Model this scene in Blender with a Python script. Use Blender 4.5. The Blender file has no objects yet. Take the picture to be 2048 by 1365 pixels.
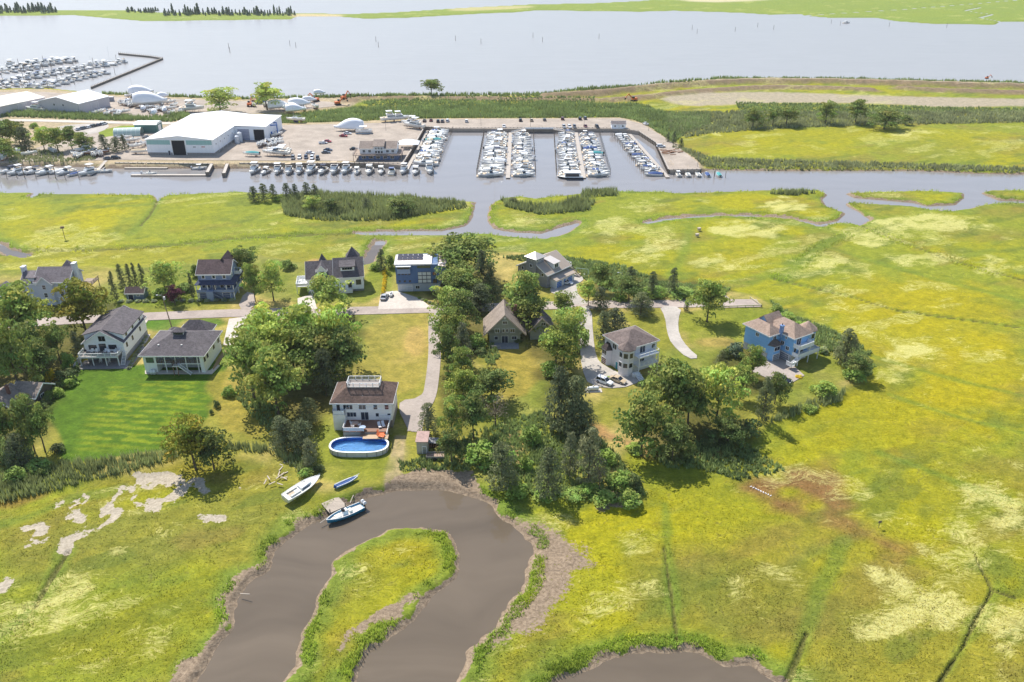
import bpy, bmesh, math, random
import numpy as np
from mathutils import Vector, Matrix
random.seed(7); RNG = np.random.default_rng(7)
S = bpy.context.scene; COL = S.collection
# ------------------------------------------------------------------ camera, sky, sun, exposure
CF, CT, CH = 1640., math.radians(26.9), 105.            # focal length in photo pixels, pitch, height
cam = bpy.data.cameras.new('camera'); cam.sensor_width = 36; cam.lens = CF*36/2048
cam.clip_start = 1; cam.clip_end = 20000
camo = bpy.data.objects.new('camera', cam); COL.objects.link(camo)
camo.location = (0, 0, CH); camo.rotation_euler = (math.pi/2-CT, 0, 0); S.camera = camo
SUN_AZ, SUN_EL = math.radians(-35), math.radians(52)
w = bpy.data.worlds.new('World'); S.world = w; w.use_nodes = True
sk = w.node_tree.nodes.new('ShaderNodeTexSky'); sk.sky_type = 'NISHITA'; sk.sun_disc = False
sk.sun_elevation = SUN_EL; sk.sun_rotation = SUN_AZ; sk.dust_density = .7; sk.air_density = 1.0
bg = w.node_tree.nodes['Background']; bg.inputs[1].default_value = 0.125
w.node_tree.links.new(sk.outputs[0], bg.inputs[0])
sl = bpy.data.lights.new('sun', 'SUN'); sl.energy = 4.3; sl.angle = math.radians(.5); sl.color = (1, .955, .88)
so = bpy.data.objects.new('sun', sl); COL.objects.link(so)
sd = Vector((math.sin(SUN_AZ)*math.cos(SUN_EL), math.cos(SUN_AZ)*math.cos(SUN_EL), math.sin(SUN_EL)))
so.rotation_euler = sd.to_track_quat('Z', 'Y').to_euler(); so.location = sd*200
S.view_settings.view_transform = 'Standard'; S.view_settings.look = 'None'
S.view_settings.exposure = 0.52; S.view_settings.gamma = 1; S.view_settings.use_curve_mapping = False

# ------------------------------------------------------------------ helpers
def P(px, py, z=0.):                                    # survey: photo pixel -> ground point at height z
    u = (px-1024)/CF; v = (py-682.5)/CF
    t = (z-CH)/(-math.sin(CT)-v*math.cos(CT))
    return u*t, (math.cos(CT)-v*math.sin(CT))*t
def proj(X, Y, Z=0.):
    z = Z-CH; d = Y*math.cos(CT)-z*math.sin(CT); up = Y*math.sin(CT)+z*math.cos(CT)
    return 1024+CF*X/d, 682.5-CF*up/d
def hgt(px, py, ty, z0=.8):
    X, Y = P(px, py, z0); lo, hi = 0, 60
    for _ in range(40):
        m = (lo+hi)/2
        if proj(X, Y, z0+m)[1] > ty: lo = m
        else: hi = m
    return lo
def ppm(py, z=0.): return math.cos(CT)*(py+150)/(CH-z)
def lin(r, g, b):
    f = lambda c: (c/255/12.92 if c <= 10 else ((c/255+.055)/1.055)**2.4)
    return (f(r), f(g), f(b))
def tag(o, label=None, cat=None, group=None, kind=None):
    if label: o['label'] = label
    if cat: o['category'] = cat
    if group: o['group'] = group
    if kind: o['kind'] = kind
    return o
def empty(name, loc, rz=0., label=None, cat=None, group=None):
    o = bpy.data.objects.new(name, None); COL.objects.link(o); o.location = loc; o.rotation_euler = (0, 0, rz)
    o.empty_display_size = .3
    return tag(o, label, cat, group)
def link(name, me, parent=None, loc=None):
    o = bpy.data.objects.new(name, me); COL.objects.link(o)
    if parent is not None: o.parent = parent
    if loc is not None: o.location = loc
    return o
def copy_tree(o, parent=None):
    c = o.copy(); COL.objects.link(c); c.parent = parent
    for ch in o.children: copy_tree(ch, c)
    return c
def np_mesh(name, V, Fc, m=None, attrs=None, smooth=False):
    """V (N,3); Fc (M,k) with constant k"""
    me = bpy.data.meshes.new(name); V = np.asarray(V, np.float32); Fc = np.asarray(Fc, np.int32)
    k = Fc.shape[1]; me.vertices.add(len(V)); me.vertices.foreach_set('co', V.ravel())
    me.loops.add(Fc.size); me.loops.foreach_set('vertex_index', Fc.ravel())
    me.polygons.add(len(Fc)); me.polygons.foreach_set('loop_start', np.arange(0, Fc.size, k, dtype=np.int32))
    me.polygons.foreach_set('loop_total', np.full(len(Fc), k, np.int32))
    me.polygons.foreach_set('use_smooth', np.full(len(Fc), smooth))
    for n, (ty, arr) in (attrs or {}).items():
        a = me.attributes.new(n, ty, 'POINT'); a.data.foreach_set('color' if ty == 'FLOAT_COLOR' else 'value', np.asarray(arr, np.float32).ravel())
    me.update(calc_edges=True)
    if m: me.materials.append(m)
    return me

# ------------------------------------------------------------------ materials
MATS = {}
def nodes(name):
    m = bpy.data.materials.new(name); m.use_nodes = True; nt = m.node_tree
    return m, nt, nt.nodes['Principled BSDF'], nt.nodes.new, nt.links.new
def ramp(nt, fac, stops):
    r = nt.nodes.new('ShaderNodeValToRGB'); e = r.color_ramp.elements
    while len(e) < len(stops): e.new(.5)
    for i, (p, c) in enumerate(stops):
        e[i].position = p; e[i].color = (c if len(c) == 4 else (*c, 1)) if hasattr(c, '__len__') else (c, c, c, 1)
    nt.links.new(fac, r.inputs[0]); return r.outputs[0]
def noise(nt, vec, scale, detail=3, rough=.55):
    n = nt.nodes.new('ShaderNodeTexNoise'); n.inputs['Scale'].default_value = scale; n.inputs['Detail'].default_value = detail
    n.inputs['Roughness'].default_value = rough; nt.links.new(vec, n.inputs['Vector']); return n.outputs['Fac']
def mixc(nt, fac, a, b, mode='MIX'):
    n = nt.nodes.new('ShaderNodeMix'); n.data_type = 'RGBA'; n.blend_type = mode
    for s, v in ((0, fac), (6, a), (7, b)):
        if hasattr(v, 'is_linked'): nt.links.new(v, n.inputs[s])
        else: n.inputs[s].default_value = v if s == 0 else (*v[:3], 1)
    return n.outputs[2]
def mth(nt, op, a, b=None, c=None):
    n = nt.nodes.new('ShaderNodeMath'); n.operation = op
    for i, v in enumerate((a, b, c)):
        if v is None: continue
        if hasattr(v, 'is_linked'): nt.links.new(v, n.inputs[i])
        else: n.inputs[i].default_value = v
    return n.outputs[0]
def M(name, rgb, rough=.6, var=.18, scale=1.5, bump=0., metal=0., fine=0., spec=.5, rand=0., linear=False):
    """painted / mineral surface with uneven colour; rgb as sRGB 0-255"""
    if name in MATS: return MATS[name]
    m, nt, b, N, L = nodes(name); c = rgb if linear else lin(*rgb)
    tc = N('ShaderNodeTexCoord').outputs['Object']
    n = noise(nt, tc, scale, 5)
    lo = tuple(x*(1-var) for x in c); hi = tuple(min(1, x*(1+var)) for x in c)
    col = ramp(nt, n, [(.3, lo), (.7, hi)])
    if fine:
        n2 = noise(nt, tc, scale*14, 3); col = mixc(nt, 1., col, ramp(nt, n2, [(.3, 1-fine), (.7, 1+fine*.3)]), 'MULTIPLY')
    if rand:
        oi = N('ShaderNodeObjectInfo'); col = mixc(nt, 1., col, ramp(nt, oi.outputs['Random'], [(0, 1-rand), (1, 1.)]), 'MULTIPLY')
    L(col, b.inputs['Base Color']); b.inputs['Roughness'].default_value = rough; b.inputs['Metallic'].default_value = metal
    b.inputs['Specular IOR Level'].default_value = spec
    if bump:
        bp = N('ShaderNodeBump'); bp.inputs['Strength'].default_value = bump; bp.inputs['Distance'].default_value = .05
        L(noise(nt, tc, scale*10, 4), bp.inputs['Height']); L(bp.outputs[0], b.inputs['Normal'])
    MATS[name] = m; return m
def siding(name, rgb, pitch=.18, var=.1, vertical=False, depth=.5):
    """lapped boards: fine relief and slight board-to-board tone"""
    if name in MATS: return MATS[name]
    m, nt, b, N, L = nodes(name); c = lin(*rgb)
    tc = N('ShaderNodeTexCoord').outputs['Object']; sx = N('ShaderNodeSeparateXYZ'); L(tc, sx.inputs[0])
    if vertical: co = mth(nt, 'ADD', sx.outputs[0], sx.outputs[1])
    else: co = sx.outputs[2]
    s = mth(nt, 'DIVIDE', co, pitch); fr = mth(nt, 'FRACT', s); fl = mth(nt, 'FLOOR', s)
    wn = N('ShaderNodeTexWhiteNoise'); wn.noise_dimensions = '1D'; L(fl, wn.inputs['W'])
    n = noise(nt, tc, .8, 5)
    v = mth(nt, 'ADD', mth(nt, 'MULTIPLY', wn.outputs[0], .5), mth(nt, 'MULTIPLY', n, .5))
    col = ramp(nt, v, [(.2, tuple(x*(1-var) for x in c)), (.8, tuple(min(1, x*(1+var)) for x in c))])
    L(col, b.inputs['Base Color']); b.inputs['Roughness'].default_value = .65
    bp = N('ShaderNodeBump'); bp.inputs['Strength'].default_value = depth; bp.inputs['Distance'].default_value = .03
    L(fr, bp.inputs['Height']); L(bp.outputs[0], b.inputs['Normal'])
    MATS[name] = m; return m
def shingles(name, rgb, var=.3, stain=.25):
    if name in MATS: return MATS[name]
    m, nt, b, N, L = nodes(name); c = lin(*rgb)
    tc = N('ShaderNodeTexCoord').outputs['Object']
    v = N('ShaderNodeTexVoronoi'); v.inputs['Scale'].default_value = 2.6; L(tc, v.inputs['Vector'])
    sp = N('ShaderNodeSeparateColor'); L(v.outputs['Color'], sp.inputs[0])
    col = ramp(nt, sp.outputs[0], [(0, tuple(x*(1-var) for x in c)), (1, tuple(x*(1+var) for x in c))])
    n = noise(nt, tc, .45, 5); col = mixc(nt, 1., col, ramp(nt, n, [(.3, 1-stain), (.7, 1.05)]), 'MULTIPLY')
    n2 = noise(nt, tc, 16, 2); col = mixc(nt, 1., col, ramp(nt, n2, [(.3, .8), (.7, 1.15)]), 'MULTIPLY')
    L(col, b.inputs['Base Color']); b.inputs['Roughness'].default_value = .85; b.inputs['Specular IOR Level'].default_value = .25
    bp = N('ShaderNodeBump'); bp.inputs['Strength'].default_value = .5; bp.inputs['Distance'].default_value = .04
    L(sp.outputs[0], bp.inputs['Height']); L(bp.outputs[0], b.inputs['Normal'])
    MATS[name] = m; return m
def glass(name='window_glass', rgb=(38, 46, 56), rough=.06):
    if name in MATS: return MATS[name]
    m, nt, b, N, L = nodes(name); oi = N('ShaderNodeObjectInfo')
    c = lin(*rgb); L(ramp(nt, oi.outputs['Random'], [(0, tuple(x*.5 for x in c)), (1, tuple(x*1.8 for x in c))]), b.inputs['Base Color'])
    b.inputs['Roughness'].default_value = rough; b.inputs['Specular IOR Level'].default_value = .8; MATS[name] = m; return m

# ------------------------------------------------------------------ mesh builder
class MB:
    def __init__(s): s.v = []; s.f = []
    def add(s, vs, fs):
        o = len(s.v); s.v += [tuple(v) for v in vs]; s.f += [tuple(i+o for i in f) for f in fs]; return s
    def box(s, x0, x1, y0, y1, z0, z1):
        return s.add([(x0,y0,z0),(x1,y0,z0),(x1,y1,z0),(x0,y1,z0),(x0,y0,z1),(x1,y0,z1),(x1,y1,z1),(x0,y1,z1)],
                     [(3,2,1,0),(4,5,6,7),(0,1,5,4),(1,2,6,5),(2,3,7,6),(3,0,4,7)])
    def prism(s, pts, vec):
        n = len(pts); v = Vector(vec); a = [Vector(p) for p in pts]; b = [p+v for p in a]
        return s.add(a+b, [tuple(range(n))[::-1], tuple(range(n, 2*n))]+[(i, (i+1) % n, n+(i+1) % n, n+i) for i in range(n)])
    def cyl(s, p0, p1, r0, r1=None, n=8, cap=True):
        r1 = r0 if r1 is None else r1; p0 = Vector(p0); p1 = Vector(p1); d = (p1-p0)
        if d.length < 1e-6: return s
        q = d.to_track_quat('Z', 'Y'); ring = lambda p, r: [p+q@Vector((math.cos(2*math.pi*i/n)*r, math.sin(2*math.pi*i/n)*r, 0)) for i in range(n)]
        fs = [(i, (i+1) % n, n+(i+1) % n, n+i) for i in range(n)]
        if cap: fs += [tuple(range(n))[::-1], tuple(range(n, 2*n))]
        return s.add(ring(p0, r0)+ring(p1, r1), fs)
    def loft(s, rings, close=True, cap=True):
        n = len(rings[0]); vs = [v for r in rings for v in r]; fs = []
        for k in range(len(rings)-1):
            for i in range(n if close else n-1):
                j = (i+1) % n; fs.append((k*n+i, k*n+j, (k+1)*n+j, (k+1)*n+i))
        if cap: fs += [tuple(range(n))[::-1], tuple(range((len(rings)-1)*n, len(rings)*n))]
        return s.add(vs, fs)
    def beam(s, p0, p1, w, h):
        p0 = Vector(p0); p1 = Vector(p1); d = (p1-p0).normalized(); up = Vector((0,0,1))
        if abs(d.z) > .98: up = Vector((0,1,0))
        sd_ = d.cross(up).normalized()*w/2; u = sd_.cross(d).normalized()*h/2
        r = lambda p: [p-sd_-u, p+sd_-u, p+sd_+u, p-sd_+u]
        return s.loft([r(p0), r(p1)])
    def mesh(s, name, m=None, smooth=False, bevel=0.):
        me = bpy.data.meshes.new(name); me.from_pydata(s.v, [], s.f)
        bm = bmesh.new(); bm.from_mesh(me); bmesh.ops.recalc_face_normals(bm, faces=bm.faces)
        if bevel: bmesh.ops.bevel(bm, geom=[e for e in bm.edges if e.calc_face_angle(0) > .5], offset=bevel, segments=1, affect='EDGES', clamp_overlap=True)
        bm.to_mesh(me); bm.free()
        if smooth: me.polygons.foreach_set('use_smooth', [True]*len(me.polygons))
        me.update()
        if m: me.materials.append(m)
        return me
    def build(s, name, m, parent=None, smooth=False, bevel=0., loc=None): return link(name, s.mesh(name, m, smooth, bevel), parent, loc)

# ------------------------------------------------------------------ noise fields and polygons (numpy)
class VN:
    def __init__(s, seed): s.t = np.random.default_rng(seed).random((256, 256)).astype(np.float32)
    def __call__(s, x, y):
        xi = np.floor(x).astype(np.int64); yi = np.floor(y).astype(np.int64); fx = x-xi; fy = y-yi
        fx = fx*fx*(3-2*fx); fy = fy*fy*(3-2*fy); t = s.t
        a = t[xi & 255, yi & 255]; b = t[(xi+1) & 255, yi & 255]; c = t[xi & 255, (yi+1) & 255]; d = t[(xi+1) & 255, (yi+1) & 255]
        return (a*(1-fx)+b*fx)*(1-fy)+(c*(1-fx)+d*fx)*fy
_vn = [VN(i) for i in range(12)]
def fbm(X, Y, size, k=0, octv=3):
    r = 0; a = 1; t = 0; f = 1/size
    for o in range(octv): r = r+a*_vn[(k+o) % 12](X*f+o*17.3+k*5.1, Y*f-o*9.7); t += a; a *= .5; f *= 2.1
    return r/t
def sstep(a, b, x): t = np.clip((x-a)/(b-a), 0, 1); return t*t*(3-2*t)
def wpoly(px, z=0.): return np.array([P(x, y, z) for x, y in px])
def sdf(poly, X, Y, margin=12., closed=True):
    """signed distance in metres (negative inside); beyond margin just returns margin"""
    poly = np.asarray(poly); out = np.full(X.shape, margin, np.float32)
    x0, y0 = poly.min(0)-margin; x1, y1 = poly.max(0)+margin
    m = (X > x0) & (X < x1) & (Y > y0) & (Y < y1)
    x = X[m]; y = Y[m]; d2 = np.full(x.shape, 1e12); ins = np.zeros(x.shape, bool); n = len(poly)
    for i in range(n if closed else n-1):
        ax, ay = poly[i]; bx, by = poly[(i+1) % n]; ex, ey = bx-ax, by-ay; L2 = ex*ex+ey*ey+1e-9
        t = np.clip(((x-ax)*ex+(y-ay)*ey)/L2, 0, 1); d2 = np.minimum(d2, (x-ax-t*ex)**2+(y-ay-t*ey)**2)
        if closed and ay != by: ins ^= ((ay > y) != (by > y)) & (x < (bx-ax)*(y-ay)/(by-ay)+ax)
    d = np.sqrt(d2)
    if closed: d = np.where(ins, -d, np.minimum(d, margin))
    else: d = np.minimum(d, margin)
    out[m] = d; return out
def chaikin(pts, closed=True, it=2):
    pts = np.asarray(pts, float)
    for _ in range(it):
        a = pts; b = np.roll(pts, -1, 0)
        if not closed: a = pts[:-1]; b = pts[1:]
        q = np.empty((2*len(a), 2)); q[0::2] = a*.75+b*.25; q[1::2] = a*.25+b*.75
        if not closed: q = np.vstack([pts[:1], q, pts[-1:]])
        pts = q
    return pts
# ================================================================== TERRAIN
WL = -0.8                                                # low-tide water level
CX = np.arange(-420, 2470, 3.4); CY = np.concatenate([np.arange(-118, 0, 5), np.arange(0, 420, 1.5), np.arange(420, 1620, 3.)])
GX, GY = np.meshgrid(CX, CY)
def Pv(px, py, z=0.):
    u = (px-1024)/CF; v = (py-682.5)/CF; t = (z-CH)/(-math.sin(CT)-v*math.cos(CT))
    return u*t, (math.cos(CT)-v*math.sin(CT))*t
TX, TY = Pv(GX, GY)
# ---- water outlines (traced from the survey photo)
CREEK = [(300,1620),(400,1365),(420,1325),(451,1284),(470,1263),(473,1239),(478,1212),(489,1191),(509,1157),(533,1147),(547,1120),(550,1102),(581,1075),(615,1055),(642,1041),(665,1030),(690,1012),(726,1001),(764,989),(805,984),(856,984),(901,987),(928,994),(959,1001),(990,1016),(1007,1037),(1024,1055),(1044,1076),(1061,1092),(1054,1116),(1048,1137),(1048,1178),(1020,1198),(1003,1226),(959,1277),(928,1297),(921,1328),(901,1365),(800,1620),
 (600,1620),(716,1365),(726,1338),(750,1304),(788,1270),(812,1253),(853,1222),(877,1191),(908,1164),(921,1133),(920,1103),(904,1075),(884,1058),(832,1055),(778,1058),(764,1068),(713,1089),(679,1106),(665,1126),(655,1157),(631,1191),(625,1219),(615,1246),(595,1263),(591,1301),(578,1335),(560,1365),(450,1620)]
POND = [(1080,1620),(1100,1380),(1130,1352),(1195,1328),(1248,1312),(1271,1307),(1357,1305),(1385,1307),(1424,1320),(1459,1338),(1498,1332),(1521,1346),(1553,1365),(1620,1440),(1640,1620)]
RIVER = [(-420,331),(0,333),(130,334),(230,338),(430,338),(478,338),(700,336),(804,337),(850,259),(905,263),(1240,263),(1275,269),(1310,291),(1335,346),(1403,346),(1420,341),(1567,343),(1703,343),(1837,343),(1946,348),(2048,350),(2470,352),
 (2470,404),(2048,407),(1973,409),(1936,419),(1908,423),(1861,421),(1826,414),(1693,406),(1690,411),(1717,424),(1738,441),(1719,450),(1676,446),(1642,454),(1640,450),(1676,443),(1693,428),(1655,414),(1645,400),(1657,390),(1638,383),(1570,380),(1485,384),(1348,388),(1329,385),(1193,384),(1148,390),(1100,395),(1073,399),(1042,394),(1008,397),(988,404),(977,414),(974,438),(981,458),(1022,465),(1083,468),(1135,453),(1158,446),(1160,450),(1135,465),(1090,479),(1039,476),(981,469),(834,472),(731,470),(714,466),(800,464),(885,462),(936,453),(947,431),(953,411),(953,405),(834,396),(680,388),(560,390),(478,385),(342,391),(322,396),(316,402),(312,396),(308,391),(78,389),(66,397),(60,396),(68,387),(0,387),(-420,388)]
ISL1 = [(1685,387),(1758,385),(1861,383),(1929,387),(1932,395),(1912,411),(1854,414),(1826,407),(1775,402),(1707,397)]
ISL2 = [(1960,387),(1980,382),(2048,382),(2200,384),(2200,403),(2048,404),(1997,402)]
BAY = [(-420,176),(0,179),(90,177),(205,188),(300,192),(403,196),(478,200),(700,195),(844,192),(1083,190),(1158,180),(1380,170),(1433,159),(1621,159),(1861,164),(2048,168),(2470,178),
 (2470,44),(2048,44),(2000,44),(1990,50),(1861,48),(1792,43),(1751,36),(1656,36),(1608,32),(1604,29),(1539,30),(1478,26),(1348,22),(1282,24),(1193,23),(1076,21),(1022,26),(977,27),(851,34),(817,36),(731,38),(680,34),(595,33),(581,39),(444,41),(290,43),(205,36),(150,31),(0,32),(-420,34)]
SEA = [(-420,-130),(-420,22),(0,22),(253,21),(325,26),(595,27),(700,29),(800,25),(919,17),(1056,10),(1193,7),(1278,3),(1340,-3),(1500,-8),(1700,-12),(2470,-16),(2470,-130)]
DWATER = np.full(TX.shape, 12., np.float32)
def wline(px, width):                                    # narrow channel of given width in metres
    return sdf(wpoly(px, WL), TX, TY, closed=False)-width/2
for p in (CREEK, POND): DWATER = np.minimum(DWATER, sdf(chaikin(wpoly(p, WL), it=1), TX, TY))
riv = sdf(wpoly(RIVER, WL), TX, TY)
for p in (ISL1, ISL2):
    s_ = sdf(wpoly(p, WL), TX, TY); riv = np.maximum(riv, -np.where(s_ < 11.9, s_, 12))
DWATER = np.minimum(DWATER, riv)
for p in (BAY, SEA): DWATER = np.minimum(DWATER, sdf(wpoly(p, WL), TX, TY, 30.))
DITCH = [([(1642,453),(1587,438),(1505,433),(1430,432),(1330,440),(1292,447)], 1.6), ([(762,486),(745,506),(735,526)], 3.2),

 ([(-60,470),(20,505),(52,512)], 3.), ([(1608,32),(1700,26),(1800,20),(1950,8),(2100,-5)], 4.), ([(2000,44),(1960,36),(1985,30),(1930,22),(1960,16)], 4.)]
for p, wd in DITCH: DWATER = np.minimum(DWATER, np.maximum(wline(p, wd), -wd))
# ---- ragged shores
nz = fbm(TX, TY, 3., 0); nzb = fbm(TX, TY, 11., 3); near = sstep(420, 260, TY)
DW = DWATER+((nz-.5)*1.6+(nzb-.5)*1.6)*near*sstep(12, 8, np.abs(DWATER))
# ---- upland and other height
UPL = [(-420,545),(0,548),(180,532),(250,545),(420,505),(560,520),(600,532),(700,532),(730,540),(790,505),(900,495),(1010,505),(1130,520),(1200,560),(1300,572),(1450,585),(1525,598),(1560,640),(1650,660),(1720,700),(1740,750),(1660,800),(1560,830),(1500,880),(1430,930),(1300,900),(1225,905),(1285,985),(1270,1015),(1200,1005),(1000,985),(960,955),(800,962),(720,982),(655,995),(600,985),(560,930),(400,915),(300,945),(100,975),(0,995),(-420,1060)]
MAR = [(-420,332),(200,330),(236,337),(700,335),(803,336),(849,257),(905,261),(1242,261),(1277,267),(1312,290),(1337,345),(1405,345),(1398,325),(1340,280),(1280,245),(1240,238),(840,240),(700,246),(560,250),(540,232),(700,214),(720,196),(480,202),(205,191),(90,180),(0,182),(-420,180)]
dU = sdf(chaikin(wpoly(UPL)), TX, TY, 10.); dM = sdf(wpoly(MAR), TX, TY, 10.)
hum = (fbm(TX, TY, 1.7, 5)-.5)*.16*sstep(500, 150, TY)+(fbm(TX, TY, 9, 2)-.5)*.14
TZ = hum*sstep(3., 0., -dU+3)                            # hummocky marsh, smooth lots
up = sstep(3.5, -1.5, dU); TZ = TZ*(1-up)+.8*up
mu = sstep(1.5, -1.0, dM); TZ = TZ*(1-mu)+1.0*mu
bank = sstep(0, 1.9, DW); TZ = np.where(DW < 6, (WL-.05)+(TZ-(WL-.05))*bank, TZ)
TZ = np.where(DW < 0, WL-.05+np.maximum(DW*.35, -1.6), TZ)
CUT = np.zeros(TX.shape, np.float32)
for p, wd in [([(1612,1268),(1594,1318),(1573,1370),(1530,1470)], .7), ([(1985,1180),(1955,1235),(1928,1290),(1880,1365),(1840,1450)], .3), ([(135,1105),(100,1160),(70,1215)], .6), ([(1328,1095),(1345,1200),(1357,1300)], .25), ([(1950,1110),(1985,1180),(2030,1195)], .25), ([(0,511),(60,500),(200,500),(330,492),(450,478),(600,470),(714,466)], 1.3), ([(1550,558),(1690,590),(1800,622),(1950,642),(2150,670)], .5), ([(1719,450),(1900,520),(2048,560),(2300,620)], .7), ([(318,396),(300,430),(280,452)], .7)]:
    CUT = np.maximum(CUT, sstep(wd*1.1, wd*.35, sdf(wpoly(p), TX, TY, closed=False)+(nz-.5)*.8))
TZ = TZ-CUT*.5
# containment berms of the dredge site
BERM = [([(1090,196),(1200,189),(1300,178),(1390,170),(1500,165),(1620,165),(1760,168),(1900,172),(2100,177),(2470,185)], 7, 3.), ([(1200,203),(1290,196),(1340,189),(1420,182),(1520,176),(1640,177),(1740,181)], 6, 1.8), ([(1800,178),(1900,183),(2060,187),(2470,196)], 6, 2.0), ([(690,206),(720,199),(780,197),(1000,199),(1190,201)], 5, 1.6)]
dB = np.full(TX.shape, 12., np.float32)
for p, wd, hh in BERM:
    d = sdf(wpoly(p), TX, TY, closed=False, margin=14); dB = np.minimum(dB, d-wd*.6); TZ = np.where(d < wd+3, np.maximum(TZ, hh*sstep(wd, wd*.25, d+(nzb-.5)*3)), TZ)
# ---- ground cover colours (albedo)
C = lambda *a: np.array(lin(*a), np.float32)
def mixn(a, b, t): return a*(1-t[..., None])+b*t[..., None]
yel, lime, gre, oli = C(156,150,28), C(135,141,46), C(112,128,50), C(132,124,58)
n60 = fbm(TX, TY, 55, 1, 3); n20 = fbm(TX, TY, 18, 4, 3); n6 = fbm(TX, TY, 6, 7, 2)
# drift along the wind: stretched field
ca, sa = math.cos(.45), math.sin(.45); RX = TX*ca+TY*sa; RY = -TX*sa+TY*ca
st = fbm(RX/3.2, RY, 5.5, 6, 3)
t1 = sstep(.40, .62, n60*.6+n20*.4); cov = mixn(np.broadcast_to(lime, TX.shape+(3,)), np.broadcast_to(yel, TX.shape+(3,)), t1)
cov = mixn(cov, np.broadcast_to(gre, cov.shape), sstep(.52, .72, n20*.55+st*.45)*.75)
cov = mixn(cov, np.broadcast_to(oli, cov.shape), sstep(.55, .75, fbm(TX, TY, 30, 9, 3))*.55)
def paint(px, rgb, soft=2., amt=1., rag=2.):
    global cov
    d = sdf(chaikin(wpoly(px), it=1), TX, TY, 14)+(n6-.5)*rag*2
    t = sstep(soft, -soft, d)*amt; cov = mixn(cov, np.broadcast_to(C(*rgb), cov.shape), t); return t
def ell(cx, cy, rx, ry): return [(cx+rx*math.cos(a), cy+ry*math.sin(a)) for a in np.linspace(0, 2*math.pi, 14)[:-1]]
cov = mixn(cov, np.broadcast_to(C(134,114,62), cov.shape), sstep(.56, .74, fbm(RX/2, RY, 8, 10, 3))*.42)
cov = mixn(cov, np.broadcast_to(C(98,112,46), cov.shape), sstep(.58, .72, fbm(RX/2.5, RY, 6, 2, 3))*.6)
# large tonal regions of the marsh
for e, c, a in [(ell(1830,640,190,90),(178,172,14),.8),(ell(1760,830,210,70),(166,166,18),.8),(ell(1950,760,120,80),(184,176,12),.8),(ell(1500,1010,130,60),(138,148,28),.8),(ell(1440,1020,70,30),(168,172,20),.8),(ell(1560,1230,240,100),(120,128,44),.6),
  (ell(1330,1230,60,120),(112,132,36),.7),(ell(60,440,50,40),(176,178,20),.8),(ell(190,440,50,28),(184,182,14),.8),(ell(370,430,70,40),(156,166,24),.7),(ell(430,520,260,18),(150,152,36),.7),(ell(640,500,130,18),(150,154,36),.7),
  (ell(1480,520,40,20),(172,168,20),.8),(ell(1230,520,80,25),(160,164,30),.7),(ell(1700,270,320,14),(168,172,20),.9),(ell(1560,300,180,14),(166,170,20),.9),(ell(1900,300,160,20),(150,158,34),.7),(ell(220,1290,180,60),(148,150,22),.7),(ell(330,1220,120,60),(140,150,26),.7),(ell(60,1100,80,60),(138,140,44),.5),
  (ell(830,1110,50,40),(166,160,16),.9),(ell(720,1180,50,30),(140,150,36),.6),(ell(640,1300,40,50),(150,150,20),.7),(ell(1620,450,40,12),(140,150,36),.6),(ell(1020,1330,100,40),(134,140,40),.6),(ell(1900,960,140,50),(140,146,34),.6)]:
    paint(e, tuple(int(v*k+q) for v, k, q in zip(c, (.9,.86,.86), (4,3,14))), 7, a*.78, 10)
# ditch-side bands of tall green grass across the marsh
for p, wd in [([(1719,450),(1900,520),(2048,560),(2300,620)],3),([(1690,470),(1640,495),(1560,555)],9),([(1640,490),(1720,515),(1850,552),(2048,604),(2300,670)],4),([(1550,558),(1690,590),(1800,622),(1950,642),(2150,670)],3),([(1630,650),(1750,715),(1900,757),(2100,805)],2.5),([(1780,790),(1900,830),(2100,880)],2.5),([(1760,905),(1900,960),(2100,1030)],3.5),
   ([(1690,1080),(1640,1180),(1612,1268),(1560,1400)],4),([(2000,1170),(1928,1290),(1860,1400)],3),([(130,1100),(90,1190),(20,1260),(-50,1320)],4),([(318,400),(300,430),(262,468)],5),([(240,980),(140,1000),(40,1040),(-80,1070)],4),([(1330,1010),(1335,1100),(1345,1200),(1357,1300)],3),([(1290,447),(1400,434),(1500,436),(1640,456)],5),([(0,505),(330,490),(600,468)],6),([(1380,455),(1370,500),(1340,560)],6)]:
    d = sdf(wpoly(p), TX, TY, closed=False)+(n6-.5)*2; cov = mixn(cov, np.broadcast_to(C(108,128,48), cov.shape), sstep(wd*.6, wd*.1, d)*.6)
# tall grass along every shore
tall = sstep(6.5, 2.5, DW+(n6-.5)*4)*near; cov = mixn(cov, np.broadcast_to(C(108,130,54), cov.shape), tall*.7)
paint([(1480,945),(1560,942),(1620,930),(1720,960),(1700,1020),(1740,1060),(1840,1105),(1800,1125),(1700,1065),(1600,1012),(1520,985)], (132,98,64), 4, .95, 6)
paint(ell(1585,985,26,11), (150,148,30), 1.5, .9, 2)
paint([(60,975),(110,965),(100,990),(0,1020),(-60,1030),(-60,1015)], (132,104,52), 2, .8)
far_m = sstep(700, 900, TY); cov = mixn(cov, np.broadcast_to(C(128,146,62), cov.shape), far_m*.8)
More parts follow.
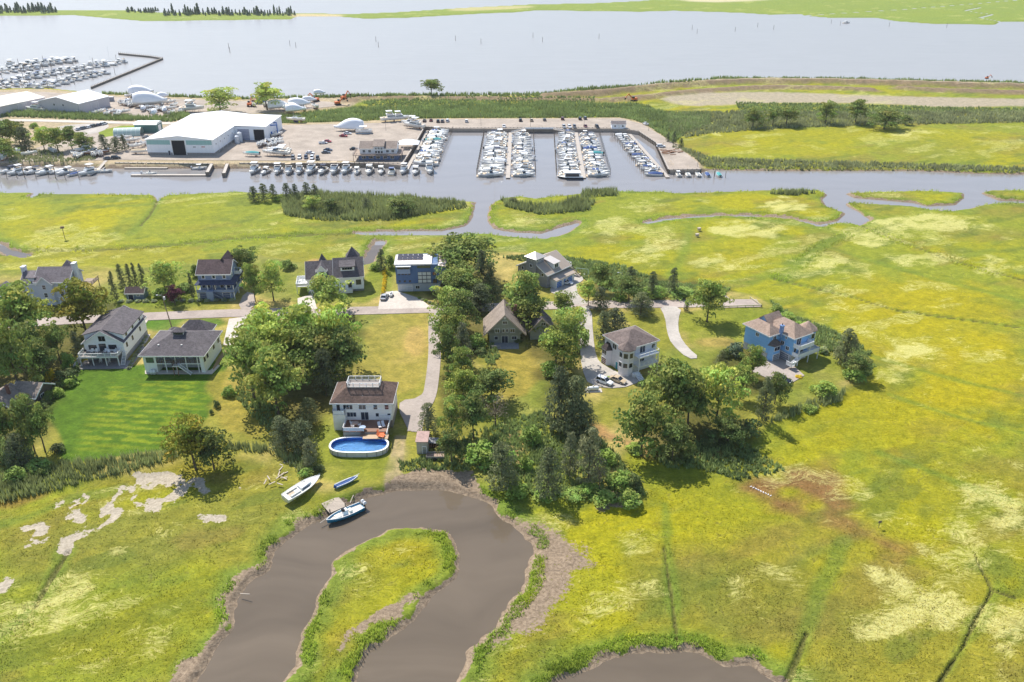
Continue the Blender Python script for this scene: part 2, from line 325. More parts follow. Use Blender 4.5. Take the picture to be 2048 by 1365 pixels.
# uplands
dry = mixn(np.broadcast_to(C(140,136,58), cov.shape), np.broadcast_to(C(172,154,94), cov.shape), sstep(.45, .68, n20*.6+n6*.4))
dry = mixn(dry, np.broadcast_to(C(108,122,44), cov.shape), sstep(.5, .68, fbm(TX, TY, 22, 8, 2))*.7)
upm = sstep(2.5, -1.0, dU+(n6-.5)*3); cov = mixn(cov, dry, upm)
LAWN = [(150,737),(280,735),(450,722),(458,745),(430,812),(412,850),(352,905),(239,921),(128,936),(118,915),(130,881),(84,824),(137,775)]
tl = paint(LAWN, (82,110,28), .6, 1., .6)
for tr_ in ([(796,880),(786,920),(774,975)],[(808,880),(800,920),(790,978)]): cov = mixn(cov, np.broadcast_to(C(170,150,120), cov.shape), sstep(1.1, .3, sdf(wpoly(tr_), TX, TY, closed=False)+(n6-.5)*.8)*.9)
paint([(790,878),(814,880),(800,950),(792,978),(770,978),(778,940)], (164,148,112), 1.2, .8)
# worn, yellowed mowing rows in the lawn
rows = np.sin((TY*.98+TX*.12)*2*math.pi/2.4+(n20-.5)*3)*.5+.5
dl = sdf(wpoly([(215,765),(400,765),(425,800),(360,900),(150,915),(165,860)]), TX, TY)
cov = mixn(cov, np.broadcast_to(C(136,146,34), cov.shape), sstep(1.5, -3, dl)*sstep(.52, .74, rows*.32+fbm(TX*.5, TY, 1.5, 10, 3)*.85)*.6)
for p, c, a in [([(735,640),(862,630),(862,700),(845,770),(800,798),(720,790),(700,740),(730,700)],(150,148,62),.7),(ell(830,690,26,30),(176,158,90),.6),([(980,700),(1080,695),(1090,760),(1030,810),(990,800)],(146,140,56),.8),([(280,640),(365,640),(365,660),(290,670)],(66,118,22),.9),([(410,640),(450,640),(446,655),(410,655)],(66,118,22),.9),([(230,600),(470,598),(470,606),(225,618)],(112,138,34),.9),
   ([(1210,630),(1325,622),(1335,670),(1350,700),(1320,720),(1300,660),(1230,650)],(122,134,40),.8),([(1360,620),(1530,616),(1560,650),(1480,690),(1400,710),(1365,670)],(118,138,34),.8),(ell(1430,690,40,12),(164,150,80),.7),([(1190,780),(1280,770),(1470,790),(1490,840),(1300,880),(1210,860)],(118,128,40),.8),([(1180,850),(1300,900),(1290,915),(1160,870)],(160,130,84),.8),
   ([(600,880),(790,910),(770,960),(680,985),(610,950)],(120,138,36),.7),([(430,740),(520,760),(560,830),(540,880),(450,870),(420,820)],(142,140,52),.8),([(1010,850),(1035,870),(1055,960),(1030,950)],(176,154,104),.8),([(1090,520),(1230,545),(1330,560),(1330,580),(1150,545)],(104,130,44),.8),(ell(640,528,30,9),(190,160,110),.8),
   ([(735,540),(790,545),(790,585),(758,600),(735,600)],(110,134,34),.9),([(590,560),(740,560),(757,606),(700,614),(580,600)],(112,136,36),.8),([(0,500),(300,490),(420,500),(400,540),(180,535),(0,545)],(140,148,36),.6),([(1640,690),(1710,760),(1640,790),(1590,760)],(112,132,38),.8)]:
    paint(p, (int(c[0]*1.04+4), int(c[1]*.97), int(c[2]*1.05+6)), 1.5, a*.9, 2)
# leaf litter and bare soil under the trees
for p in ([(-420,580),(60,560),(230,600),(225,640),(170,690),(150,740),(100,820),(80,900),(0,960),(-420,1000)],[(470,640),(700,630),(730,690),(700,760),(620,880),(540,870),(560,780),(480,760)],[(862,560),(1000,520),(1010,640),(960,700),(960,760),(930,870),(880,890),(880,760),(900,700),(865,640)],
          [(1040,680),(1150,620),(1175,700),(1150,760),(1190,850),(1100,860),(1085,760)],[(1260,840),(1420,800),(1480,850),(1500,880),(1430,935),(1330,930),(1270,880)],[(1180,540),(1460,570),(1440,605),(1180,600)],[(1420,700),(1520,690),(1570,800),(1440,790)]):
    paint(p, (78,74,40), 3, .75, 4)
cov = mixn(cov, np.broadcast_to(C(176,158,134), cov.shape), sstep(3, 0, dM)); cov = mixn(cov, np.broadcast_to(C(140,120,100), cov.shape), sstep(6, -1, dB+(n6-.5)*5))
cov = mixn(cov, np.broadcast_to(C(186,168,148), cov.shape), sstep(3.2, 1.5, sdf(wpoly([(860,190),(1000,191),(1100,190),(1200,185),(1390,169),(1500,164),(1620,164),(1760,167),(1900,171),(2100,176),(2470,184)]), TX, TY, closed=False))*.9)
paint([(1310,196),(1400,186),(1560,184),(1700,190),(1900,196),(2470,205),(2470,222),(2048,212),(1900,216),(1780,208),(1560,205),(1420,212),(1360,212)], (170,156,142), 3, .95)
paint([(575,28),(680,29),(690,33),(620,36),(590,36)], (206,184,150), 8, .9, 0); paint([(900,16),(1070,11),(1060,17),(900,24)], (198,182,140), 8, .7, 0); paint([(1330,-4),(1570,-4),(1520,2),(1400,6)], (206,190,166), 12, .9, 0)
# straw cowlicks
straw = np.zeros(TX.shape, np.float32); n4 = fbm(RX/2.2, RY, 3.2, 1, 3)
for cx, cy, rx, ry, a in [(1567,411,55,18,.9),(1512,458,110,22,.8),(1433,534,60,20,.75),(1724,476,90,14,.85),(1650,527,60,20,.75),(1700,545,60,12,.6),(1861,441,130,16,.8),(1946,448,80,22,.7),(1895,517,110,20,.7),(1980,534,60,18,.7),(1724,612,75,14,.75),(1785,612,40,12,.7),(1621,575,60,10,.7),(1570,602,60,14,.7),(1792,722,48,48,.85),(1468,561,60,12,.8),(1750,640,60,10,.55),
   (1706,788,70,16,.7),(1807,946,60,14,.8),(1719,981,18,36,.85),(1776,1042,50,20,.8),(1904,1073,70,30,.7),(1983,981,50,20,.7),(2031,1016,45,45,.8),(2027,893,50,20,.6),(1795,1225,95,75,.82),(1580,1133,55,20,.6),(1482,1187,50,28,.6),(1268,1187,45,55,.6),(2015,1310,80,85,.75),(1881,1156,55,30,.6),(1640,1040,60,12,.5),(1700,980,90,8,.4),
   (205,1191,90,52,.85),(266,1075,85,30,.85),(352,1089,32,24,.75),(27,1212,50,42,.75),(533,953,60,26,.7),(444,960,40,18,.6),(475,1028,50,18,.6),(380,1150,60,40,.4),(300,1320,80,30,.4),(550,430,28,24,.85),(600,442,50,10,.8),(730,440,70,9,.8),(840,432,60,7,.7),(1066,441,70,11,.6),(1227,459,70,30,.65),(1295,500,70,26,.7),(1278,421,36,9,.6),(1420,420,60,10,.4),
   (1440,265,45,4,.7),(1580,266,45,4,.75),(1820,266,60,8,.75),(1900,300,70,8,.6),(1640,280,40,5,.5),(1450,328,60,4,.6),(1990,290,60,8,.5),(60,465,20,6,.5),(200,410,20,6,.5),(690,425,20,4,.4),(700,1130,26,30,.55),(740,1180,22,20,.6),(800,1110,16,16,.6),(630,1340,20,40,.5),(1330,905,40,9,.6),(1400,935,50,7,.6),(1560,1000,110,8,.5),(1100,1300,90,20,.35)]:
    d = sdf(wpoly(ell(cx, cy, rx, ry)), TX, TY, 10); straw = np.maximum(straw, min(1., a*1.12)*sstep(6, -8, d+(n20-.5)*26+(n6-.5)*14)*(.7+.32*sstep(.4, .6, n4)))
straw = np.maximum(straw, .62*sstep(.47, .62, fbm(TX, TY, 20, 11, 3))*sstep(.38, .56, st))*(1-up)*(1-mu)*sstep(0, 3, DW)
# mud: creek banks, the slumped flat, pans, ramp
mud = sstep(2.0, .5, DW+(nz-.5)*2.2)*sstep(800, 500, TY)
FLAT = [(1000,1025),(1060,1040),(1110,1052),(1160,1085),(1190,1135),(1150,1165),(1130,1205),(1085,1250),(1020,1275),(975,1300),(960,1290),(1005,1230),(1050,1180),(1060,1110),(1020,1050)]
for p, soft in [(FLAT, 3.), ([(745,1002),(775,975),(800,957),(860,946),(940,952),(985,985),(995,1018),(960,1003),(900,988),(805,985)], 1.2), ([(340,1365),(400,1290),(450,1200),(500,1140),(540,1110),(570,1080),(600,1050),(640,1005),(660,1020),(560,1100),(520,1160),(480,1230),(460,1290),(410,1365)], 2.2),
   ([(700,1270),(760,1240),(800,1235),(830,1190),(800,1200),(740,1230),(690,1265),(680,1320)], 1.6), ([(770,972),(790,965),(800,985),(775,990)], 1.), ([(1170,990),(1290,1000),(1300,1015),(1200,1018)], 1.)]:
    mud = np.maximum(mud, sstep(soft, -soft, sdf(wpoly(p), TX, TY)+(nz-.5)*4+(n6-.5)*3)*(.76 if p is FLAT else .95))
cov = mixn(cov, np.broadcast_to(C(98,96,54), cov.shape), CUT*.85)
pan = np.full(TX.shape, 12., np.float32)
for p, wd in [([(285,958),(330,962),(378,962),(352,990)],3.4),([(330,955),(300,975)],2.5),([(245,972),(222,1005),(205,1032)],1.6),([(250,972),(275,985),(262,1000),(300,1020)],1.3),([(300,1000),(318,1012)],2.4),([(125,1005),(160,1030),(168,1052),(128,1098)],1.5),([(235,1025),(200,1055),(170,1062),(130,1085)],2.2),([(150,1000),(130,1015),(140,1030)],1.2),([(165,985),(175,1000)],1.),([(60,1055),(85,1045),(75,1085)],2.6),([(400,1030),(440,1035)],1.2),([(395,960),(405,980)],1.4),([(10,1165),(0,1180)],2.),([(480,975),(520,985)],1.0)]:
    pan = np.minimum(pan, sdf(wpoly(p), TX, TY, closed=False)-wd*.42)
panm = sstep(.9, -.6, pan+(nz-.5)*3.4+(fbm(TX, TY, 1.3, 9, 2)-.5)*2)
TZ = TZ-.12*panm
me = None
nr, nc = TX.shape; idx = np.arange(nr*nc).reshape(nr, nc)
quads = np.stack([idx[1:, :-1], idx[1:, 1:], idx[:-1, 1:], idx[:-1, :-1]], -1).reshape(-1, 4)
def sample(X, Y):
    px, py = proj_v(X, Y); c = np.clip(np.round((px-CX[0])/3.4).astype(int), 0, nc-1); r = np.clip(np.searchsorted(CY, py), 0, nr-1); return r, c
def proj_v(X, Y, Z=0.):
    z = Z-CH; d = Y*math.cos(CT)-z*math.sin(CT); up_ = Y*math.sin(CT)+z*math.cos(CT); return 1024+CF*X/d, 682.5-CF*up_/d
# ---- terrain material
m, nt, b, N, L = nodes('marsh_and_lots')
tc = N('ShaderNodeTexCoord').outputs['Object']
A = lambda n: (lambda x: (setattr(x, 'attribute_name', n), x)[1])(N('ShaderNodeAttribute'))
wn_ = N('ShaderNodeTexNoise'); wn_.inputs['Scale'].default_value = .16; wn_.inputs['Detail'].default_value = 2; L(tc, wn_.inputs['Vector'])
vs_ = N('ShaderNodeVectorMath'); vs_.operation = 'MULTIPLY_ADD'; vs_.inputs[1].default_value = (9, 9, 0); L(wn_.outputs['Color'], vs_.inputs[0]); L(tc, vs_.inputs[2])
mp = N('ShaderNodeMapping'); mp.inputs['Rotation'].default_value = (0, 0, -.45); mp.inputs['Scale'].default_value = (.3, 1.15, 1.); L(vs_.outputs[0], mp.inputs[0])
mp2 = N('ShaderNodeMapping'); mp2.inputs['Rotation'].default_value = (0, 0, -.9); mp2.inputs['Scale'].default_value = (.35, 1.2, 1.); L(vs_.outputs[0], mp2.inputs[0]); nD = noise(nt, mp2.outputs[0], 3.4, 5, .68)
vo = N('ShaderNodeTexVoronoi'); vo.feature = 'DISTANCE_TO_EDGE'; vo.inputs['Scale'].default_value = .22; L(vs_.outputs[0], vo.inputs['Vector'])
nA = noise(nt, tc, .35, 6, .6); nB = noise(nt, tc, 1.6, 5, .65); nC = noise(nt, mp.outputs[0], 1.1, 5, .65)
col = mixc(nt, 1., A('cov').outputs['Color'], ramp(nt, nA, [(.3, (.72,.76,.7)), (.7, (1.22,1.2,1.2))]), 'MULTIPLY')
col = mixc(nt, 1., col, ramp(nt, nB, [(.3, (.78,.8,.78)), (.72, (1.17,1.15,1.12))]), 'MULTIPLY')
col = mixc(nt, 1., col, ramp(nt, nC, [(.32, (.84,.88,.86)), (.68, (1.14,1.1,1.06))]), 'MULTIPLY')
col = mixc(nt, 1., col, ramp(nt, nD, [(.33, (.8,.84,.8)), (.68, (1.2,1.16,1.1))]), 'MULTIPLY')
crack = mth(nt, 'MULTIPLY', ramp(nt, vo.outputs['Distance'], [(.0, 1), (.035, 0)]), ramp(nt, nA, [(.5, 0), (.6, 1)]))
col = mixc(nt, mth(nt, 'MULTIPLY', crack, mth(nt, 'MULTIPLY', A('wild').outputs['Fac'], .55)), col, lin(96,92,50))
sf = mth(nt, 'ADD', mth(nt, 'MULTIPLY', A('straw').outputs['Fac'], .45), mth(nt, 'MULTIPLY', mth(nt, 'ADD', mth(nt, 'MULTIPLY', nC, .5), mth(nt, 'MULTIPLY', nD, .5)), 1.15))
col = mixc(nt, ramp(nt, sf, [(.80, 0), (.98, .72)]), col, ramp(nt, nB, [(.3, lin(184,176,92)), (.7, lin(216,210,142))]))
mf = mth(nt, 'ADD', A('mud').outputs['Fac'], mth(nt, 'MULTIPLY', mth(nt, 'SUBTRACT', mth(nt, 'ADD', mth(nt, 'MULTIPLY', nB, .6), mth(nt, 'MULTIPLY', nD, .4)), .5), 2.2))
mcol = mixc(nt, ramp(nt, vo.outputs['Distance'], [(.0, .4), (.025, 0)]), ramp(nt, nB, [(.3, lin(112,96,78)), (.7, lin(168,148,124))]), lin(70,60,52))
col = mixc(nt, ramp(nt, mf, [(.46, 0), (.56, 1)]), col, mcol)
pf = mth(nt, 'ADD', A('pan').outputs['Fac'], mth(nt, 'MULTIPLY', mth(nt, 'SUBTRACT', mth(nt, 'ADD', mth(nt, 'MULTIPLY', nB, .5), mth(nt, 'MULTIPLY', nD, .5)), .5), 3.))
pfr = ramp(nt, pf, [(.45, 0), (.6, 1)]); col = mixc(nt, pfr, col, ramp(nt, nB, [(.3, lin(156,144,124)), (.7, lin(196,184,164))]))
L(col, b.inputs['Base Color']); b.inputs['Roughness'].default_value = .9; b.inputs['Specular IOR Level'].default_value = .15
bp = N('ShaderNodeBump'); bp.inputs['Strength'].default_value = .7; bp.inputs['Distance'].default_value = .35
hsum = mth(nt, 'ADD', mth(nt, 'MULTIPLY', nD, .7), mth(nt, 'MULTIPLY', nB, .6)); L(hsum, bp.inputs['Height']); L(bp.outputs[0], b.inputs['Normal'])
me = np_mesh('terrain', np.stack([TX, TY, TZ], -1).reshape(-1, 3), quads, m, {'cov': ('FLOAT_COLOR', np.concatenate([cov, np.ones(cov.shape[:2]+(1,))], -1)), 'straw': ('FLOAT', straw), 'mud': ('FLOAT', mud), 'pan': ('FLOAT', panm), 'wild': ('FLOAT', (1-up)*(1-mu))}, True)
terrain = tag(link('terrain', me), kind='structure')
# ---- water
def water(name, rgb, x0, x1, y0, y1, wave, rough, amp):
    m, nt, b, N, L = nodes(name); tc = N('ShaderNodeTexCoord').outputs['Object']
    mp = N('ShaderNodeMapping'); mp.inputs['Scale'].default_value = (.02, .09, 1); mp.inputs['Rotation'].default_value = (0, 0, .25); L(tc, mp.inputs[0])
    c = lin(*rgb); wv_ = N('ShaderNodeTexNoise'); wv_.inputs['Scale'].default_value = .03; L(tc, wv_.inputs['Vector']); wa = N('ShaderNodeVectorMath'); wa.operation = 'MULTIPLY_ADD'; wa.inputs[1].default_value = (2.5, 2.5, 0); L(wv_.outputs['Color'], wa.inputs[0]); L(mp.outputs[0], wa.inputs[2])
    n = noise(nt, wa.outputs[0], 1.3, 5)
    L(ramp(nt, n, [(.3, tuple(x*(1-amp) for x in c)), (.7, tuple(x*(1+amp) for x in c))]), b.inputs['Base Color'])
    b.inputs['Roughness'].default_value = rough; b.inputs['IOR'].default_value = 1.33
    bp = N('ShaderNodeBump'); bp.inputs['Strength'].default_value = wave; bp.inputs['Distance'].default_value = .1
    L(noise(nt, tc, .9, 3), bp.inputs['Height']); L(bp.outputs[0], b.inputs['Normal'])
    mb = MB().add([(x0,y0,WL),(x1,y0,WL),(x1,y1,WL),(x0,y1,WL)], [(0,1,2,3)])
    return tag(mb.build(name, m), kind='structure')
water('bay_water', (154,152,150), -9000, 9000, 520, 14000, .04, .32, .06)
water('channel_water', (138,134,132), -9000, 9000, 287, 520, .02, .07, .05)
water('creek_water', (102,91,77), -900, 900, -200, 287, .05, .05, .17)
# ================================================================== ROADS, DRIVES, YARDS
def sheet(name, px, z, mat, thick=.3, smooth=1, world=False, kind='structure'):
    w_ = np.asarray(px, float) if world else wpoly(px, z)
    if smooth: w_ = chaikin(w_, it=smooth)
    bm = bmesh.new(); top = [bm.verts.new((x, y, z)) for x, y in w_]; bot = [bm.verts.new((x, y, z-thick)) for x, y in w_]
    f = bm.faces.new(top); f.normal_update()
    n = len(top)
    for i in range(n): bm.faces.new((top[i], top[(i+1) % n], bot[(i+1) % n], bot[i]))
    bmesh.ops.triangulate(bm, faces=[f]); bmesh.ops.recalc_face_normals(bm, faces=bm.faces)
    me = bpy.data.meshes.new(name); bm.to_mesh(me); bm.free(); me.materials.append(mat)
    return tag(link(name, me), kind=kind)
def strip(name, px, width, z, mat, thick=.3, kind='structure'):
    c = chaikin(wpoly(px, z), closed=False); d = np.gradient(c, axis=0); d /= np.linalg.norm(d, axis=1)[:, None]; nrm = np.stack([-d[:, 1], d[:, 0]], 1)*width/2
    return sheet(name, np.vstack([c+nrm, (c-nrm)[::-1]]), z, mat, thick, 0, True, kind)
def gravelly(name, rgb, var=.14, tr=None):
    m, nt, b, N, L = nodes(name); tc = N('ShaderNodeTexCoord').outputs['Object']; c = lin(*rgb)
    n = noise(nt, tc, .12, 6, .6); col = ramp(nt, n, [(.3, tuple(x*(1-var*1.6) for x in c)), (.7, tuple(x*(1+var) for x in c))])
    n2 = noise(nt, tc, 1.1, 5, .7); col = mixc(nt, 1., col, ramp(nt, n2, [(.3, .84), (.7, 1.1)]), 'MULTIPLY')
    n3 = noise(nt, tc, 9, 3, .7); col = mixc(nt, 1., col, ramp(nt, n3, [(.3, .88), (.7, 1.08)]), 'MULTIPLY')
    L(col, b.inputs['Base Color']); b.inputs['Roughness'].default_value = .92; b.inputs['Specular IOR Level'].default_value = .2
    bp = N('ShaderNodeBump'); bp.inputs['Strength'].default_value = .3; bp.inputs['Distance'].default_value = .03; L(n3, bp.inputs['Height']); L(bp.outputs[0], b.inputs['Normal'])
    MATS[name] = m; return m
asph = gravelly('worn_asphalt', (176,162,152)); conc = gravelly('pale_concrete', (204,194,182), .08); grav = gravelly('pale_gravel', (186,178,168)); yardm = gravelly('marina_gravel', (174,161,147)); pave = gravelly('grey_pavers', (146,142,140), .08); soil = gravelly('bare_soil', (164,138,104), .2); dark_asph = gravelly('drive_asphalt', (172,160,150), .1)
strip('road', [(-300,668),(-100,655),(130,641),(270,634),(490,625),(700,622),(860,618),(1000,614),(1100,611),(1200,609),(1305,608),(1400,607),(1518,606)], 5.6, .93, asph)
strip('driveway', [(870,622),(868,660),(870,700),(866,750),(858,800),(836,826),(829,862)], 3.4, .935, dark_asph)
sheet('driveway', [(800,801),(839,796),(856,770),(860,800),(845,840),(838,864),(818,863),(806,838),(798,822)], .942, dark_asph)
sheet('driveway', [(474,619),(489,583),(512,588),(508,619)], .94, asph); sheet('driveway', [(458,638),(494,633),(467,692),(446,690)], .94, conc, smooth=0)
sheet('driveway', [(270,642),(296,641),(280,664),(268,664)], .94, conc, smooth=0); sheet('path', [(280,668),(301,669),(293,684),(284,692)], .94, conc, smooth=0)
sheet('driveway', [(595,597),(626,588),(634,618),(596,620)], .94, conc, smooth=0); sheet('driveway', [(762,585),(794,582),(842,598),(858,612),(858,616),(756,619)], .94, conc, smooth=0)
sheet('driveway', [(1096,582),(1113,566),(1126,556),(1152,546),(1171,556),(1153,571),(1156,592),(1182,607),(1150,611),(1142,600),(1118,592)], .94, grav)
sheet('driveway', [(1318,612),(1330,633),(1334,664),(1343,688),(1376,718),(1400,716),(1376,696),(1358,670),(1356,640),(1364,614)], .945, grav)
sheet('driveway', [(1153,614),(1183,614),(1186,670),(1192,715),(1206,730),(1250,752),(1284,745),(1284,762),(1240,778),(1178,772),(1163,735),(1160,690)], .945, grav)
sheet('driveway', [(1518,728),(1562,700),(1583,728),(1609,751),(1567,776),(1543,760),(1502,742)], .94, dark_asph, smooth=0)
sheet('patio', [(150,739),(170,721),(262,721),(281,690),(290,694),(262,737)], .93, pave, smooth=0); sheet('patio', [(290,741),(420,741),(434,729),(440,731),(424,748),(290,748)], .93, conc, smooth=0)
sheet('planting_bed', [(424,735),(455,690),(460,692),(428,742)], .95, soil)
sheet('parking_pad', [(1440,580),(1462,600),(1522,614),(1420,616)], .9, asph, smooth=0)
# marina ground
YZ = 1.15
sheet('marina_yard', [(-420,331),(236,320),(478,321),(700,322),(802,331),(848,254),(905,258),(1242,258),(1280,264),(1314,287),(1340,341),(1400,340),(1396,325),(1340,282),(1284,248),(1240,237),(840,239),(760,246),(640,249),(560,251),(470,232),(380,232),(310,262),(180,262),(60,300),(-420,300)], YZ, yardm, 2.2, 0)
sheet('boatyard', [(-420,186),(90,184),(205,193),(300,196),(480,203),(600,200),(660,204),(690,210),(640,216),(560,224),(480,228),(380,232),(340,236),(200,232),(40,230),(-420,232)], YZ, yardm, 2.2, 0)
strip('lane', [(-300,244),(40,240),(140,243),(260,246),(330,247),(420,246)], 6, 1.17, conc, 1.)
sheet('gravel_lot', [(110,252),(200,246),(222,250),(205,264),(160,272),(120,262)], 1.17, grav, 1.)
sheet('grass_verge', [(196,262),(262,248),(290,262),(240,270),(200,276)], 1.16, gravelly('green_verge', (128,142,40)), 1.)
# ================================================================== REEDS, GRASS, BRUSH (uncountable)
def leafmat(name, rgb, trans=.3, randv=.25, lift=.35):
    m, nt, b, N, L = nodes(name); c = lin(*rgb)
    a = N('ShaderNodeAttribute'); a.attribute_name = 'tone'; oi = N('ShaderNodeObjectInfo')
    col = mixc(nt, 1., c, a.outputs['Color'], 'MULTIPLY')
    col = mixc(nt, 1., col, ramp(nt, oi.outputs['Random'], [(0, (1-randv, 1-randv, 1-randv*.8)), (.5, (1, 1, 1)), (1, (1+randv*.7, 1+randv*.45, 1))]), 'MULTIPLY')
    L(col, b.inputs['Base Color']); b.inputs['Roughness'].default_value = .75; b.inputs['Specular IOR Level'].default_value = .2
    ge = N('ShaderNodeNewGeometry'); va = N('ShaderNodeVectorMath'); va.operation = 'ADD'; va.inputs[1].default_value = (0, 0, lift); L(ge.outputs['Normal'], va.inputs[0])
    vn = N('ShaderNodeVectorMath'); vn.operation = 'NORMALIZE'; L(va.outputs[0], vn.inputs[0]); L(vn.outputs[0], b.inputs['Normal'])
    t = N('ShaderNodeBsdfTranslucent'); L(col, t.inputs[0]); mx = N('ShaderNodeMixShader'); mx.inputs[0].default_value = trans
    L(b.outputs[0], mx.inputs[1]); L(t.outputs[0], mx.inputs[2]); L(mx.outputs[0], nt.nodes['Material Output'].inputs[0]); MATS[name] = m; return m
def scatter(polys, dens):
    out = []
    for px in polys:
        w_ = wpoly(px); a = w_.min(0); b_ = w_.max(0); n = int((b_-a).prod()*dens); q = a+RNG.random((n, 2))*(b_-a)
        out.append(q[sdf(w_, q[:, 0], q[:, 1], 5.) < 0])
    return np.vstack(out)
def blades(name, pts, h, wdt, k, mat, lean=.25, tone=None, tvar=.3, zoff=-.05, spread=.35):
    n = len(pts); r, c = sample(pts[:, 0], pts[:, 1]); z = TZ[r, c]+zoff
    keep = (DW[r, c] > .15); pts = pts[keep]; z = z[keep]; n = len(pts)
    if tone is not None: tone = tone[keep]
    h = (h if np.ndim(h) == 0 else h[keep])*np.ones(n)*(.82+.36*RNG.random(n))
    h = h*(.55+.9*fbm(pts[:, 0], pts[:, 1], 5, 4, 2)); tl_ = (.66+.68*fbm(pts[:, 0], pts[:, 1], 8, 8, 2))[:, None]
    V = np.empty((n, k, 3, 3), np.float32); T = np.empty((n, k, 3, 3), np.float32)
    for j in range(k):
        a = RNG.random(n)*2*math.pi; o = (RNG.random((n, 2))-.5)*spread*2; hh = h*(.65+.5*RNG.random(n)); la = RNG.random(n)*2*math.pi; ll = lean*hh*RNG.random(n)
        bx = pts[:, 0]+o[:, 0]; by = pts[:, 1]+o[:, 1]; dx = np.cos(a)*wdt/2; dy = np.sin(a)*wdt/2
        V[:, j, 0] = np.stack([bx-dx, by-dy, z], -1); V[:, j, 1] = np.stack([bx+dx, by+dy, z], -1); V[:, j, 2] = np.stack([bx+np.cos(la)*ll, by+np.sin(la)*ll, z+hh], -1)
        tv = (1-tvar+2*tvar*RNG.random(n))[:, None]*(1 if tone is None else tone)*tl_*np.ones((n, 3)); T[:, j] = tv[:, None, :]
    V = V.reshape(-1, 3); F_ = np.arange(len(V)).reshape(-1, 3); T = np.concatenate([T.reshape(-1, 3), np.ones((len(V), 1))], 1)
    return tag(link(name, np_mesh(name, V, F_, mat, {'tone': ('FLOAT_COLOR', T)})), kind='stuff')
reed = leafmat('reed_leaf', (150,158,100), .35, 0, 1.); brushm = leafmat('brush_leaf', (146,162,96), .35, 0, 1.); grassm = leafmat('grass_blade', (255,255,255), .3, 0, 1.6); tuftm = leafmat('tuft_blade', (255,255,255), .3, 0, 5.); shorem = leafmat('cordgrass_blade', (255,255,255), .5, 0, 3.); phrag = leafmat('phragmites_leaf', (156,160,110), .35, 0, 1.)
o = blades('reed_bed', scatter([[(560,234),(700,217),(1000,208),(1280,209),(1330,227),(1420,228),(1420,250),(1370,268),(1345,290),(1290,252),(1240,236),(850,238),(640,247),(560,250)]], 1.1), 2., .5, 4, brushm)
tag(o, 'dense green reeds between the marina car park and the dredge site', 'reeds')
o = blades('reed_bed', scatter([[(1330,226),(1480,224),(1700,226),(2048,222),(2300,224),(2300,252),(2048,246),(1800,250),(1600,256),(1500,262),(1420,268),(1370,276),(1340,262)]], .9), 1.7, .5, 4, phrag)
tag(o, 'grey-green reeds along the upper edge of the yellow marsh', 'reeds')
o = blades('reed_bed', scatter([[(205,192),(478,201),(700,199),(844,196),(1083,193),(1158,184),(1380,172),(1433,162),(1621,162),(1861,167),(2048,171),(2400,178),(2400,171),(2048,165),(1621,157),(1433,156),(1380,166),(1158,178),(1083,188),(844,190),(700,192),(478,197),(300,190),(205,188)]], .5), 2., .8, 4, brushm)
tag(o, 'low green reeds fringing the shore of the open bay', 'reeds')
o = blades('reed_bed', scatter([[(720,204),(780,199),(1190,199),(1190,206),(1000,208),(740,212)],[(1470,205),(1540,207),(1760,212),(2048,218),(2300,222),(2300,230),(2048,226),(1700,230),(1480,232),(1480,222)]], .6), 1.3, .7, 4, brushm)
tag(o, 'green scrub growing on the inner slope of the earth berm', 'scrub')
o = blades('reed_bed', scatter([[(-100,228),(40,228),(200,234),(290,240),(375,231),(384,240),(340,248),(280,246),(150,243),(40,238),(-100,240)]], 1.), 2.4, .6, 4, brushm)
tag(o, 'bushy green hedgerow between the boatyard and the concrete lane', 'hedgerow')
o = blades('reed_bed', scatter([[(560,396),(640,386),(830,396),(930,407),(936,416),(870,426),(780,442),(650,442),(570,432)],[(1001,400),(1010,414),(1080,430),(1180,422),(1192,405),(1150,396),(1120,411),(1050,409)],[(1165,386),(1190,380),(1232,380),(1238,391),(1160,397)],[(1530,388),(1600,384),(1632,387),(1600,392)]], 1.6), 2.3, .4, 4, reed)
tag(o, 'tall dark green reed beds on the marsh island beside the channel', 'reeds')
o = blades('reed_bed', scatter([[(1340,298),(1372,310),(1400,330),(1420,338),(1567,340),(1703,340),(1837,340),(2048,346),(2048,336),(1800,328),(1560,322),(1420,316),(1380,300)],[(15,306),(125,306),(132,325),(190,312),(192,324),(130,331),(20,331)]], 1.), 1.5, .45, 4, phrag)
tag(o, 'olive reeds along the far bank of the boat channel', 'reeds')
o = blades('reed_bed', scatter([[(-100,985),(0,962),(130,932),(250,922),(350,905),(362,922),(250,950),(100,985),(0,1008),(-100,1020)],[(450,893),(560,903),(610,935),(600,955),(555,915),(450,905)],[(1545,842),(1600,815),(1690,785),(1680,805),(1600,832),(1540,850)]], 3.), 1.7, .3, 4, reed)
tag(o, 'tall reeds between the mown lawns and the salt marsh', 'reeds')
BR = [[(930,880),(1010,850),(1080,830),(1190,870),(1240,925),(1290,990),(1270,1018),(1180,1005),(1010,985),(960,945),(800,948),(800,928),(880,915)],[(1290,905),(1470,880),(1500,893),(1570,940),(1480,962),(1420,945),(1330,935)],[(1540,602),(1600,640),(1660,662),(1740,705),(1745,750),(1700,770),(1680,720),(1620,690),(1560,650)],
      [(1130,520),(1200,540),(1300,560),(1460,582),(1440,602),(1300,598),(1170,566)],[(590,905),(635,925),(628,955),(595,960)],[(0,880),(60,900),(90,940),(0,970)],[(985,690),(1000,720),(985,740),(960,720)],[(480,760),(560,830),(535,870),(470,800)],[(1000,520),(1100,510),(1240,530),(1300,555),(1150,545)]]
o = blades('brush', scatter(BR, 2.4), .95, .5, 5, brushm, .6, tvar=.4); tag(o, 'tangled green brush growing between the trees', 'brush')
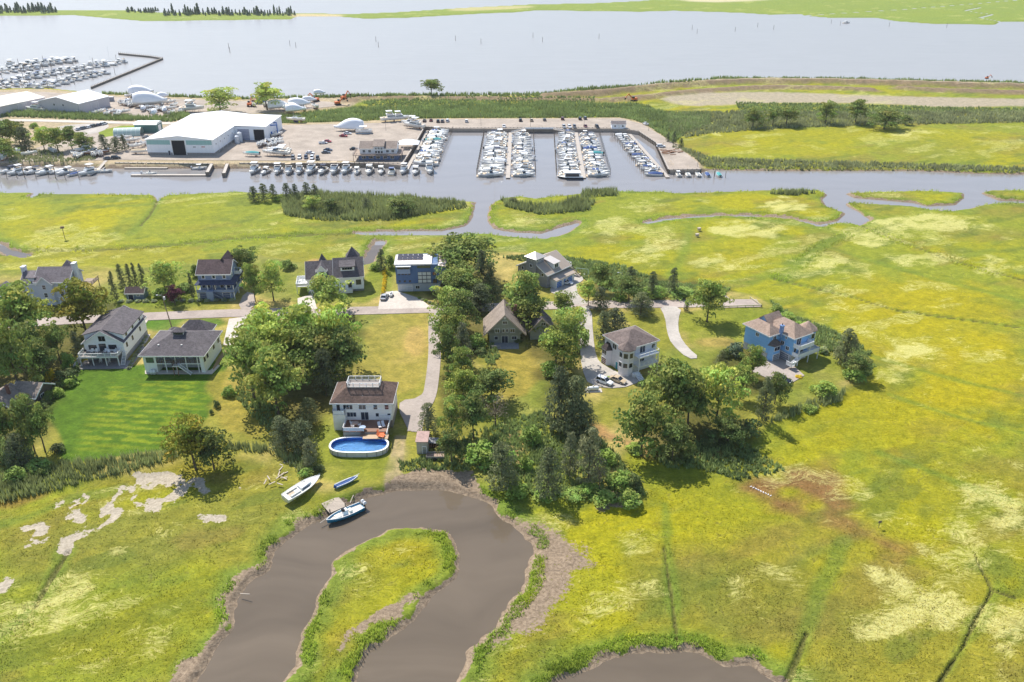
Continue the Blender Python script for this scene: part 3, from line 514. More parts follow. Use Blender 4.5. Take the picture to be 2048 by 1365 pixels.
# shore fringe and marsh tufts take the colour of the turf they stand in
grid = np.column_stack([np.ravel(TX), np.ravel(TY)]); rDW = np.ravel(DW); rTY = np.ravel(TY); rcov = cov.reshape(-1, 3); rmud = mud.ravel(); rpan = panm.ravel(); rup = up.ravel(); rstraw = straw.ravel()
DFR = np.minimum.reduce([sdf(wpoly(p), TX, TY, closed=False, margin=9.) for p in ([(0,511),(60,500),(200,500),(330,492),(450,478),(600,470),(714,466)],[(1642,453),(1587,438),(1505,433),(1430,432),(1330,440),(1292,447)],[(1690,470),(1640,495),(1560,555)],[(1719,450),(1900,520),(2048,560)])]).ravel()
rDF = np.minimum(rDW, np.where(DFR < 1.2, 0, DFR))
f = np.where((rDF > 1.2) & (rDF < 3.4) & (rTY < 420) & (rup < .3) & (np.ravel(fbm(TX, TY, 7, 2)) > .4+.14*np.ravel(fbm(TX, TY, 2.5, 6))) & (rmud < .8) & (np.abs(np.ravel(TX)) < rTY*.75+20))[0]
def jit(ix, n):
    cell = np.maximum(.25, rTY[ix]*rTY[ix]/105/1640*3.); g = np.repeat(grid[ix], n, 0); cc = np.repeat(cell, n)[:, None]; return g+(RNG.random(g.shape)-.5)*np.concatenate([np.repeat(rTY[ix]/1500*3.4, n)[:, None], cc], 1), np.repeat(ix, n)
pts, ii = jit(f[RNG.random(len(f)) < .6], 2); tn = rcov[ii]*np.array([2.2, 2.3, 2.3])
o = blades('shore_grass', pts, np.where(pts[:, 1] < 200, .62, .85), .2, 3, shorem, .7, tn, .3); tag(o, 'tall bright green cordgrass fringing the creek and channel banks', 'grass')
f = np.where((rDW > 2.5) & (rTY < 190) & (rup < .3) & (rmud < .5) & (rpan < .3) & (np.abs(np.ravel(TX)) < rTY*.75+15) & (RNG.random(len(rTY)) < .3))[0]
pts, ii = jit(f, 1); stt = (rstraw[ii]*.9+.15*RNG.random(len(ii)) > .62)[:, None]; tn = np.where(stt, np.array(lin(206,194,116)), rcov[ii]*1.3)
o = blades('marsh_grass', pts, .2, .24, 3, tuftm, 1.6, tn, .12, spread=.3); tag(o, 'short yellow-green salt hay covering the near marsh', 'grass')
# ================================================================== TREES
def cards(cen, nrm, size, rng, asp=.7):
    n = len(cen); a = rng.normal(size=(n, 3)); nrm = nrm+.55*rng.normal(size=(n, 3)); nrm /= np.linalg.norm(nrm, axis=1)[:, None]+1e-9
    u = np.cross(nrm, a); u /= np.linalg.norm(u, axis=1)[:, None]+1e-9; v = np.cross(nrm, u); s = (size*(.6+.8*rng.random(n)))[:, None]
    q = np.stack([cen+u*s, cen+v*s*asp, cen-u*s, cen-v*s*asp], 1); return q.reshape(-1, 3)
def sph(n, rng):
    v = rng.normal(size=(n, 3)); return v/np.linalg.norm(v, axis=1)[:, None]
def crown(kind, seed):
    r = np.random.default_rng(seed); C_, N_, S_, T_ = [], [], [], []
    if kind in ('leafy', 'round'):
        nb = 10 if kind == 'leafy' else 7                # main boughs, then clumps round each bough end
        ends = []
        for i in range(nb):
            a = 2*math.pi*(i/nb+r.random()*.12); rad = (.20+.14*r.random()) if i % 3 else .08*r.random(); zz = (.32+.48*r.random()) if i % 3 else .72+.12*r.random()
            ends.append((math.cos(a)*rad, math.sin(a)*rad, zz))
        cl = []
        for e in ends:
            for k in range(8): p = np.array(e)+r.normal(size=3)*np.array([.1, .1, .1]); cl.append(p)
        for p in cl:
            p[:2] *= min(1, .46/max(1e-6, math.hypot(*p[:2]))); p[2] = min(max(p[2], .2), .93)
            cr = .065+.06*r.random(); n = 46; d = sph(n, r); d[:, 2] = np.abs(d[:, 2])*.85-.15+.1*r.normal(size=n)
            C_.append(p+d*cr*np.array([1.15, 1.15, .8])); N_.append(d); S_.append(np.full(n, .024)); t = .72+.5*r.random(); T_.append(np.tile([t*(1+.12*r.normal()), t, t*.9], (n, 1)))
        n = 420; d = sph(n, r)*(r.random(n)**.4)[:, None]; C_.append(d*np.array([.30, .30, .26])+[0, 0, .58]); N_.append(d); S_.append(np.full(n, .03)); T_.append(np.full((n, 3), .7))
    elif kind == 'cedar':
        for k in range(95):
            z = .06+.9*(k+r.random())/95; rad = .5*(1-z)**.62*(.62+.4*r.random())*(min(1, .45+z*2.2)); a = r.random()*2*math.pi; p = np.array([math.cos(a)*rad, math.sin(a)*rad, z])
            n = 26; d = sph(n, r); d[:, 2] = np.abs(d[:, 2])*.9; C_.append(p+d*np.array([.095, .095, .042])); N_.append(d+np.array([p[0], p[1], .1])); S_.append(np.full(n, .021)); t = .7+.55*r.random(); T_.append(np.tile([t, t, t], (n, 1)))
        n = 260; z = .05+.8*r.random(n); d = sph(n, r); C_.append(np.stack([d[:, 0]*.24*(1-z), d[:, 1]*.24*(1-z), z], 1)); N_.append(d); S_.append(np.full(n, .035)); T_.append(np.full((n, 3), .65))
    elif kind == 'shrub':
        for k in range(26):
            d0 = sph(1, r)[0]; d0[2] = abs(d0[2]); p = d0*np.array([.34, .34, .62])*(.55+.45*r.random()); n = 36; d = sph(n, r); d[:, 2] = np.abs(d[:, 2])*.9-.1
            C_.append(p+d*np.array([.15, .15, .2])+[0, 0, .08]); N_.append(d); S_.append(np.full(n, .045)); t = .7+.5*r.random(); T_.append(np.tile([t*(1+.1*r.normal()), t, t*.9], (n, 1)))
    elif kind == 'spire':
        for k in range(16):
            z = .05+.9*k/16; n = 12; a = r.random(n)*2*math.pi; rad = .42*(1-z)+.05; C_.append(np.stack([np.cos(a)*rad*r.random(n), np.sin(a)*rad*r.random(n), z+.05*r.random(n)], 1)); N_.append(sph(n, r)); S_.append(np.full(n, .11)); T_.append(np.full((n, 3), .75+.4*r.random()))
    elif kind == 'wispy':
        for k in range(26):
            a = r.random()*2*math.pi; rad = .38*r.random()**.5; p = np.array([math.cos(a)*rad, math.sin(a)*rad, .4+.5*r.random()]); n = 22; d = sph(n, r); C_.append(p+d*.07); N_.append(d); S_.append(np.full(n, .016)); T_.append(np.full((n, 3), .8+.4*r.random()))
    C_ = np.vstack(C_); N_ = np.vstack(N_); S_ = np.concatenate(S_); T_ = np.vstack(T_)
    V = cards(C_, N_, S_, r); V[:, 2] = np.maximum(V[:, 2], 0); T4 = np.repeat(np.concatenate([T_, np.ones((len(T_), 1))], 1), 4, 0)
    return V, np.arange(len(V)).reshape(-1, 4), T4
def trunk(kind, seed):
    r = random.Random(seed); mb = MB()
    if kind in ('leafy', 'round', 'wispy'):
        k = .016; b0 = Vector((0, 0, -.02)); b1 = Vector((r.uniform(-.02, .02), r.uniform(-.02, .02), .3)); b2 = Vector((r.uniform(-.05, .05), r.uniform(-.05, .05), .62))
        mb.cyl(b0, b1, k*1.5, k, 7); mb.cyl(b1, b2, k, k*.5, 6)
        for i in range(12 if kind == 'wispy' else 8):
            a = i*2.4+r.random(); s = b1.lerp(b2, r.random()*.8); e = Vector((math.cos(a)*r.uniform(.2, .36), math.sin(a)*r.uniform(.2, .36), r.uniform(.5, .86))); mid = s.lerp(e, .5)+Vector((0, 0, .04)); mb.cyl(s, mid, k*.55, k*.4, 5); mb.cyl(mid, e, k*.4, k*.12, 5)
            for q in range(2):
                e2 = e+Vector((r.uniform(-.09, .09), r.uniform(-.09, .09), r.uniform(-.02, .1))); mb.cyl(mid.lerp(e, .5), e2, k*.22, k*.08, 4)
    elif kind in ('cedar', 'spire'):
        mb.cyl((0, 0, -.02), (.01, 0, .5), .022, .014, 6); mb.cyl((.01, 0, .5), (0, 0, .95), .014, .004, 5)
        for i in range(10): a = i*2.4; z = .12+.07*i; mb.cyl((0, 0, z), (math.cos(a)*.3*(1-z), math.sin(a)*.3*(1-z), z+.06), .007, .003, 4)
    else:
        for i in range(6): a = i*1.05; mb.cyl((math.cos(a)*.05, math.sin(a)*.05, -.03), (math.cos(a)*.25, math.sin(a)*.25, .55), .018, .006, 4)
    return mb
LEAF = {'d': ('leafy', (152,166,86)), 'l': ('round', (180,196,104)), 'k': ('leafy', (134,148,82)), 'c': ('cedar', (122,130,90)), 'o': ('cedar', (140,144,106)), 's': ('shrub', (150,174,88)), 'b': ('shrub', (116,130,80)), 'p': ('round', (112,64,80)), 'y': ('shrub', (232,206,60)), 'h': ('shrub', (178,186,150)),
        'g': ('wispy', (128,122,104)), 'e': ('spire', (128,142,116)), 'v': ('shrub', (132,150,120)), 'u': ('leafy', (164,164,70))}
NAMES = {'d': 'leafy_tree', 'l': 'leafy_tree', 'k': 'leafy_tree', 'c': 'cedar_tree', 'o': 'cedar_tree', 's': 'shrub', 'b': 'shrub', 'p': 'plum_tree', 'y': 'golden_shrub', 'h': 'hydrangea', 'g': 'bare_tree', 'e': 'conifer', 'v': 'shrub', 'u': 'leafy_tree'}
ADJ = {'d': 'broad mid green leafy tree', 'l': 'light green round-topped leafy tree', 'k': 'dark green dense leafy tree', 'c': 'dark green pointed cedar', 'o': 'thin olive-grey cedar', 's': 'fresh green rounded shrub', 'b': 'dark green low shrub', 'p': 'small purple-leaved tree', 'y': 'golden yellow shrub', 'h': 'white flowering hydrangea bush', 'g': 'nearly bare grey tree', 'e': 'small dark conifer', 'v': 'silvery green shrub', 'u': 'leafy tree with yellow-green top'}
bark = M('tree_bark', (96,84,70), .9, .3, 6, .6)
_cr = {}; TCOUNT = {}; TREES = {}
def tree_meshes(t, v):
    if (t, v) in _cr: return _cr[(t, v)]
    kind, rgb = LEAF[t]; key = ('geo', kind, v)
    if key not in _cr: _cr[key] = crown(kind, 100+v*13+len(kind))
    V, Fc, T4 = _cr[key]; nm = 'leaves_'+t
    mat = MATS.get(nm) or leafmat(nm, rgb, .3, .26, .45)
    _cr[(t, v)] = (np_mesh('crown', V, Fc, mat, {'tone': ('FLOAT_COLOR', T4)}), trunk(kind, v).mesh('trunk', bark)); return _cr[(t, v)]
def tree_at(t, X, Y, W, Hh, where, z=None, sy=1.):
    n = TCOUNT.get(t, 0); TCOUNT[t] = n+1; c, tk = tree_meshes(t, n % (2 if t in 'pyhveg' else 4))
    if z is None: r, q = sample(np.array([X]), np.array([Y])); z = float(TZ[r, q][0])
    rt = empty(NAMES[t], (X, Y, z-.05), random.uniform(0, 6.28), ADJ[t]+' '+where, 'shrub' if LEAF[t][0] == 'shrub' else 'tree', ADJ[t]+'s '+where)
    TREES.setdefault(rt['label'], []).append((Hh, rt)); rt.scale = (W, W*sy, Hh); link('crown', c, rt); link('trunk', tk, rt); return rt
def tree(t, x0, y0, x1, y1, where):
    full = LEAF[t][0] in ('shrub', 'cedar', 'spire'); px = (x0+x1)/2; W = (x1-x0)/ppm(y1); X, Y = P(px, y1, .6)
    if full: Y += W*(.42 if LEAF[t][0] == 'shrub' else .2); 
    qx, qy = proj(X, Y, .6); Hh = max(1., hgt(qx, qy, y0, .6)-(W*.12 if not full else W*.15)); tree_at(t, X, Y, W*1.13, Hh, where)
L_ = []
def T(where, s):
    for q in s.split(';'):
        a = q.split(); L_.append((a[0], *map(float, a[1:5]), where))
T('beside the grey house with two chimneys', 'd 0 560 118 700;u 125 553 228 676;d 0 636 84 790')
T('in the wooded lot beside the white gabled house', 'k 58 676 122 762;k 30 640 110 740;c 143 660 172 722;k 95 640 150 730;k -60 680 20 755;s 118 690 150 745;b 100 725 150 775;y 88 728 112 772;s 60 735 92 770;s 92 770 125 800;b 76 800 98 826;s 82 776 106 806;s 110 745 150 780;b 150 665 172 700')
T('in the grove beside the bright green lawn', 'k -10 800 50 905;c 8 862 66 938;k 40 790 100 905;d 60 805 122 905;c 35 780 80 850;s 40 910 96 955;s 0 925 50 975;s 60 930 96 960;b 90 880 126 915')
T('behind the small blue shed', 'c 222 540 240 606;c 236 526 256 585;c 255 526 269 580;c 267 524 281 582;c 280 525 297 583;l 295 515 372 592;s 345 560 385 590;s 300 565 345 600')
T('on the grass beside the flowering hedge', 'p 333 568 369 612')
T('beside the blue-grey porch house', 'k 465 488 524 566;d 490 520 532 604;l 520 518 576 604;s 556 512 590 545;c 380 545 392 600;s 375 520 400 560')
T('standing alone in the lot next to the bright lawn', 'l 455 650 565 800;l 480 598 600 745;l 560 594 670 740;l 620 596 724 745;d 500 690 616 832;k 590 640 700 770;k 650 650 735 770;c 622 690 682 800;d 540 640 640 760;c 596 790 642 852')
T('at the edge of the marsh below the lawn', 'u 343 818 440 935;k 390 850 465 935;c 535 825 600 908;c 572 832 640 912;o 602 875 637 938;s 440 765 470 800;b 425 795 440 820;b 418 815 428 832;s 590 930 625 965;b 622 925 650 950')
T('in front of the white house with dormers', 'l 613 543 702 628')
T('behind the blue flat-roofed house', 'd 860 458 1000 565;k 870 520 960 600;c 945 495 985 600;c 965 520 1000 600;k 900 540 980 610')
T('beside the flat-roofed house garden', 's 735 520 765 545;c 752 495 775 545;s 765 500 792 542;b 800 540 815 550')
T('in the row between the lane and the gable house', 'l 858 562 930 650;k 890 575 955 670;d 866 610 930 700;o 905 640 948 740;k 872 650 920 745;d 900 690 950 780;s 935 655 975 705;c 930 560 990 630;b 948 690 975 715;s 885 735 915 765')
T('around the gable-fronted house', 'l 1008 533 1096 650;k 1010 580 1100 660;d 1100 580 1150 634;l 1085 618 1172 730;d 1075 650 1152 745;s 1078 712 1128 762;b 1028 670 1048 690;s 1150 640 1180 700;l 1115 610 1180 690')
T('in the wooded strip behind the creek bend', 'd 895 728 960 810;k 940 726 1026 805;l 878 790 930 878;k 915 780 980 880;o 832 800 882 880;k 876 858 932 928;g 955 786 1026 856;c 1085 724 1150 870;c 1105 740 1192 880;c 1125 790 1195 890;s 925 868 1000 945;s 990 880 1040 950;s 1040 840 1090 900')
T('in the thicket at the marsh edge', 'c 966 876 1042 985;c 1066 886 1128 1000;o 1143 846 1212 975;g 1180 915 1216 985;o 1120 860 1160 960;s 1000 950 1060 1000;s 1060 970 1120 1005;s 1120 975 1180 1010;s 1180 975 1240 1018;s 1235 970 1292 1022;s 1215 930 1270 990;s 1150 960 1200 1000;s 1190 890 1240 940;s 1030 900 1070 950;b 1250 940 1290 990')
T('along the road by the gravel drive', 'k 1178 522 1222 585;l 1152 556 1200 614;c 1180 568 1222 625;k 1225 544 1290 606;c 1246 530 1276 580;c 1255 578 1310 636;s 1195 555 1230 580;c 1290 540 1318 600;s 1285 560 1340 604;c 1332 532 1358 594;s 1330 565 1400 604;s 1390 575 1465 608;s 1225 580 1260 608;c 1200 610 1260 688;c 1186 618 1228 690;s 1190 680 1225 700')
T('standing on the lawn beside the curved drive', 'd 1375 555 1452 645;c 1366 600 1380 625')
T('around the bright blue house', 'v 1454 672 1492 720;d 1478 688 1528 760;c 1428 698 1458 740;c 1664 652 1720 735;k 1684 705 1738 755;s 1635 690 1662 712;b 1567 757 1590 770;h 1640 688 1660 712;y 1592 748 1608 760;s 1540 602 1572 632;s 1560 618 1600 648;s 1590 635 1630 662;b 1440 690 1462 720;k 1525 745 1572 810;c 1506 748 1546 848;b 1478 822 1532 885;s 1628 752 1684 802;d 1452 728 1508 800;s 1600 800 1640 826;s 1690 720 1740 770')
T('in the group on the lawn below the bay-windowed house', 'd 1232 772 1332 908;d 1285 712 1395 852;d 1330 740 1420 860;l 1383 720 1478 846;k 1310 830 1380 920;b 1400 850 1460 905;b 1330 880 1400 930;k 1420 830 1490 890;s 1200 752 1230 768;s 1250 880 1290 910')
T('on the marsh island across from the moored boats', 'c 493 366 520 402;c 515 360 540 402;c 537 362 556 400;c 562 360 584 394;c 580 362 600 396;c 602 358 624 394;c 620 362 640 396;l 604 384 645 420;k 640 390 684 422;k 768 386 832 424;c 718 388 746 418;c 690 400 705 416;c 1012 388 1040 408;s 540 380 570 402')
T('in the boatyard', 'l 404 166 478 226;l 502 158 568 222')
T('alone on the bay shore', 'd 843 150 884 191')
T('in the belt of trees beside the concrete lane', 'k -20 230 45 300;k 20 236 62 290;c 30 248 70 305;d -10 270 40 320;l 70 250 110 304;d 95 252 140 306;k 125 250 165 300;k 150 262 190 308;c 195 266 222 308;c 218 272 246 308;c 240 268 258 304;s 55 240 75 260')
T('on the reedy bank above the yellow marsh', 'd 1484 210 1526 254;d 1530 212 1560 250;k 1548 203 1596 250;d 1632 194 1668 246;d 1690 192 1732 246;k 1735 205 1802 256;k 1800 226 1822 248;b 1934 154 1950 166')
T('beside the marina access road', 'c 1330 264 1341 286;c 1342 262 1354 290;c 1356 276 1368 298')
random.seed(11)
for a in L_: tree(*a)
for lab, ts in TREES.items():                            # single out by size where sizes tell them apart
    ts.sort(key=lambda a: -a[0]); n = len(ts)
    if n < 2: continue
    def short(s_): return ' '.join(s_.split()[:14])
    ts[0][1]['label'] = 'tallest '+lab if n > 2 else 'taller '+lab
    ts[-1][1]['label'] = 'shortest '+lab if n > 2 else 'shorter '+lab
    if n == 3: ts[1][1]['label'] = 'middle-sized '+lab
# rows of small shrubs
for i in range(13): x, y = 262+i*16.6, 604-i*.25; X, Y = P(x-20 if i < 5 else x+4, y+1, .8); tree_at('h', X, Y, 2.6, 1.3, 'in the clipped hedge along the road')
for i in range(11): X, Y = P(258+i*3.4, 738-i*6.2, .8); tree_at('h', X, Y, 1.5, 1.1, 'in the row beside the white gabled house')
for i in range(13): X, Y = P(766+i*.55-(i > 9)*3, 589-i*3.9, .8); tree_at('y', X, Y, 1.8, 1.5, 'in the row beside the blue flat-roofed house')
for i in range(7): X, Y = P(838+i*7, 598+i*3, .8); tree_at('h' if i % 2 else 's', X, Y, 1.7, 1.2, 'at the corner of the concrete driveway')
for i in range(12): X, Y = P(150-i*6.4, 742+i*7.2, .8); tree_at('b', X, Y, 3.2, 2.4, 'in the hedge along the bright lawn')
for i in range(56):
    x = 330+i*4.7; X, Y = P(x+random.uniform(-2, 2), 30+random.uniform(-1.5, 2.5)); h = random.uniform(4.5, 11)*random.choice((.7,1,1,1.25)); tree_at('e', X, Y, h*random.uniform(.45, .95), h, 'in the belt on the far barrier island', z=.2)
for i in range(22):
    X, Y = P(2+i*5.2+random.uniform(-2, 2), 25+random.uniform(-2, 2)); h = random.uniform(6, 14); tree_at('e', X, Y, h*.7, h, 'on the wooded end of the far island', z=.2)
for i in range(14):
    X, Y = P(252+i*5+random.uniform(-2, 2), 25+random.uniform(-2, 2)); h = random.uniform(4, 7); tree_at('e', X, Y, h*.9, h, 'on the open dunes of the far island', z=.2)
# ================================================================== HOUSES
white_trim = M('white_trim', (232,232,230), .5, .05); GL = glass()
_wc = {}
class House:
    def __init__(s, name, label, px=None, ang=0., cat='house', z=.8, xy=None, group=None):
        X, Y = xy if xy else P(*px, z); s.z = z; s.o = empty(name, (X, Y, z), math.radians(ang), label, cat, group)
    def part(s, n, mb, m, parent=None, label=None, bevel=0., smooth=False):
        o = mb.build(n, m, parent or s.o, smooth, bevel); tag(o, label); return o
    def box(s, n, x0, x1, y0, y1, z0, z1, m, parent=None, label=None, bevel=0.): return s.part(n, MB().box(x0, x1, y0, y1, z0, z1), m, parent, label, bevel)
    def gable(s, x0, x1, y0, y1, z, rise, m, axis='x', ov=.4, th=.22, wall=None, name='roof', trim=None):
        """pitched roof, ridge along axis; closes the gable ends with wall material"""
        mb = MB(); g = MB()
        if axis == 'x':
            ym = (y0+y1)/2; k = rise/(ym-y0); e = z-k*ov
            for sg, ya in ((0, y0-ov), (1, y1+ov)):
                p = [(x0-ov, ya, e), (x0-ov, ym, z+rise), (x0-ov, ym, z+rise+th), (x0-ov, ya, e+th)]; mb.prism(p, (x1-x0+2*ov, 0, 0))
            for x in (x0, x1-.12): g.prism([(x, y0, z-.02), (x, y1, z-.02), (x, ym, z+rise-.02)], (.12, 0, 0))
        else:
            xm = (x0+x1)/2; k = rise/(xm-x0); e = z-k*ov
            for xa in (x0-ov, x1+ov):
                p = [(xa, y0-ov, e), (xm, y0-ov, z+rise), (xm, y0-ov, z+rise+th), (xa, y0-ov, e+th)]; mb.prism(p, (0, y1-y0+2*ov, 0))
            for y in (y0, y1-.12): g.prism([(x0, y, z-.02), (x1, y, z-.02), (xm, y, z+rise-.02)], (0, .12, 0))
        r = s.part(name, mb, m)
        if wall:
            h_ = len(g.v)//2
            for q in (0, 1): g2 = MB(); g2.v = g.v[q*h_:(q+1)*h_]; g2.f = [tuple(i-q*h_ for i in f) for f in g.f[q*len(g.f)//2:(q+1)*len(g.f)//2]]; s.part('gable_wall', g2, wall)
        if trim:
            t = MB()
            if axis == 'x':
                for ya in (y0-ov-.06, y1+ov): t.box(x0-ov-.03, x1+ov+.03, ya, ya+.06, e-.12, e+th)
                for x in (x0-ov-.07, x1+ov+.01):
                    for ya in (y0-ov, y1+ov): t.beam((x+.03, ya, e+.06), (x+.03, ym, z+rise+.06), .06, .3)
            else:
                for xa in (x0-ov-.06, x1+ov): t.box(xa, xa+.06, y0-ov-.03, y1+ov+.03, e-.12, e+th)
                for y in (y0-ov-.07, y1+ov+.01):
                    for xa in (x0-ov, x1+ov): t.beam((xa, y+.03, e+.06), (xm, y+.03, z+rise+.06), .06, .3)
            s.part('fascia', t, trim)
        return r
    def hip(s, x0, x1, y0, y1, z, rise, m, ov=.5, th=.2, flat=0., name='roof', trim=None, ridge=None):
        X0, X1, Y0, Y1 = x0-ov, x1+ov, y0-ov, y1+ov; cx, cy = (X0+X1)/2, (Y0+Y1)/2
        d = min(X1-X0, Y1-Y0)/2-flat; a, b_, c_, d_ = X0+d, X1-d, Y0+d, Y1-d
        if flat == 0:
            if X1-X0 >= Y1-Y0: c_, d_ = cy-.01, cy+.01
            else: a, b_ = cx-.01, cx+.01
            if ridge: a, b_ = ridge
        rr = [[(X0,Y0,z-.0),(X1,Y0,z),(X1,Y1,z),(X0,Y1,z)], [(X0,Y0,z+th),(X1,Y0,z+th),(X1,Y1,z+th),(X0,Y1,z+th)], [(a,c_,z+rise+th),(b_,c_,z+rise+th),(b_,d_,z+rise+th),(a,d_,z+rise+th)]]
        r = s.part(name, MB().loft(rr), m)
        if trim:
            t = MB(); e = .05
            for q in ((X0-e,X1+e,Y0-e,Y0-.005),(X0-e,X1+e,Y1+.005,Y1+e),(X0-e,X0-.005,Y0,Y1),(X1+.005,X1+e,Y0,Y1)): t.box(*q, z-.06, z+th+.02)
            s.part('fascia', t, trim)
        return r
    def win(s, face, u, z, w, h, cols=2, rows=1, base=0., name='window', fm=None, gm=None, fr=.1, label=None, parent=None):
        """window on a wall: face f(ront) b(ack) l(eft) r(ight) at offset base; u along the wall, z sill; frame > pane"""
        fm = fm or white_trim; gm = gm or GL; key = (round(w, 2), round(h, 2), cols, rows, fm.name, gm.name, fr)
        if key not in _wc:
            mb = MB(); mb.box(-w/2-fr, w/2+fr, -.09, 0, -fr, 0).box(-w/2-fr, w/2+fr, -.09, 0, h, h+fr).box(-w/2-fr, -w/2, -.09, 0, 0, h).box(w/2, w/2+fr, -.09, 0, 0, h)
            for i in range(1, cols): x = -w/2+w*i/cols; mb.box(x-.03, x+.03, -.075, 0, 0, h)
            for i in range(1, rows): zz = h*i/rows; mb.box(-w/2, w/2, -.073, 0, zz-.03, zz+.03)
            _wc[key] = (mb.mesh('window', fm), MB().box(-w/2, w/2, -.04, -.005, 0, h).mesh('pane', gm))
        fme, pme = _wc[key]; f = link(name, fme, parent or s.o); tag(f, label)
        loc, rz = {'f': ((u, base, z), 0), 'b': ((u, base, z), math.pi), 'l': ((base, u, z), -math.pi/2), 'r': ((base, u, z), math.pi/2)}[face] if isinstance(face, str) else ((face[0]+math.cos(face[2])*u, face[1]+math.sin(face[2])*u, z), face[2])
        f.location = loc; f.rotation_euler = (0, 0, rz); link('pane', pme, f); return f
    def door(s, face, u, z, w, h, m, base=0., name='door', panels=0):
        o = s.win(face, u, z, w, h, 1, 1, base, name, white_trim, m)
        hd = MB().box(w*.32, w*.38, -.1, -.04, h*.42, h*.5).build('handle', M('dark_metal', (60,60,62), .4), o); return o
    def garage(s, face, u, z, w, h, m, base=0., panels=4): return s.win(face, u, z, w, h, 1, panels, base, 'garage_door', white_trim, m, .14)
    def rail(s, pts, z, h, m, parent=None, post=1.6, solid=False, infill=.16, name='railing'):
        mb = MB()
        for a, b_ in zip(pts[:-1], pts[1:]):
            a = Vector(a); b_ = Vector(b_); L_n = (b_-a).length; za = a.z if len(a) > 2 else 0; n = max(1, round(L_n/post))
            A_ = Vector((a.x, a.y, z)); B_ = Vector((b_.x, b_.y, z))
            mb.beam(A_+Vector((0,0,h)), B_+Vector((0,0,h)), .11, .07); mb.beam(A_+Vector((0,0,.12)), B_+Vector((0,0,.12)), .07, .06)
            for i in range(n+1): p = A_.lerp(B_, i/n); mb.box(p.x-.06, p.x+.06, p.y-.06, p.y+.06, z, z+h+.08)
            if solid: mb.beam(A_+Vector((0,0,h*.53)), B_+Vector((0,0,h*.53)), .04, h*.8)
            elif infill:
                k = int(L_n/infill)
                for i in range(1, k): p = A_.lerp(B_, i/k); mb.box(p.x-.016, p.x+.016, p.y-.016, p.y+.016, z+.1, z+h)
        return s.part(name, mb, m, parent)
    def posts(s, pts, z0, z1, m, r=.09, name='post'):
        me = MB().box(-r, r, -r, r, z0, z1).mesh(name, m)
        for x, y in pts: link(name, me, s.o, (x, y, 0))
    def stairs(s, x0, x1, y, z0, z1, n, m, axis='x', wd=1.1, name='stairs'):
        """flight from (x0,z0) to (x1,z1) along axis at lateral y"""
        st_ = s.part(name, MB().beam((x0, y, z0) if axis == 'x' else (y, x0, z0), (x1, y, z1) if axis == 'x' else (y, x1, z1), .06, .25).beam((x0, y+wd, z0) if axis == 'x' else (y+wd, x0, z0), (x1, y+wd, z1) if axis == 'x' else (y+wd, x1, z1), .06, .25), m)
        dx = (x1-x0)/n
        for i in range(n):
            xx = x0+dx*(i+.5); zz = z0+(z1-z0)*(i+.6)/n; a = abs(dx)*.55
            (MB().box(xx-a, xx+a, y, y+wd, zz-.04, zz) if axis == 'x' else MB().box(y, y+wd, xx-a, xx+a, zz-.04, zz)).build('tread', m, st_)
        return st_
# ---------------- white house with roof deck, back deck and pool
H_ = House('pool_house', 'white two-storey house with brown hipped roof and railed roof deck above an oval pool', (670,855.5), 0)
wv = siding('white_vinyl', (240,238,232), .14, .05); brn = shingles('brown_shingle', (112,92,82), .25, .35); stone = M('stucco_base', (150,140,128), .9, .15, 2, .3)
H_.box('foundation', -.02, 13.5, .02, 8.8, -.4, 2.0, stone); H_.box('wall', 0, 13.5, 0, 8.8, 2.0, 6.6, wv)
H_.hip(0, 13.5, 0, 8.8, 6.6, 2.3, brn, .5, .2, 1.6, trim=white_trim)
H_.box('roof_deck', 3.1, 10.6, 2.7, 6.1, 8.9, 9.25, M('grey_deck', (150,140,132), .8, .15)); H_.rail([(3.1,2.7),(10.6,2.7),(10.6,6.1),(3.1,6.1),(3.1,2.7)], 9.25, 1.05, white_trim, infill=.2)
for u, c in ((1.3, 1),): H_.door('f', u, 4.35, .75, 2., M('dark_door', (52,50,54), .4))
for u, w_, c in ((3.5, 2.1, 3), (6.8, 1.6, 2), (9.8, .85, 1), (12.4, .85, 1)): H_.win('f', u, 5.0, w_, 1.15, c, 2 if c == 1 else 1)
H_.win('f', 4.2, 3.0, 2.1, 1.15, 3); H_.win('f', 7.2, 2.15, 1.7, 2.05, 2, name='sliding_door'); H_.win('f', 10.1, 3.05, .7, .9, 1); H_.win('f', 12.8, 2.9, .7, .95, 1, 2)
for u in (2.2, 6.2): H_.win('r', u, 4.6, .9, 1.3, 1, 2, 13.5); H_.win('l', u, 4.6, .9, 1.3, 1, 2, 0)
for x, y in ((11.6, 4.6), (1.7, 4.9)): H_.part('skylight', MB().prism([(x-.3, y-.6, 7.75), (x+.3, y-.6, 7.75-.0), (x+.3, y+.6, 7.75), (x-.3, y+.6, 7.75)], (0, 0, .5)), M('skylight_frame', (70,64,62), .4))
H_.box('bump_out', .3, 2.8, -1.1, -.005, .0, 4.2, wv); H_.box('balcony', .1, 3.0, -1.3, -.006, 4.2, 4.35, white_trim); H_.rail([(.15,-.1),(.15,-1.25),(2.95,-1.25),(2.95,-.1)], 4.35, .95, white_trim, solid=True)
H_.part('vent', MB().cyl((6.9, 1.2, 7.4), (6.9, 1.2, 7.95), .12), white_trim)
H_.part('antenna', MB().cyl((10.65, 6.1, 9.2), (10.6, 6.1, 12.2), .035), M('pale_metal', (176,178,180), .4, metal=.5))
deckm = siding('brown_decking', (126,92,72), .15, .12); 
H_.box('deck', 2.9, 13.2, -4.9, -.007, 1.9, 2.1, deckm); H_.box('lower_deck', 7.6, 13.3, -6.9, -4.905, 1.35, 1.5, siding('tan_decking', (178,150,118), .15, .1))
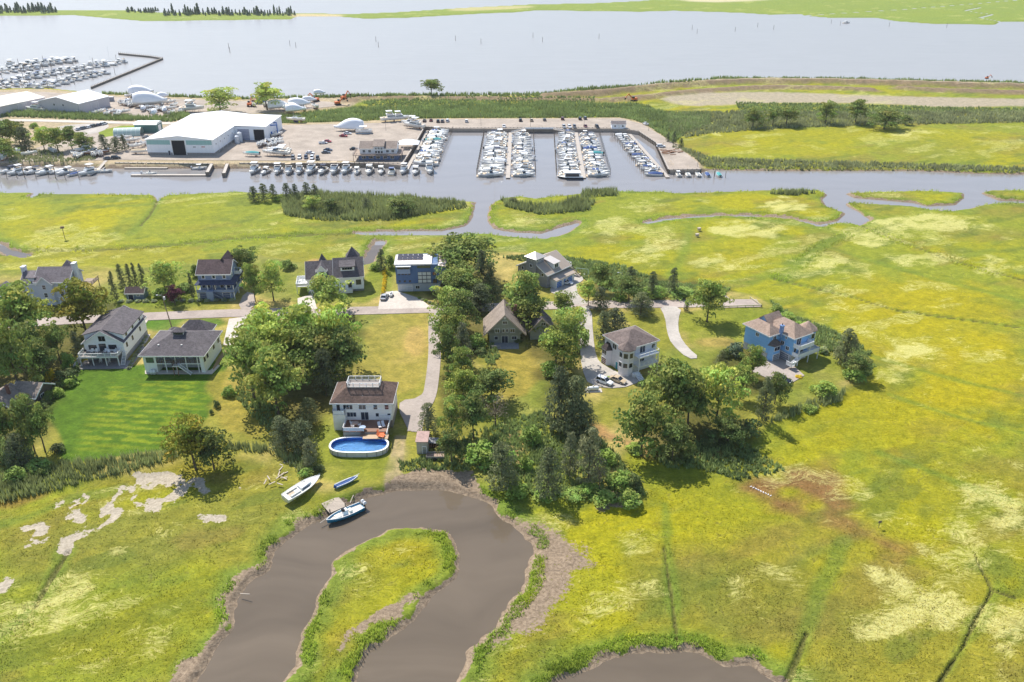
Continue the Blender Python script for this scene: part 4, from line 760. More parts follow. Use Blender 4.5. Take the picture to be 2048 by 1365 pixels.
H_.rail([(2.95,-.3),(2.95,-4.85),(7.6,-4.85)], 2.1, .95, white_trim, solid=True); H_.rail([(13.1,-.3),(13.1,-4.85),(13.15,-6.85)], 2.1, .95, white_trim, solid=True); H_.rail([(10.6,-.2),(13.1,-.2)], 2.1, 1.3, white_trim, solid=True)
H_.box('deck_skirt', 2.95, 13.15, -4.85, -4.75, .1, 1.9, M('grey_lattice', (168,164,158), .8, .2, 6)); H_.stairs(-4.9, -5.9, 7.0, 2.1, 1.5, 3, deckm, 'y', .9)
H_.posts([(.2,-1.2),(2.9,-1.2)], 0, 4.2, white_trim, .07)
# pool
px_, py_ = P(718, 890, 2.0); pool = empty('swimming_pool', (px_, py_, .78), 0, 'oval above-ground pool with white rim and blue liner below the brown deck', 'pool')
def oval(a, b_, z, n=40): return [(math.copysign(abs(math.cos(t))**.62, math.cos(t))*a, math.copysign(abs(math.sin(t))**.85, math.sin(t))*b_, z) for t in np.linspace(0, 2*math.pi, n+1)[:-1]]
MB().loft([oval(6.5,3.1,-.3), oval(6.5,3.1,1.25), oval(6.4,3.0,1.25), oval(6.4,3.0,.2)], cap=False).build('side_wall', M('pool_wall', (196,194,188), .5, .1, 3), pool)
MB().loft([oval(6.62,3.22,1.25), oval(6.62,3.22,1.33), oval(6.2,2.82,1.33), oval(6.2,2.82,1.25)], cap=False).build('rim', white_trim, pool)
MB().loft([oval(6.38,2.98,1.2), oval(6.38,2.98,.16)], cap=False).build('liner', M('pool_liner', (52,116,196), .4, .1, 2), pool); MB().add(oval(6.36,2.96,.16), [tuple(range(40))]).build('floor', M('pool_floor', (104,170,222), .4, .12, 1.3), pool)
pwm, nt, b, N, L = nodes('pool_water'); b.inputs['Base Color'].default_value = (.75,.9,1,1); b.inputs['Roughness'].default_value = .03; b.inputs['IOR'].default_value = 1.2; b.inputs['Transmission Weight'].default_value = 1.
MB().add(oval(6.37,2.97,.78), [tuple(range(40))]).build('water', pwm, pool)
for i, t in enumerate(np.linspace(0, 2*math.pi, 19)[:-1]):
    q = oval(6.52,3.12,0,18)[i]; MB().box(q[0]-.1, q[0]+.1, q[1]-.06, q[1]+.06, -.3, 1.24).build('upright', M('pool_upright', (150,150,148), .5), pool)
lad = MB()
for x in (-.25, .25): lad.cyl((x-3.6, 2.4, .2), (x-3.6, 2.9, 1.9), .035); lad.cyl((x-3.6, 2.9, 1.9), (x-3.6, 3.4, 1.4), .035)
for z in (.5, .9, 1.3): lad.cyl((-3.85, 2.5+.15*z, z), (-3.35, 2.5+.15*z, z), .03)
lad.build('ladder', M('navy_rail', (40,60,110), .4), pool)
# ---------------- modern hipped house with cupola and covered porch
H_ = House('hipped_house', 'low cream house with dark hipped roof, cupola and covered rear porch', (292,746), 0)
cw = siding('cream_board', (236,238,230), .3, .04, True); dk = shingles('charcoal_shingle', (102,96,98), .22, .2); dfr = M('black_frame', (40,44,42), .5)
H_.box('wall', 0, 3.3, 0, 13.5, -.3, 5.1, cw); H_.box('wall', 3.3, 15.6, 3.2, 13.5, -.3, 5.1, cw); H_.box('porch_end_wall', 14.6, 15.6, 0, 3.2, -.3, 5.1, cw)
H_.hip(0, 15.6, 0, 13.5, 5.1, 3.3, dk, .75, .22, trim=white_trim, ridge=(6.4, 9.4))
H_.box('cupola', 6.5, 9.2, 5.7, 7.6, 7.2, 9.0, white_trim); H_.hip(6.5, 9.2, 5.7, 7.6, 9.0, .8, dk, .35, .12, name='cupola_roof')
for i in range(4): H_.win('f', 6.95+i*.62, 8.35, .46, .42, 1, base=5.7, fm=dfr)
H_.box('wing_wall', 4.5, 12.5, 13.505, 18.6, -.3, 4.6, cw); H_.hip(4.5, 12.5, 13.5, 18.6, 4.6, 3.0, dk, .6, .2, trim=white_trim); H_.hip(1, 4.5, 13.5, 17, 4.2, 1.6, dk, .5, .2); H_.box('wing_wall', 1, 4.5, 13.505, 17, -.3, 4.2, cw)
H_.box('porch_floor', 3.3, 15.55, -.05, 3.19, 2.55, 2.8, white_trim); H_.box('porch_wall', 3.31, 14.6, 3.0, 3.19, -.3, 2.55, M('porch_grey', (170,174,176), .8))
H_.posts([(5.6,.1),(8.3,.1),(11.0,.1),(14.0,.1)], -.1, 5.1, white_trim, .11); H_.rail([(3.4,.05),(14.5,.05)], 2.8, .95, M('bronze_rail', (110,90,78), .5), post=1.3, infill=.14)
H_.win('f', 1.75, 3.1, 1.75, 1.25, 2, fm=dfr, gm=glass('tinted_glass', (64,84,70)))
for u in (4.6, 7.0, 9.6, 12.6): H_.win('f', u, 2.85, 1.6, 1.95, 2, base=3.19, fm=dfr, name='sliding_door')
for u in (.9, 3.0, 8.0, 11.8): H_.win('r', u, 3., .8, 1.4, 1, base=15.6, fm=dfr)
for u in (5, 10): H_.win('l', u, 3., .8, 1.4, 1, base=0, fm=dfr)
for x in (3.6, 9.6): H_.part('roof_light', MB().cyl((x, 2.6, 6.5), (x, 2.6, 6.95), .28, .24, 12), M('dome_light', (214,210,206), .3))
H_.stairs(9.2, 12.2, -1.3, 2.8, .1, 11, white_trim, 'x', 1.1); H_.box('stair_landing', 7.9, 9.25, -1.5, -.06, 2.55, 2.78, white_trim); H_.rail([(7.95,-.1),(7.95,-1.45),(9.2,-1.45)], 2.78, .95, M('bronze_rail', (110,90,78)))
H_.posts([(8.0,-1.4),(9.1,-1.4)], -.1, 2.55, M('raw_post', (150,116,88), .8), .08)
for i in range(2): o_ = MB().cyl((0,0,0), (0,0,1.15), .42, .42, 12).cyl((0,0,1.15), (0,0,1.32), .42, .15, 12).build('gas_tank', M('white_tank', (228,230,230), .4, .04), None, True); X, Y = P(304+i*5.6, 749, .8); o_.location = (X, Y, .9); tag(o_, 'white upright gas tank against the cream hipped house', 'gas tank', 'pair of gas tanks')
# ---------------- white gabled house with railed deck
H_ = House('gabled_house', 'tall white house with charcoal gable roof and white railed deck over a patio', (176,722), 2)
ww = siding('white_clapboard', (242,244,246), .16, .04); 
H_.box('foundation', .02, 10.28, .02, 15.8, -.3, 1.4, M('grey_render', (150,150,154), .85)); H_.box('wall', 0, 10.3, 0, 15.8, 1.4, 5.4, ww)
H_.gable(0, 10.3, 0, 15.8, 5.4, 3.3, dk, 'y', .45, wall=ww, trim=white_trim)
for sg in (0, 1):
    xe = 10.25 if sg else .05; xr = 5.4 if sg else 4.9; H_.part('dormer_wall', MB().prism([(xe, 1.0, 5.3), (xr, 1.0, 8.3), (xr, 1.0, 8.5), (xe, 1.0, 7.2)], (0, 14.2, 0)), ww)
    H_.part('dormer_roof', MB().prism([(xe+(.45 if sg else -.45), .7, 7.12), (xr+(-.25 if sg else .25), .7, 8.72), (xr+(-.25 if sg else .25), .7, 8.9), (xe+(.45 if sg else -.45), .7, 7.3)], (0, 14.8, 0)), dk)
    for u in (3, 7.5, 12.5): H_.win('r' if sg else 'l', u, 6.0, .7, .9, 1, base=10.26 if sg else .04, fm=dfr)
for u in (4.6, 5.5): H_.win('f', u, 5.9, .62, 1.25, 1, base=-.0, fm=dfr)
for u in (2.2, 7.4): H_.win('f', u, 3.5, 1.9, 1.1, 3, fm=dfr)
H_.win('f', 4.8, 2.95, 1.6, 2.0, 2, fm=dfr, name='french_door')
for u in (2, 6, 11.5): H_.win('r', u, 3.2, .6, 1.1, 1, base=10.3, fm=dfr); 
H_.box('skirt_roof', 10.3, 10.75, 0, 15.8, 5.1, 5.3, dk); H_.box('deck', -.4, 9.8, -3.4, -.01, 2.65, 2.85, M('grey_deck', (150,140,132))); H_.box('deck_fascia', -.45, 9.85, -3.47, -3.405, 2.55, 2.87, white_trim); H_.rail([(-.35,-.1),(-.35,-3.35),(9.75,-3.35),(9.75,-.1)], 2.85, 1., white_trim, post=1.7)
H_.posts([(-.2,-3.2),(3.0,-3.2),(6.4,-3.2),(9.6,-3.2)], -.1, 2.65, white_trim, .1); H_.stairs(-.2, -3., 9.9, 2.85, .1, 10, white_trim, 'y', 1.0)
H_.box('lower_wall', 1, 9.4, -.02, .01, -.2, 2.3, M('painted_deck_shade', (120,122,126), .7))  # thin panel over the wall below the deck, deck shade put into its grey
# ---------------- blue-grey raised porch house
H_ = House('porch_house', 'slate blue house on piles with brown roof and wraparound porch roof', (396,600), 2)
bg_ = siding('slate_blue_clapboard', (132,148,178), .16, .08); br2 = shingles('dark_brown_shingle', (94,78,78), .2, .25); nav = shingles('navy_shingle', (70,76,98), .2, .1)
H_.box('lower_wall', .4, 10.6, .6, 10.5, -.2, 2.4, bg_); H_.box('wall', .9, 10.8, 1.6, 10.5, 2.4, 5.2, bg_); H_.box('porch_floor', 0, 11.6, 0, 11, 2.3, 2.52, M('porch_slate', (112,122,140), .7))
H_.part('porch_roof', MB().loft([[(-.3,-.3,4.9),(12,-.3,4.9),(12,11,4.9),(-.3,11,4.9)],[(-.3,-.3,5.05),(12,-.3,5.05),(12,11,5.05),(-.3,11,5.05)],[(.4,1.7,5.75),(10.5,1.7,5.75),(10.5,10.9,5.75),(.4,10.9,5.75)]]), nav)
H_.box('upper_wall', .5, 10.4, 1.9, 10.5, 5.2, 7.9, bg_); H_.gable(.5, 10.4, 1.9, 10.5, 7.9, 2.9, br2, 'x', .45, wall=bg_, trim=white_trim); H_.gable(5.6, 9.4, 6.2, 12.5, 8.6, 2.8, br2, 'y', .4, wall=bg_, name='cross_roof')
for u in (2.2, 5.4, 8.6): H_.win('f', u, 6.35, .8, 1.1, 1, base=1.9, fr=.18)
for u in (4, 7.6): H_.win('r', u, 6.3, .7, 1.2, 1, base=10.4, fr=.16)
for u in (2, 3.4, 7.6, 9.6): H_.win('f', u, 3.3, 1., 1.2, 1, base=1.6)
H_.door('f', 5.3, 2.5, .95, 2.1, M('navy_door', (34,44,70), .4), 1.6); H_.posts([(.15,.15),(3.6,.15),(5.9,.15),(9.3,.15),(11.45,.15),(11.45,4),(11.45,8)], 2.5, 4.9, white_trim, .1); H_.posts([(.2,.2),(11.4,.2),(11.4,5.),(11.4,9)], -.3, 2.3, white_trim, .12)
H_.box('porch_parapet', .0, 11.6, -.02, .08, 2.5, 3.3, bg_); H_.box('porch_parapet', 11.52, 11.62, 0, 11, 2.5, 3.3, bg_); H_.stairs(5.4, 9., -1.2, 2.5, .1, 10, M('porch_slate', (112,122,140)), 'x', 1.1); H_.box('stair_wall', 3.3, 5.4, -1.25, -.03, -.1, 3.2, bg_)
for u in (1.7, 8.9): H_.garage('f', u, -.1, 2.2, 2.1, M('slate_panel', (84,98,128), .6), .6, 3)
H_.box('balcony', 10.41, 12.2, 6.5, 9.6, 5.8, 6.0, white_trim); H_.rail([(10.45,6.55),(12.15,6.55),(12.15,9.55),(10.45,9.55)], 6., .9, white_trim, solid=True)
# ---------------- garden shed
H_ = House('garden_shed', 'small blue shed with brown roof beside tall evergreens', (254,600), 2, 'shed')
H_.box('wall', 0, 5.4, 0, 3.4, -.2, 2.2, siding('shed_blue', (110,128,146), .16, .08)); H_.gable(0, 5.4, 0, 3.4, 2.2, 1.3, br2, 'x', .3, wall=MATS['shed_blue'], trim=white_trim); H_.door('f', 1.4, 0, 1.5, 1.9, M('navy_door', (34,44,70))); H_.win('f', 3.7, 1.3, .9, .5, 2)
# ---------------- white farmhouse with dormers
H_ = House('farmhouse', 'white house with steep charcoal roofs, two dormers and a white side deck', (617,588), 9)
H_.box('foundation', .02, 17.4, .02, 9.5, -.3, .8, M('grey_render', (150,150,154))); H_.box('wall', 0, 8.6, 0, 9.6, .8, 5.0, ww); H_.box('wall', 8.6, 17.4, -.4, 9.6, .8, 5.2, ww)
H_.gable(0, 8.6, 0, 9.6, 5.0, 3.9, dk, 'x', .4, wall=ww, trim=white_trim); H_.gable(8.6, 17.4, -.4, 9.6, 5.2, 4.4, dk, 'x', .4, wall=ww, trim=white_trim)
H_.box('dormer_wall', 3.3, 6.1, .5, 4, 5.2, 7.3, ww); H_.gable(3.3, 6.1, .5, 5, 7.3, 1.6, dk, 'y', .3, wall=ww, trim=white_trim, name='dormer_roof'); H_.win('f', 4.7, 5.7, 1.4, 1.2, 2, base=.5, fm=dfr)
H_.box('dormer_wall', 10.6, 14.9, 1.0, 5, 6.4, 8.1, ww); H_.part('dormer_roof', MB().prism([(10.2, .5, 8.0), (10.2, 5.0, 9.3), (10.2, 5.0, 9.5), (10.2, .5, 8.2)], (5.1, 0, 0)), dk)
for i in range(4): H_.win('f', 11.5+i*.8, 7.1, .55, .55, 1, base=1.0, fm=dfr)
for u in (2.4, 6): H_.win('f', u, 2.6, 1.4, 1.3, 2, fm=dfr)
H_.win('f', 15.9, 2.4, 1.4, 1.5, 2, base=-.4, fm=dfr); H_.door('f', 13.2, .9, 1.2, 2.2, M('dark_door', (52,50,54)), -.4)
for u in (2, 5, 8): H_.win('r', u, 2.6, .9, 1.4, 1, base=17.4, fm=dfr)
H_.hip(12.4, 16.2, 8.2, 12, 7.6, 3.6, dk, .4, .2, name='tower_roof'); H_.box('tower_wall', 12.4, 16.2, 8.2, 12, .5, 7.6, ww); H_.hip(3.4, 5.8, 8.6, 11, 6.2, 3.3, dk, .3, .2, name='tower_roof'); H_.box('tower_wall', 3.4, 5.8, 8.6, 11, .5, 6.2, ww)
H_.box('side_deck', -3.6, -.01, .3, 7, 2.3, 2.5, white_trim); H_.rail([(-.1,.35),(-3.55,.35),(-3.55,6.95),(-.1,6.95)], 2.5, .95, white_trim, solid=True); H_.posts([(-3.4,.5),(-3.4,6.8)], -.2, 2.3, white_trim); H_.garage('f', 2.2, -.1, 2.4, 2.1, M('white_panel', (220,222,224), .5))
H_.box('porch', 9.2, 13.9, -2.2, -.41, .3, 1.2, white_trim); H_.rail([(9.25,-.5),(9.25,-2.15),(13.85,-2.15),(13.85,-.5)], 1.2, .9, white_trim)
# ---------------- blue flat-roofed house
H_ = House('flat_roofed_house', 'modern dark blue box house with white flat roof, solar panels and nine-pane window', (794,585), 3)
blu = siding('blue_panel', (74,106,150), .5, .05, True, .2); gry = M('pale_grey_block', (172,180,192), .8, .06, 1); scr = M('pale_screen', (198,206,206), .35, .05)
H_.box('ground_wall', .3, 13.6, .5, 9.5, -.3, 2.9, gry); H_.box('wall', 0, 13.2, 0, 9.8, 2.9, 9.2, blu); H_.box('wall', 13.2, 15.9, .005, 9.8, 4.3, 8.3, blu); H_.box('entry_wall', 13.2, 15.0, .9, 9.5, 2.9, 4.3, gry)
H_.box('roof', -.35, 11.4, -.35, 8.2, 9.2, 9.62, M('white_roof', (226,220,216), .6, .04), bevel=.03)
H_.box('roof_deck', 11.4, 15.9, .1, 9.6, 8.31, 8.42, M('pale_deck', (206,190,184), .8)); H_.rail([(11.5,.08),(15.85,.08),(15.85,9.5),(11.5,9.5)], 8.42, 1.0, white_trim, infill=0, post=1.4)
for r_ in range(2):
    for i in range(5):
        x = .5+i*1.62; y = 3.2+r_*2.4; H_.part('solar_panel', MB().prism([(x, y, 9.72), (x, y+1.7, 10.15), (x, y+1.7, 10.2), (x, y, 9.77)], (1.45, 0, 0)), M('solar_cell', (34,38,58), .25, .2))
        H_.part('panel_frame', MB().box(x, x+1.45, y-.12, y-.04, 9.62, 9.82).box(x, x+1.45, y+1.62, y+1.7, 9.62, 10.1), M('rust_frame', (150,128,112), .6))
for i in range(3):
    for j in range(3): H_.win('f', 7.55+i*1.4, 3.15+j*1.26, 1.2, 1.05, 1, fm=dfr, gm=scr, fr=.07)
H_.win('f', 12.1, 5.7, .9, .9, 1, fm=dfr, gm=M('copper_panel', (150,92,70), .4)); H_.win('f', 12.2, 3.1, 1.1, 1.1, 1, fm=dfr); H_.win('f', 8.9, 8.2, 4., .65, 3, fm=dfr, gm=glass('tinted_glass'))
H_.box('bay', .5, 4.6, -.9, -.01, 6.6, 8.9, M('bay_blue', (132,152,182), .5, .05)); H_.box('bay_roof', .2, 4.9, -1.2, -.012, 8.95, 9.12, white_trim); H_.win('f', 2.55, 8.3, 3.7, .4, 6, base=-.9, fm=dfr)
for i in range(4): H_.win('f', 1.1+i*1.05, 6.0, .5, .38, 1, fm=dfr)
for i in range(3): H_.win('f', 1.1+i*1.6, 3.5, .45, .45, 1, fm=dfr)
H_.garage('f', 2.7, -.1, 4.2, 2.3, M('grey_garage', (186,192,204), .6), .5, 4); H_.win('f', 6.6, .9, 1.2, 1., 2, base=.5)
# ---------------- shingled house with tower
gs = siding('grey_shingle_wall', (136,138,144), .2, .12); seam = siding('standing_seam_roof', (176,160,144), .45, .05, True, .8); sroof = shingles('grey_brown_shingle', (120,106,96), .2, .2)
H_ = House('tower_house', 'grey shingled house with square tower, tan seamed roof and blue garage doors', (1094,577), 48)
H_.box('wall', 0, 11.5, 0, 12.5, -.3, 4.6, gs); H_.gable(0, 11.5, 0, 12.5, 4.6, 3.4, seam, 'x', .45, wall=gs, trim=white_trim)
H_.box('tower_wall', -.8, 3.2, 4.2, 8.2, -.3, 9., gs); H_.hip(-.8, 3.2, 4.2, 8.2, 9., 1.5, M('metal_tan', (214,204,194), .35, .05, metal=.2), .5, .15, name='tower_roof', trim=white_trim)
for i in range(3): H_.win('l', 4.9+i*1.3, 8.1, .6, .55, 1, base=-.8); H_.win('f', -.1+i*1.25, 8.1, .6, .55, 1, base=4.2)
for u, z, b_ in ((6.2, 5.9, -.8), (2.0, 3.6, 0), (10.4, 3.8, 0)): H_.win('l', u, z, .9, 1.0, 1, base=b_)
H_.box('dormer_wall', 4, 7, .8, 4, 5, 7., white_trim); H_.part('dormer_roof', MB().prism([(3.7, .4, 6.95), (3.7, 5, 7.8), (3.7, 5, 7.95), (3.7, .4, 7.1)], (3.6, 0, 0)), M('metal_tan', (214,204,194)))
H_.win('f', 5.5, 5.4, 1.6, 1.3, 2, base=.8); H_.box('garage_wall', 1.5, 11.0, -2.4, -.01, -.3, 2.8, siding('garage_white', (210,214,218), .2, .04)); H_.part('garage_roof', MB().prism([(1.1, -2.9, 2.75), (1.1, -.02, 3.5), (1.1, -.02, 3.65), (1.1, -2.9, 2.9)], (10.2, 0, 0)), seam)
blud = M('bright_blue_door', (44,110,188), .5, .05)
for u in (3.2, 8.6): H_.garage('f', u, -.1, 2.5, 2.2, blud, -2.4)
H_.door('f', 6, 0, .9, 2.1, blud, -2.4); H_.box('sun_deck', 11.5, 15.2, 2., 10, 2.9, 3.1, M('pale_deck', (206,190,184))); H_.rail([(11.6,2.05),(15.1,2.05),(15.1,9.9),(11.6,9.9)], 3.1, .95, white_trim, infill=0); H_.posts([(15,2.2),(15,9.8)], -.2, 2.9, white_trim); H_.stairs(2., -2.4, 13.8, 3., .1, 10, M('weathered_tread', (140,130,122)), 'y', 1.1)
# ---------------- gable house and its garage
olive = siding('olive_shingle_wall', (150,152,140), .2, .08); tanr = shingles('tan_shingle', (150,136,124), .18, .2)
H_ = House('gable_fronted_house', 'grey-green house with steep tan gable roof facing the overgrown lawn', (974,689), 2)
H_.box('wall', .7, 9.3, .6, 9.8, -.3, 3.0, olive); H_.box('upper_wall', .5, 9.5, .0, 9.8, 3.0, 4.4, olive)
H_.gable(-.4, 10.4, .0, 9.8, 3.3, 5.6, tanr, 'y', .45, .24, wall=olive, trim=M('tan_trim', (188,170,156), .6)); H_.part('roof_skirt', MB().prism([(-.6,-.3,3.1),(-1.0,-.3,2.8),(-1.0,-.3,3.),(-.6,-.3,3.4)], (0, 10.4, 0)).prism([(10.6,-.3,3.1),(11.,-.3,2.8),(11.,-.3,3.),(10.6,-.3,3.4)], (0, 10.4, 0)), tanr)
for u in (2.9, 7.1): H_.win('f', u, 3.6, 1.2, 1.05, 2)
for u in (4.6, 5.6): H_.win('f', u, 3.7, .6, .95, 1)
H_.win('f', 5.05, 6.2, 1.2, .85, 2); H_.win('f', 5.0, .1, 1.7, 2.1, 2, base=.6, name='french_door'); H_.win('f', 2.6, 1.1, .9, 1., 1, base=.6); H_.win('f', 7.6, 1.1, 1.3, 1., 2, base=.6)
H_.part('gable_disc', MB().cyl((5, -.08, 8.0), (5, -.01, 8.0), .34, n=14), white_trim); H_.part('chimney', MB().box(7.6, 8.5, 6.2, 7.2, 5.5, 8.6).box(7.5, 8.6, 6.1, 7.3, 8.6, 8.8), M('chimney_brick', (120,84,72), .9, .2, 5)); H_.box('skylight', 3.1, 3.9, 3, 3.9, 6.75, 7.05, M('skylight_frame', (70,64,62)))
H_.box('terrace', 1.2, 8.8, -3.2, .59, -.3, .12, M('grey_pad', (140,140,142), .9)); H_.rail([(1.3,-3.1),(3.6,-3.1)], .12, .9, M('grey_wood', (160,156,150)))
H_ = House('detached_garage', 'small olive-grey garage with mossy gable roof beside the tan-roofed house', (1060,680), 6, 'garage')
H_.box('wall', 0, 6.6, 0, 7.4, -.3, 3.1, olive); H_.gable(0, 6.6, 0, 7.4, 3.1, 3.5, shingles('mossy_shingle', (112,104,104), .3, .45), 'y', .5, .22, wall=olive, trim=M('tan_trim', (188,170,156))); H_.win('f', 3.7, 4.3, 1.2, .8, 2); H_.door('f', 4.6, 0, .9, 2., M('brown_door', (96,60,44), .6))
# ---------------- bay-windowed grey house
lg = siding('pale_grey_clapboard', (222,220,226), .16, .05); grr = shingles('weathered_shingle', (122,108,102), .2, .25)
def turret(Hs, cx, cy, r, z0, z1, rise, wallm, roofm, levels, n=8, ov=.45):
    ring = lambda rr, z: [(cx+rr*math.cos(2*math.pi*(i+.5)/n), cy+rr*math.sin(2*math.pi*(i+.5)/n), z) for i in range(n)]
    Hs.part('turret_wall', MB().loft([ring(r, z0), ring(r, z1)]), wallm); Hs.part('turret_roof', MB().loft([ring(r+ov, z1), ring(r+ov, z1+.15), ring(.05, z1+rise)]), roofm); ap = r*math.cos(math.pi/n); wd = 2*r*math.sin(math.pi/n)
    for z, h in levels:
        for i in range(n):
            a = 2*math.pi*(i+1)/n
            if math.sin(a) < .35: Hs.win((cx+ap*math.cos(a), cy+ap*math.sin(a), a+math.pi/2), 0, z, wd*.72, h, 1, 1, fr=.12)
H_ = House('bay_windowed_house', 'pale grey house with brown hipped roof, corner turret and balconies beside two parked cars', (1250,750), 31)
H_.box('wall', 0, 10, 0, 9.2, -.3, 7.4, lg); H_.hip(0, 10, 0, 9.2, 7.4, 2.4, grr, .5, .2, trim=white_trim)
turret(H_, .5, .5, 2.0, -.3, 7.5, 1.9, lg, grr, [(5.3, 1.4), (2.6, 1.3)])
H_.part('bay', MB().prism([(-.01, 6., 0), (-1.2, 6.6, 0), (-1.2, 8.6, 0), (-.01, 9.2, 0)], (0, 0, 4.6)), lg); H_.part('bay_roof', MB().loft([[(0,5.6,4.6),(-1.6,6.4,4.6),(-1.6,8.8,4.6),(0,9.6,4.6)],[(0,6.9,6.2),(-.1,7.2,6.2),(-.1,7.8,6.2),(0,8.1,6.2)]]), shingles('dark_bay_shingle', (72,64,62), .3, .3))
H_.win('l', 7.6, 3.0, 1.7, 1.2, 2, base=-1.2); H_.garage('l', 7.6, -.1, 1.9, 2.0, M('mahogany_door', (98,48,38), .5, .15, 3), -1.2); H_.door('l', 3.6, .0, .9, 2.1, M('teal_door', (40,140,160), .5)); H_.win('l', 4.9, 5.4, 1.5, 1.4, 2, base=0)
for z in (2.6, 5.2):
    H_.box('balcony', 2.4, 9, -2.4, -.01, z-.2, z, white_trim); H_.rail([(2.45,-2.35),(8.95,-2.35),(8.95,-.1)], z, .95, white_trim, infill=0, post=1.6); H_.win('f', 5.2, z+.02, 1.7, 2., 2, name='sliding_door')
H_.posts([(2.6,-2.2),(8.8,-2.2)], -.2, 5., white_trim, .1); H_.win('f', 8.8, 5.6, 1., 1.1, 1); H_.part('side_bay', MB().prism([(10.01, 2, 0), (11.2, 2.7, 0), (11.2, 4.6, 0), (10.01, 5.3, 0)], (0, 0, 6.)), lg); H_.part('side_bay_roof', MB().loft([[(10,1.7,6),(11.6,2.5,6),(11.6,4.8,6),(10,5.6,6)],[(10,3,6.9),(10.1,3.3,6.9),(10.1,4,6.9),(10,4.3,6.9)]]), nav)
H_.stairs(-2.6, -4.8, 1.0, 1.1, .1, 5, white_trim, 'y', 1.5); H_.box('stoop', .9, 2.8, -2.7, -1.6, .0, 1.1, white_trim)
# ---------------- bright blue house
sky = siding('bright_blue_clapboard', (130,182,228), .16, .06); bei = shingles('beige_shingle', (164,142,126), .16, .15)
H_ = House('bright_blue_house', 'bright blue house with beige hipped roofs, round turret and white balconies', (1580,727), 32)
H_.box('base_wall', 0, 6, 0, 9, -.3, 2.5, M('pale_block', (186,186,184), .8)); H_.box('wall', 0, 6.3, 0, 10, 2.3, 7.3, sky); H_.box('wall', -4.2, 0, 4.6, 13, 2.2, 7.2, sky); H_.box('base_wall', -4.1, 0, 4.7, 13, -.3, 2.2, MATS['pale_block'])
H_.hip(0, 6.3, 0, 10, 7.3, 2.7, bei, .5, .2, trim=white_trim); H_.hip(-4.2, .3, 4.6, 13.2, 7.2, 2.0, bei, .5, .2, trim=white_trim); H_.gable(-.5, 4.6, 7., 13.4, 7.3, 2.8, bei, 'x', .4, wall=sky, name='back_roof'); H_.box('back_wall', .01, 5.1, 10.01, 13.2, -.3, 7.2, sky)
turret(H_, 7.9, 2.4, 2.3, 2.4, 7.3, 2.3, sky, bei, [(5.2, 1.4), (2.9, 1.3)])
H_.part('chimney', MB().box(-.9, -.1, 3.6, 4.4, 6.5, 9.6).box(-1., 0, 3.5, 4.5, 9.6, 9.75), siding('chimney_blue', (120,150,196), .16, .06)); H_.part('flue', MB().cyl((-.5,4,9.75),(-.5,4,10.3),.14), M('dark_metal', (60,60,62)))
for u, z in ((1.6, 3.3), (3.4, 4.2)): H_.win('l', u, z, 1., 1., 2, base=0)
H_.win('l', 2.5, 6.3, .45, .45, 1, base=0); H_.garage('l', 2.2, -.1, 2.9, 2.2, M('grey_shutter', (130,132,140), .6), -.01); H_.win('f', -2.1, 5.4, 1.1, 1.2, 2, base=4.6); H_.win('l', 8.6, 5.6, 1., .9, 2, base=-4.2)
H_.part('bay', MB().prism([(-4.0, 4.59, 0), (-3.4, 3.2, 0), (-.9, 3.2, 0), (-.3, 4.59, 0)], (0, 0, 4.6)), sky); H_.part('bay_roof', MB().loft([[(-4.5,4.6,4.6),(-3.7,2.7,4.6),(-.6,2.7,4.6),(.0,4.6,4.6)],[(-3,4.6,5.7),(-2.6,4.3,5.7),(-1.7,4.3,5.7),(-1.3,4.6,5.7)]]), sroof); H_.win('f', -2.15, 3., 2., 1.1, 2, base=3.2); H_.garage('f', -2.15, -.1, 2.2, 2.0, M('grey_shutter', (130,132,140)), 3.2)
for z in (2.5, 5.0): H_.box('balcony', .1, 5.6 if z > 4 else 8.4, -2.2, -.01, z-.22, z, white_trim); H_.rail([(.15,-.1),(.15,-2.15),(5.55 if z > 4 else 8.3,-2.15),(5.55 if z > 4 else 8.3,-.1)], z, .95, white_trim, solid=True)
H_.win('f', 2., 5.02, 1.7, 2., 2, name='sliding_door'); H_.win('f', 3.4, 2.52, 1.8, 2., 2, name='sliding_door'); H_.win('f', 1.0, 3.1, .8, 1.2, 1)
H_.posts([(.3,-2.),(4.4,-2.)], -.2, 4.8, white_trim, .1); H_.posts([(8.2,-2.),(9.8,1.4),(9.8,3.4),(7.4,.4)], -.3, 2.4, white_trim, .1); H_.stairs(.6, -1.8, -2.6, 2.5, 1.3, 6, white_trim, 'x', 1.1); H_.box('stair_landing', -3.2, -1.8, -3.0, -1.2, 1.1, 1.3, white_trim); H_.rail([(-3.15,-1.25),(-3.15,-2.95),(-1.85,-2.95)], 1.3, .95, white_trim, solid=True)
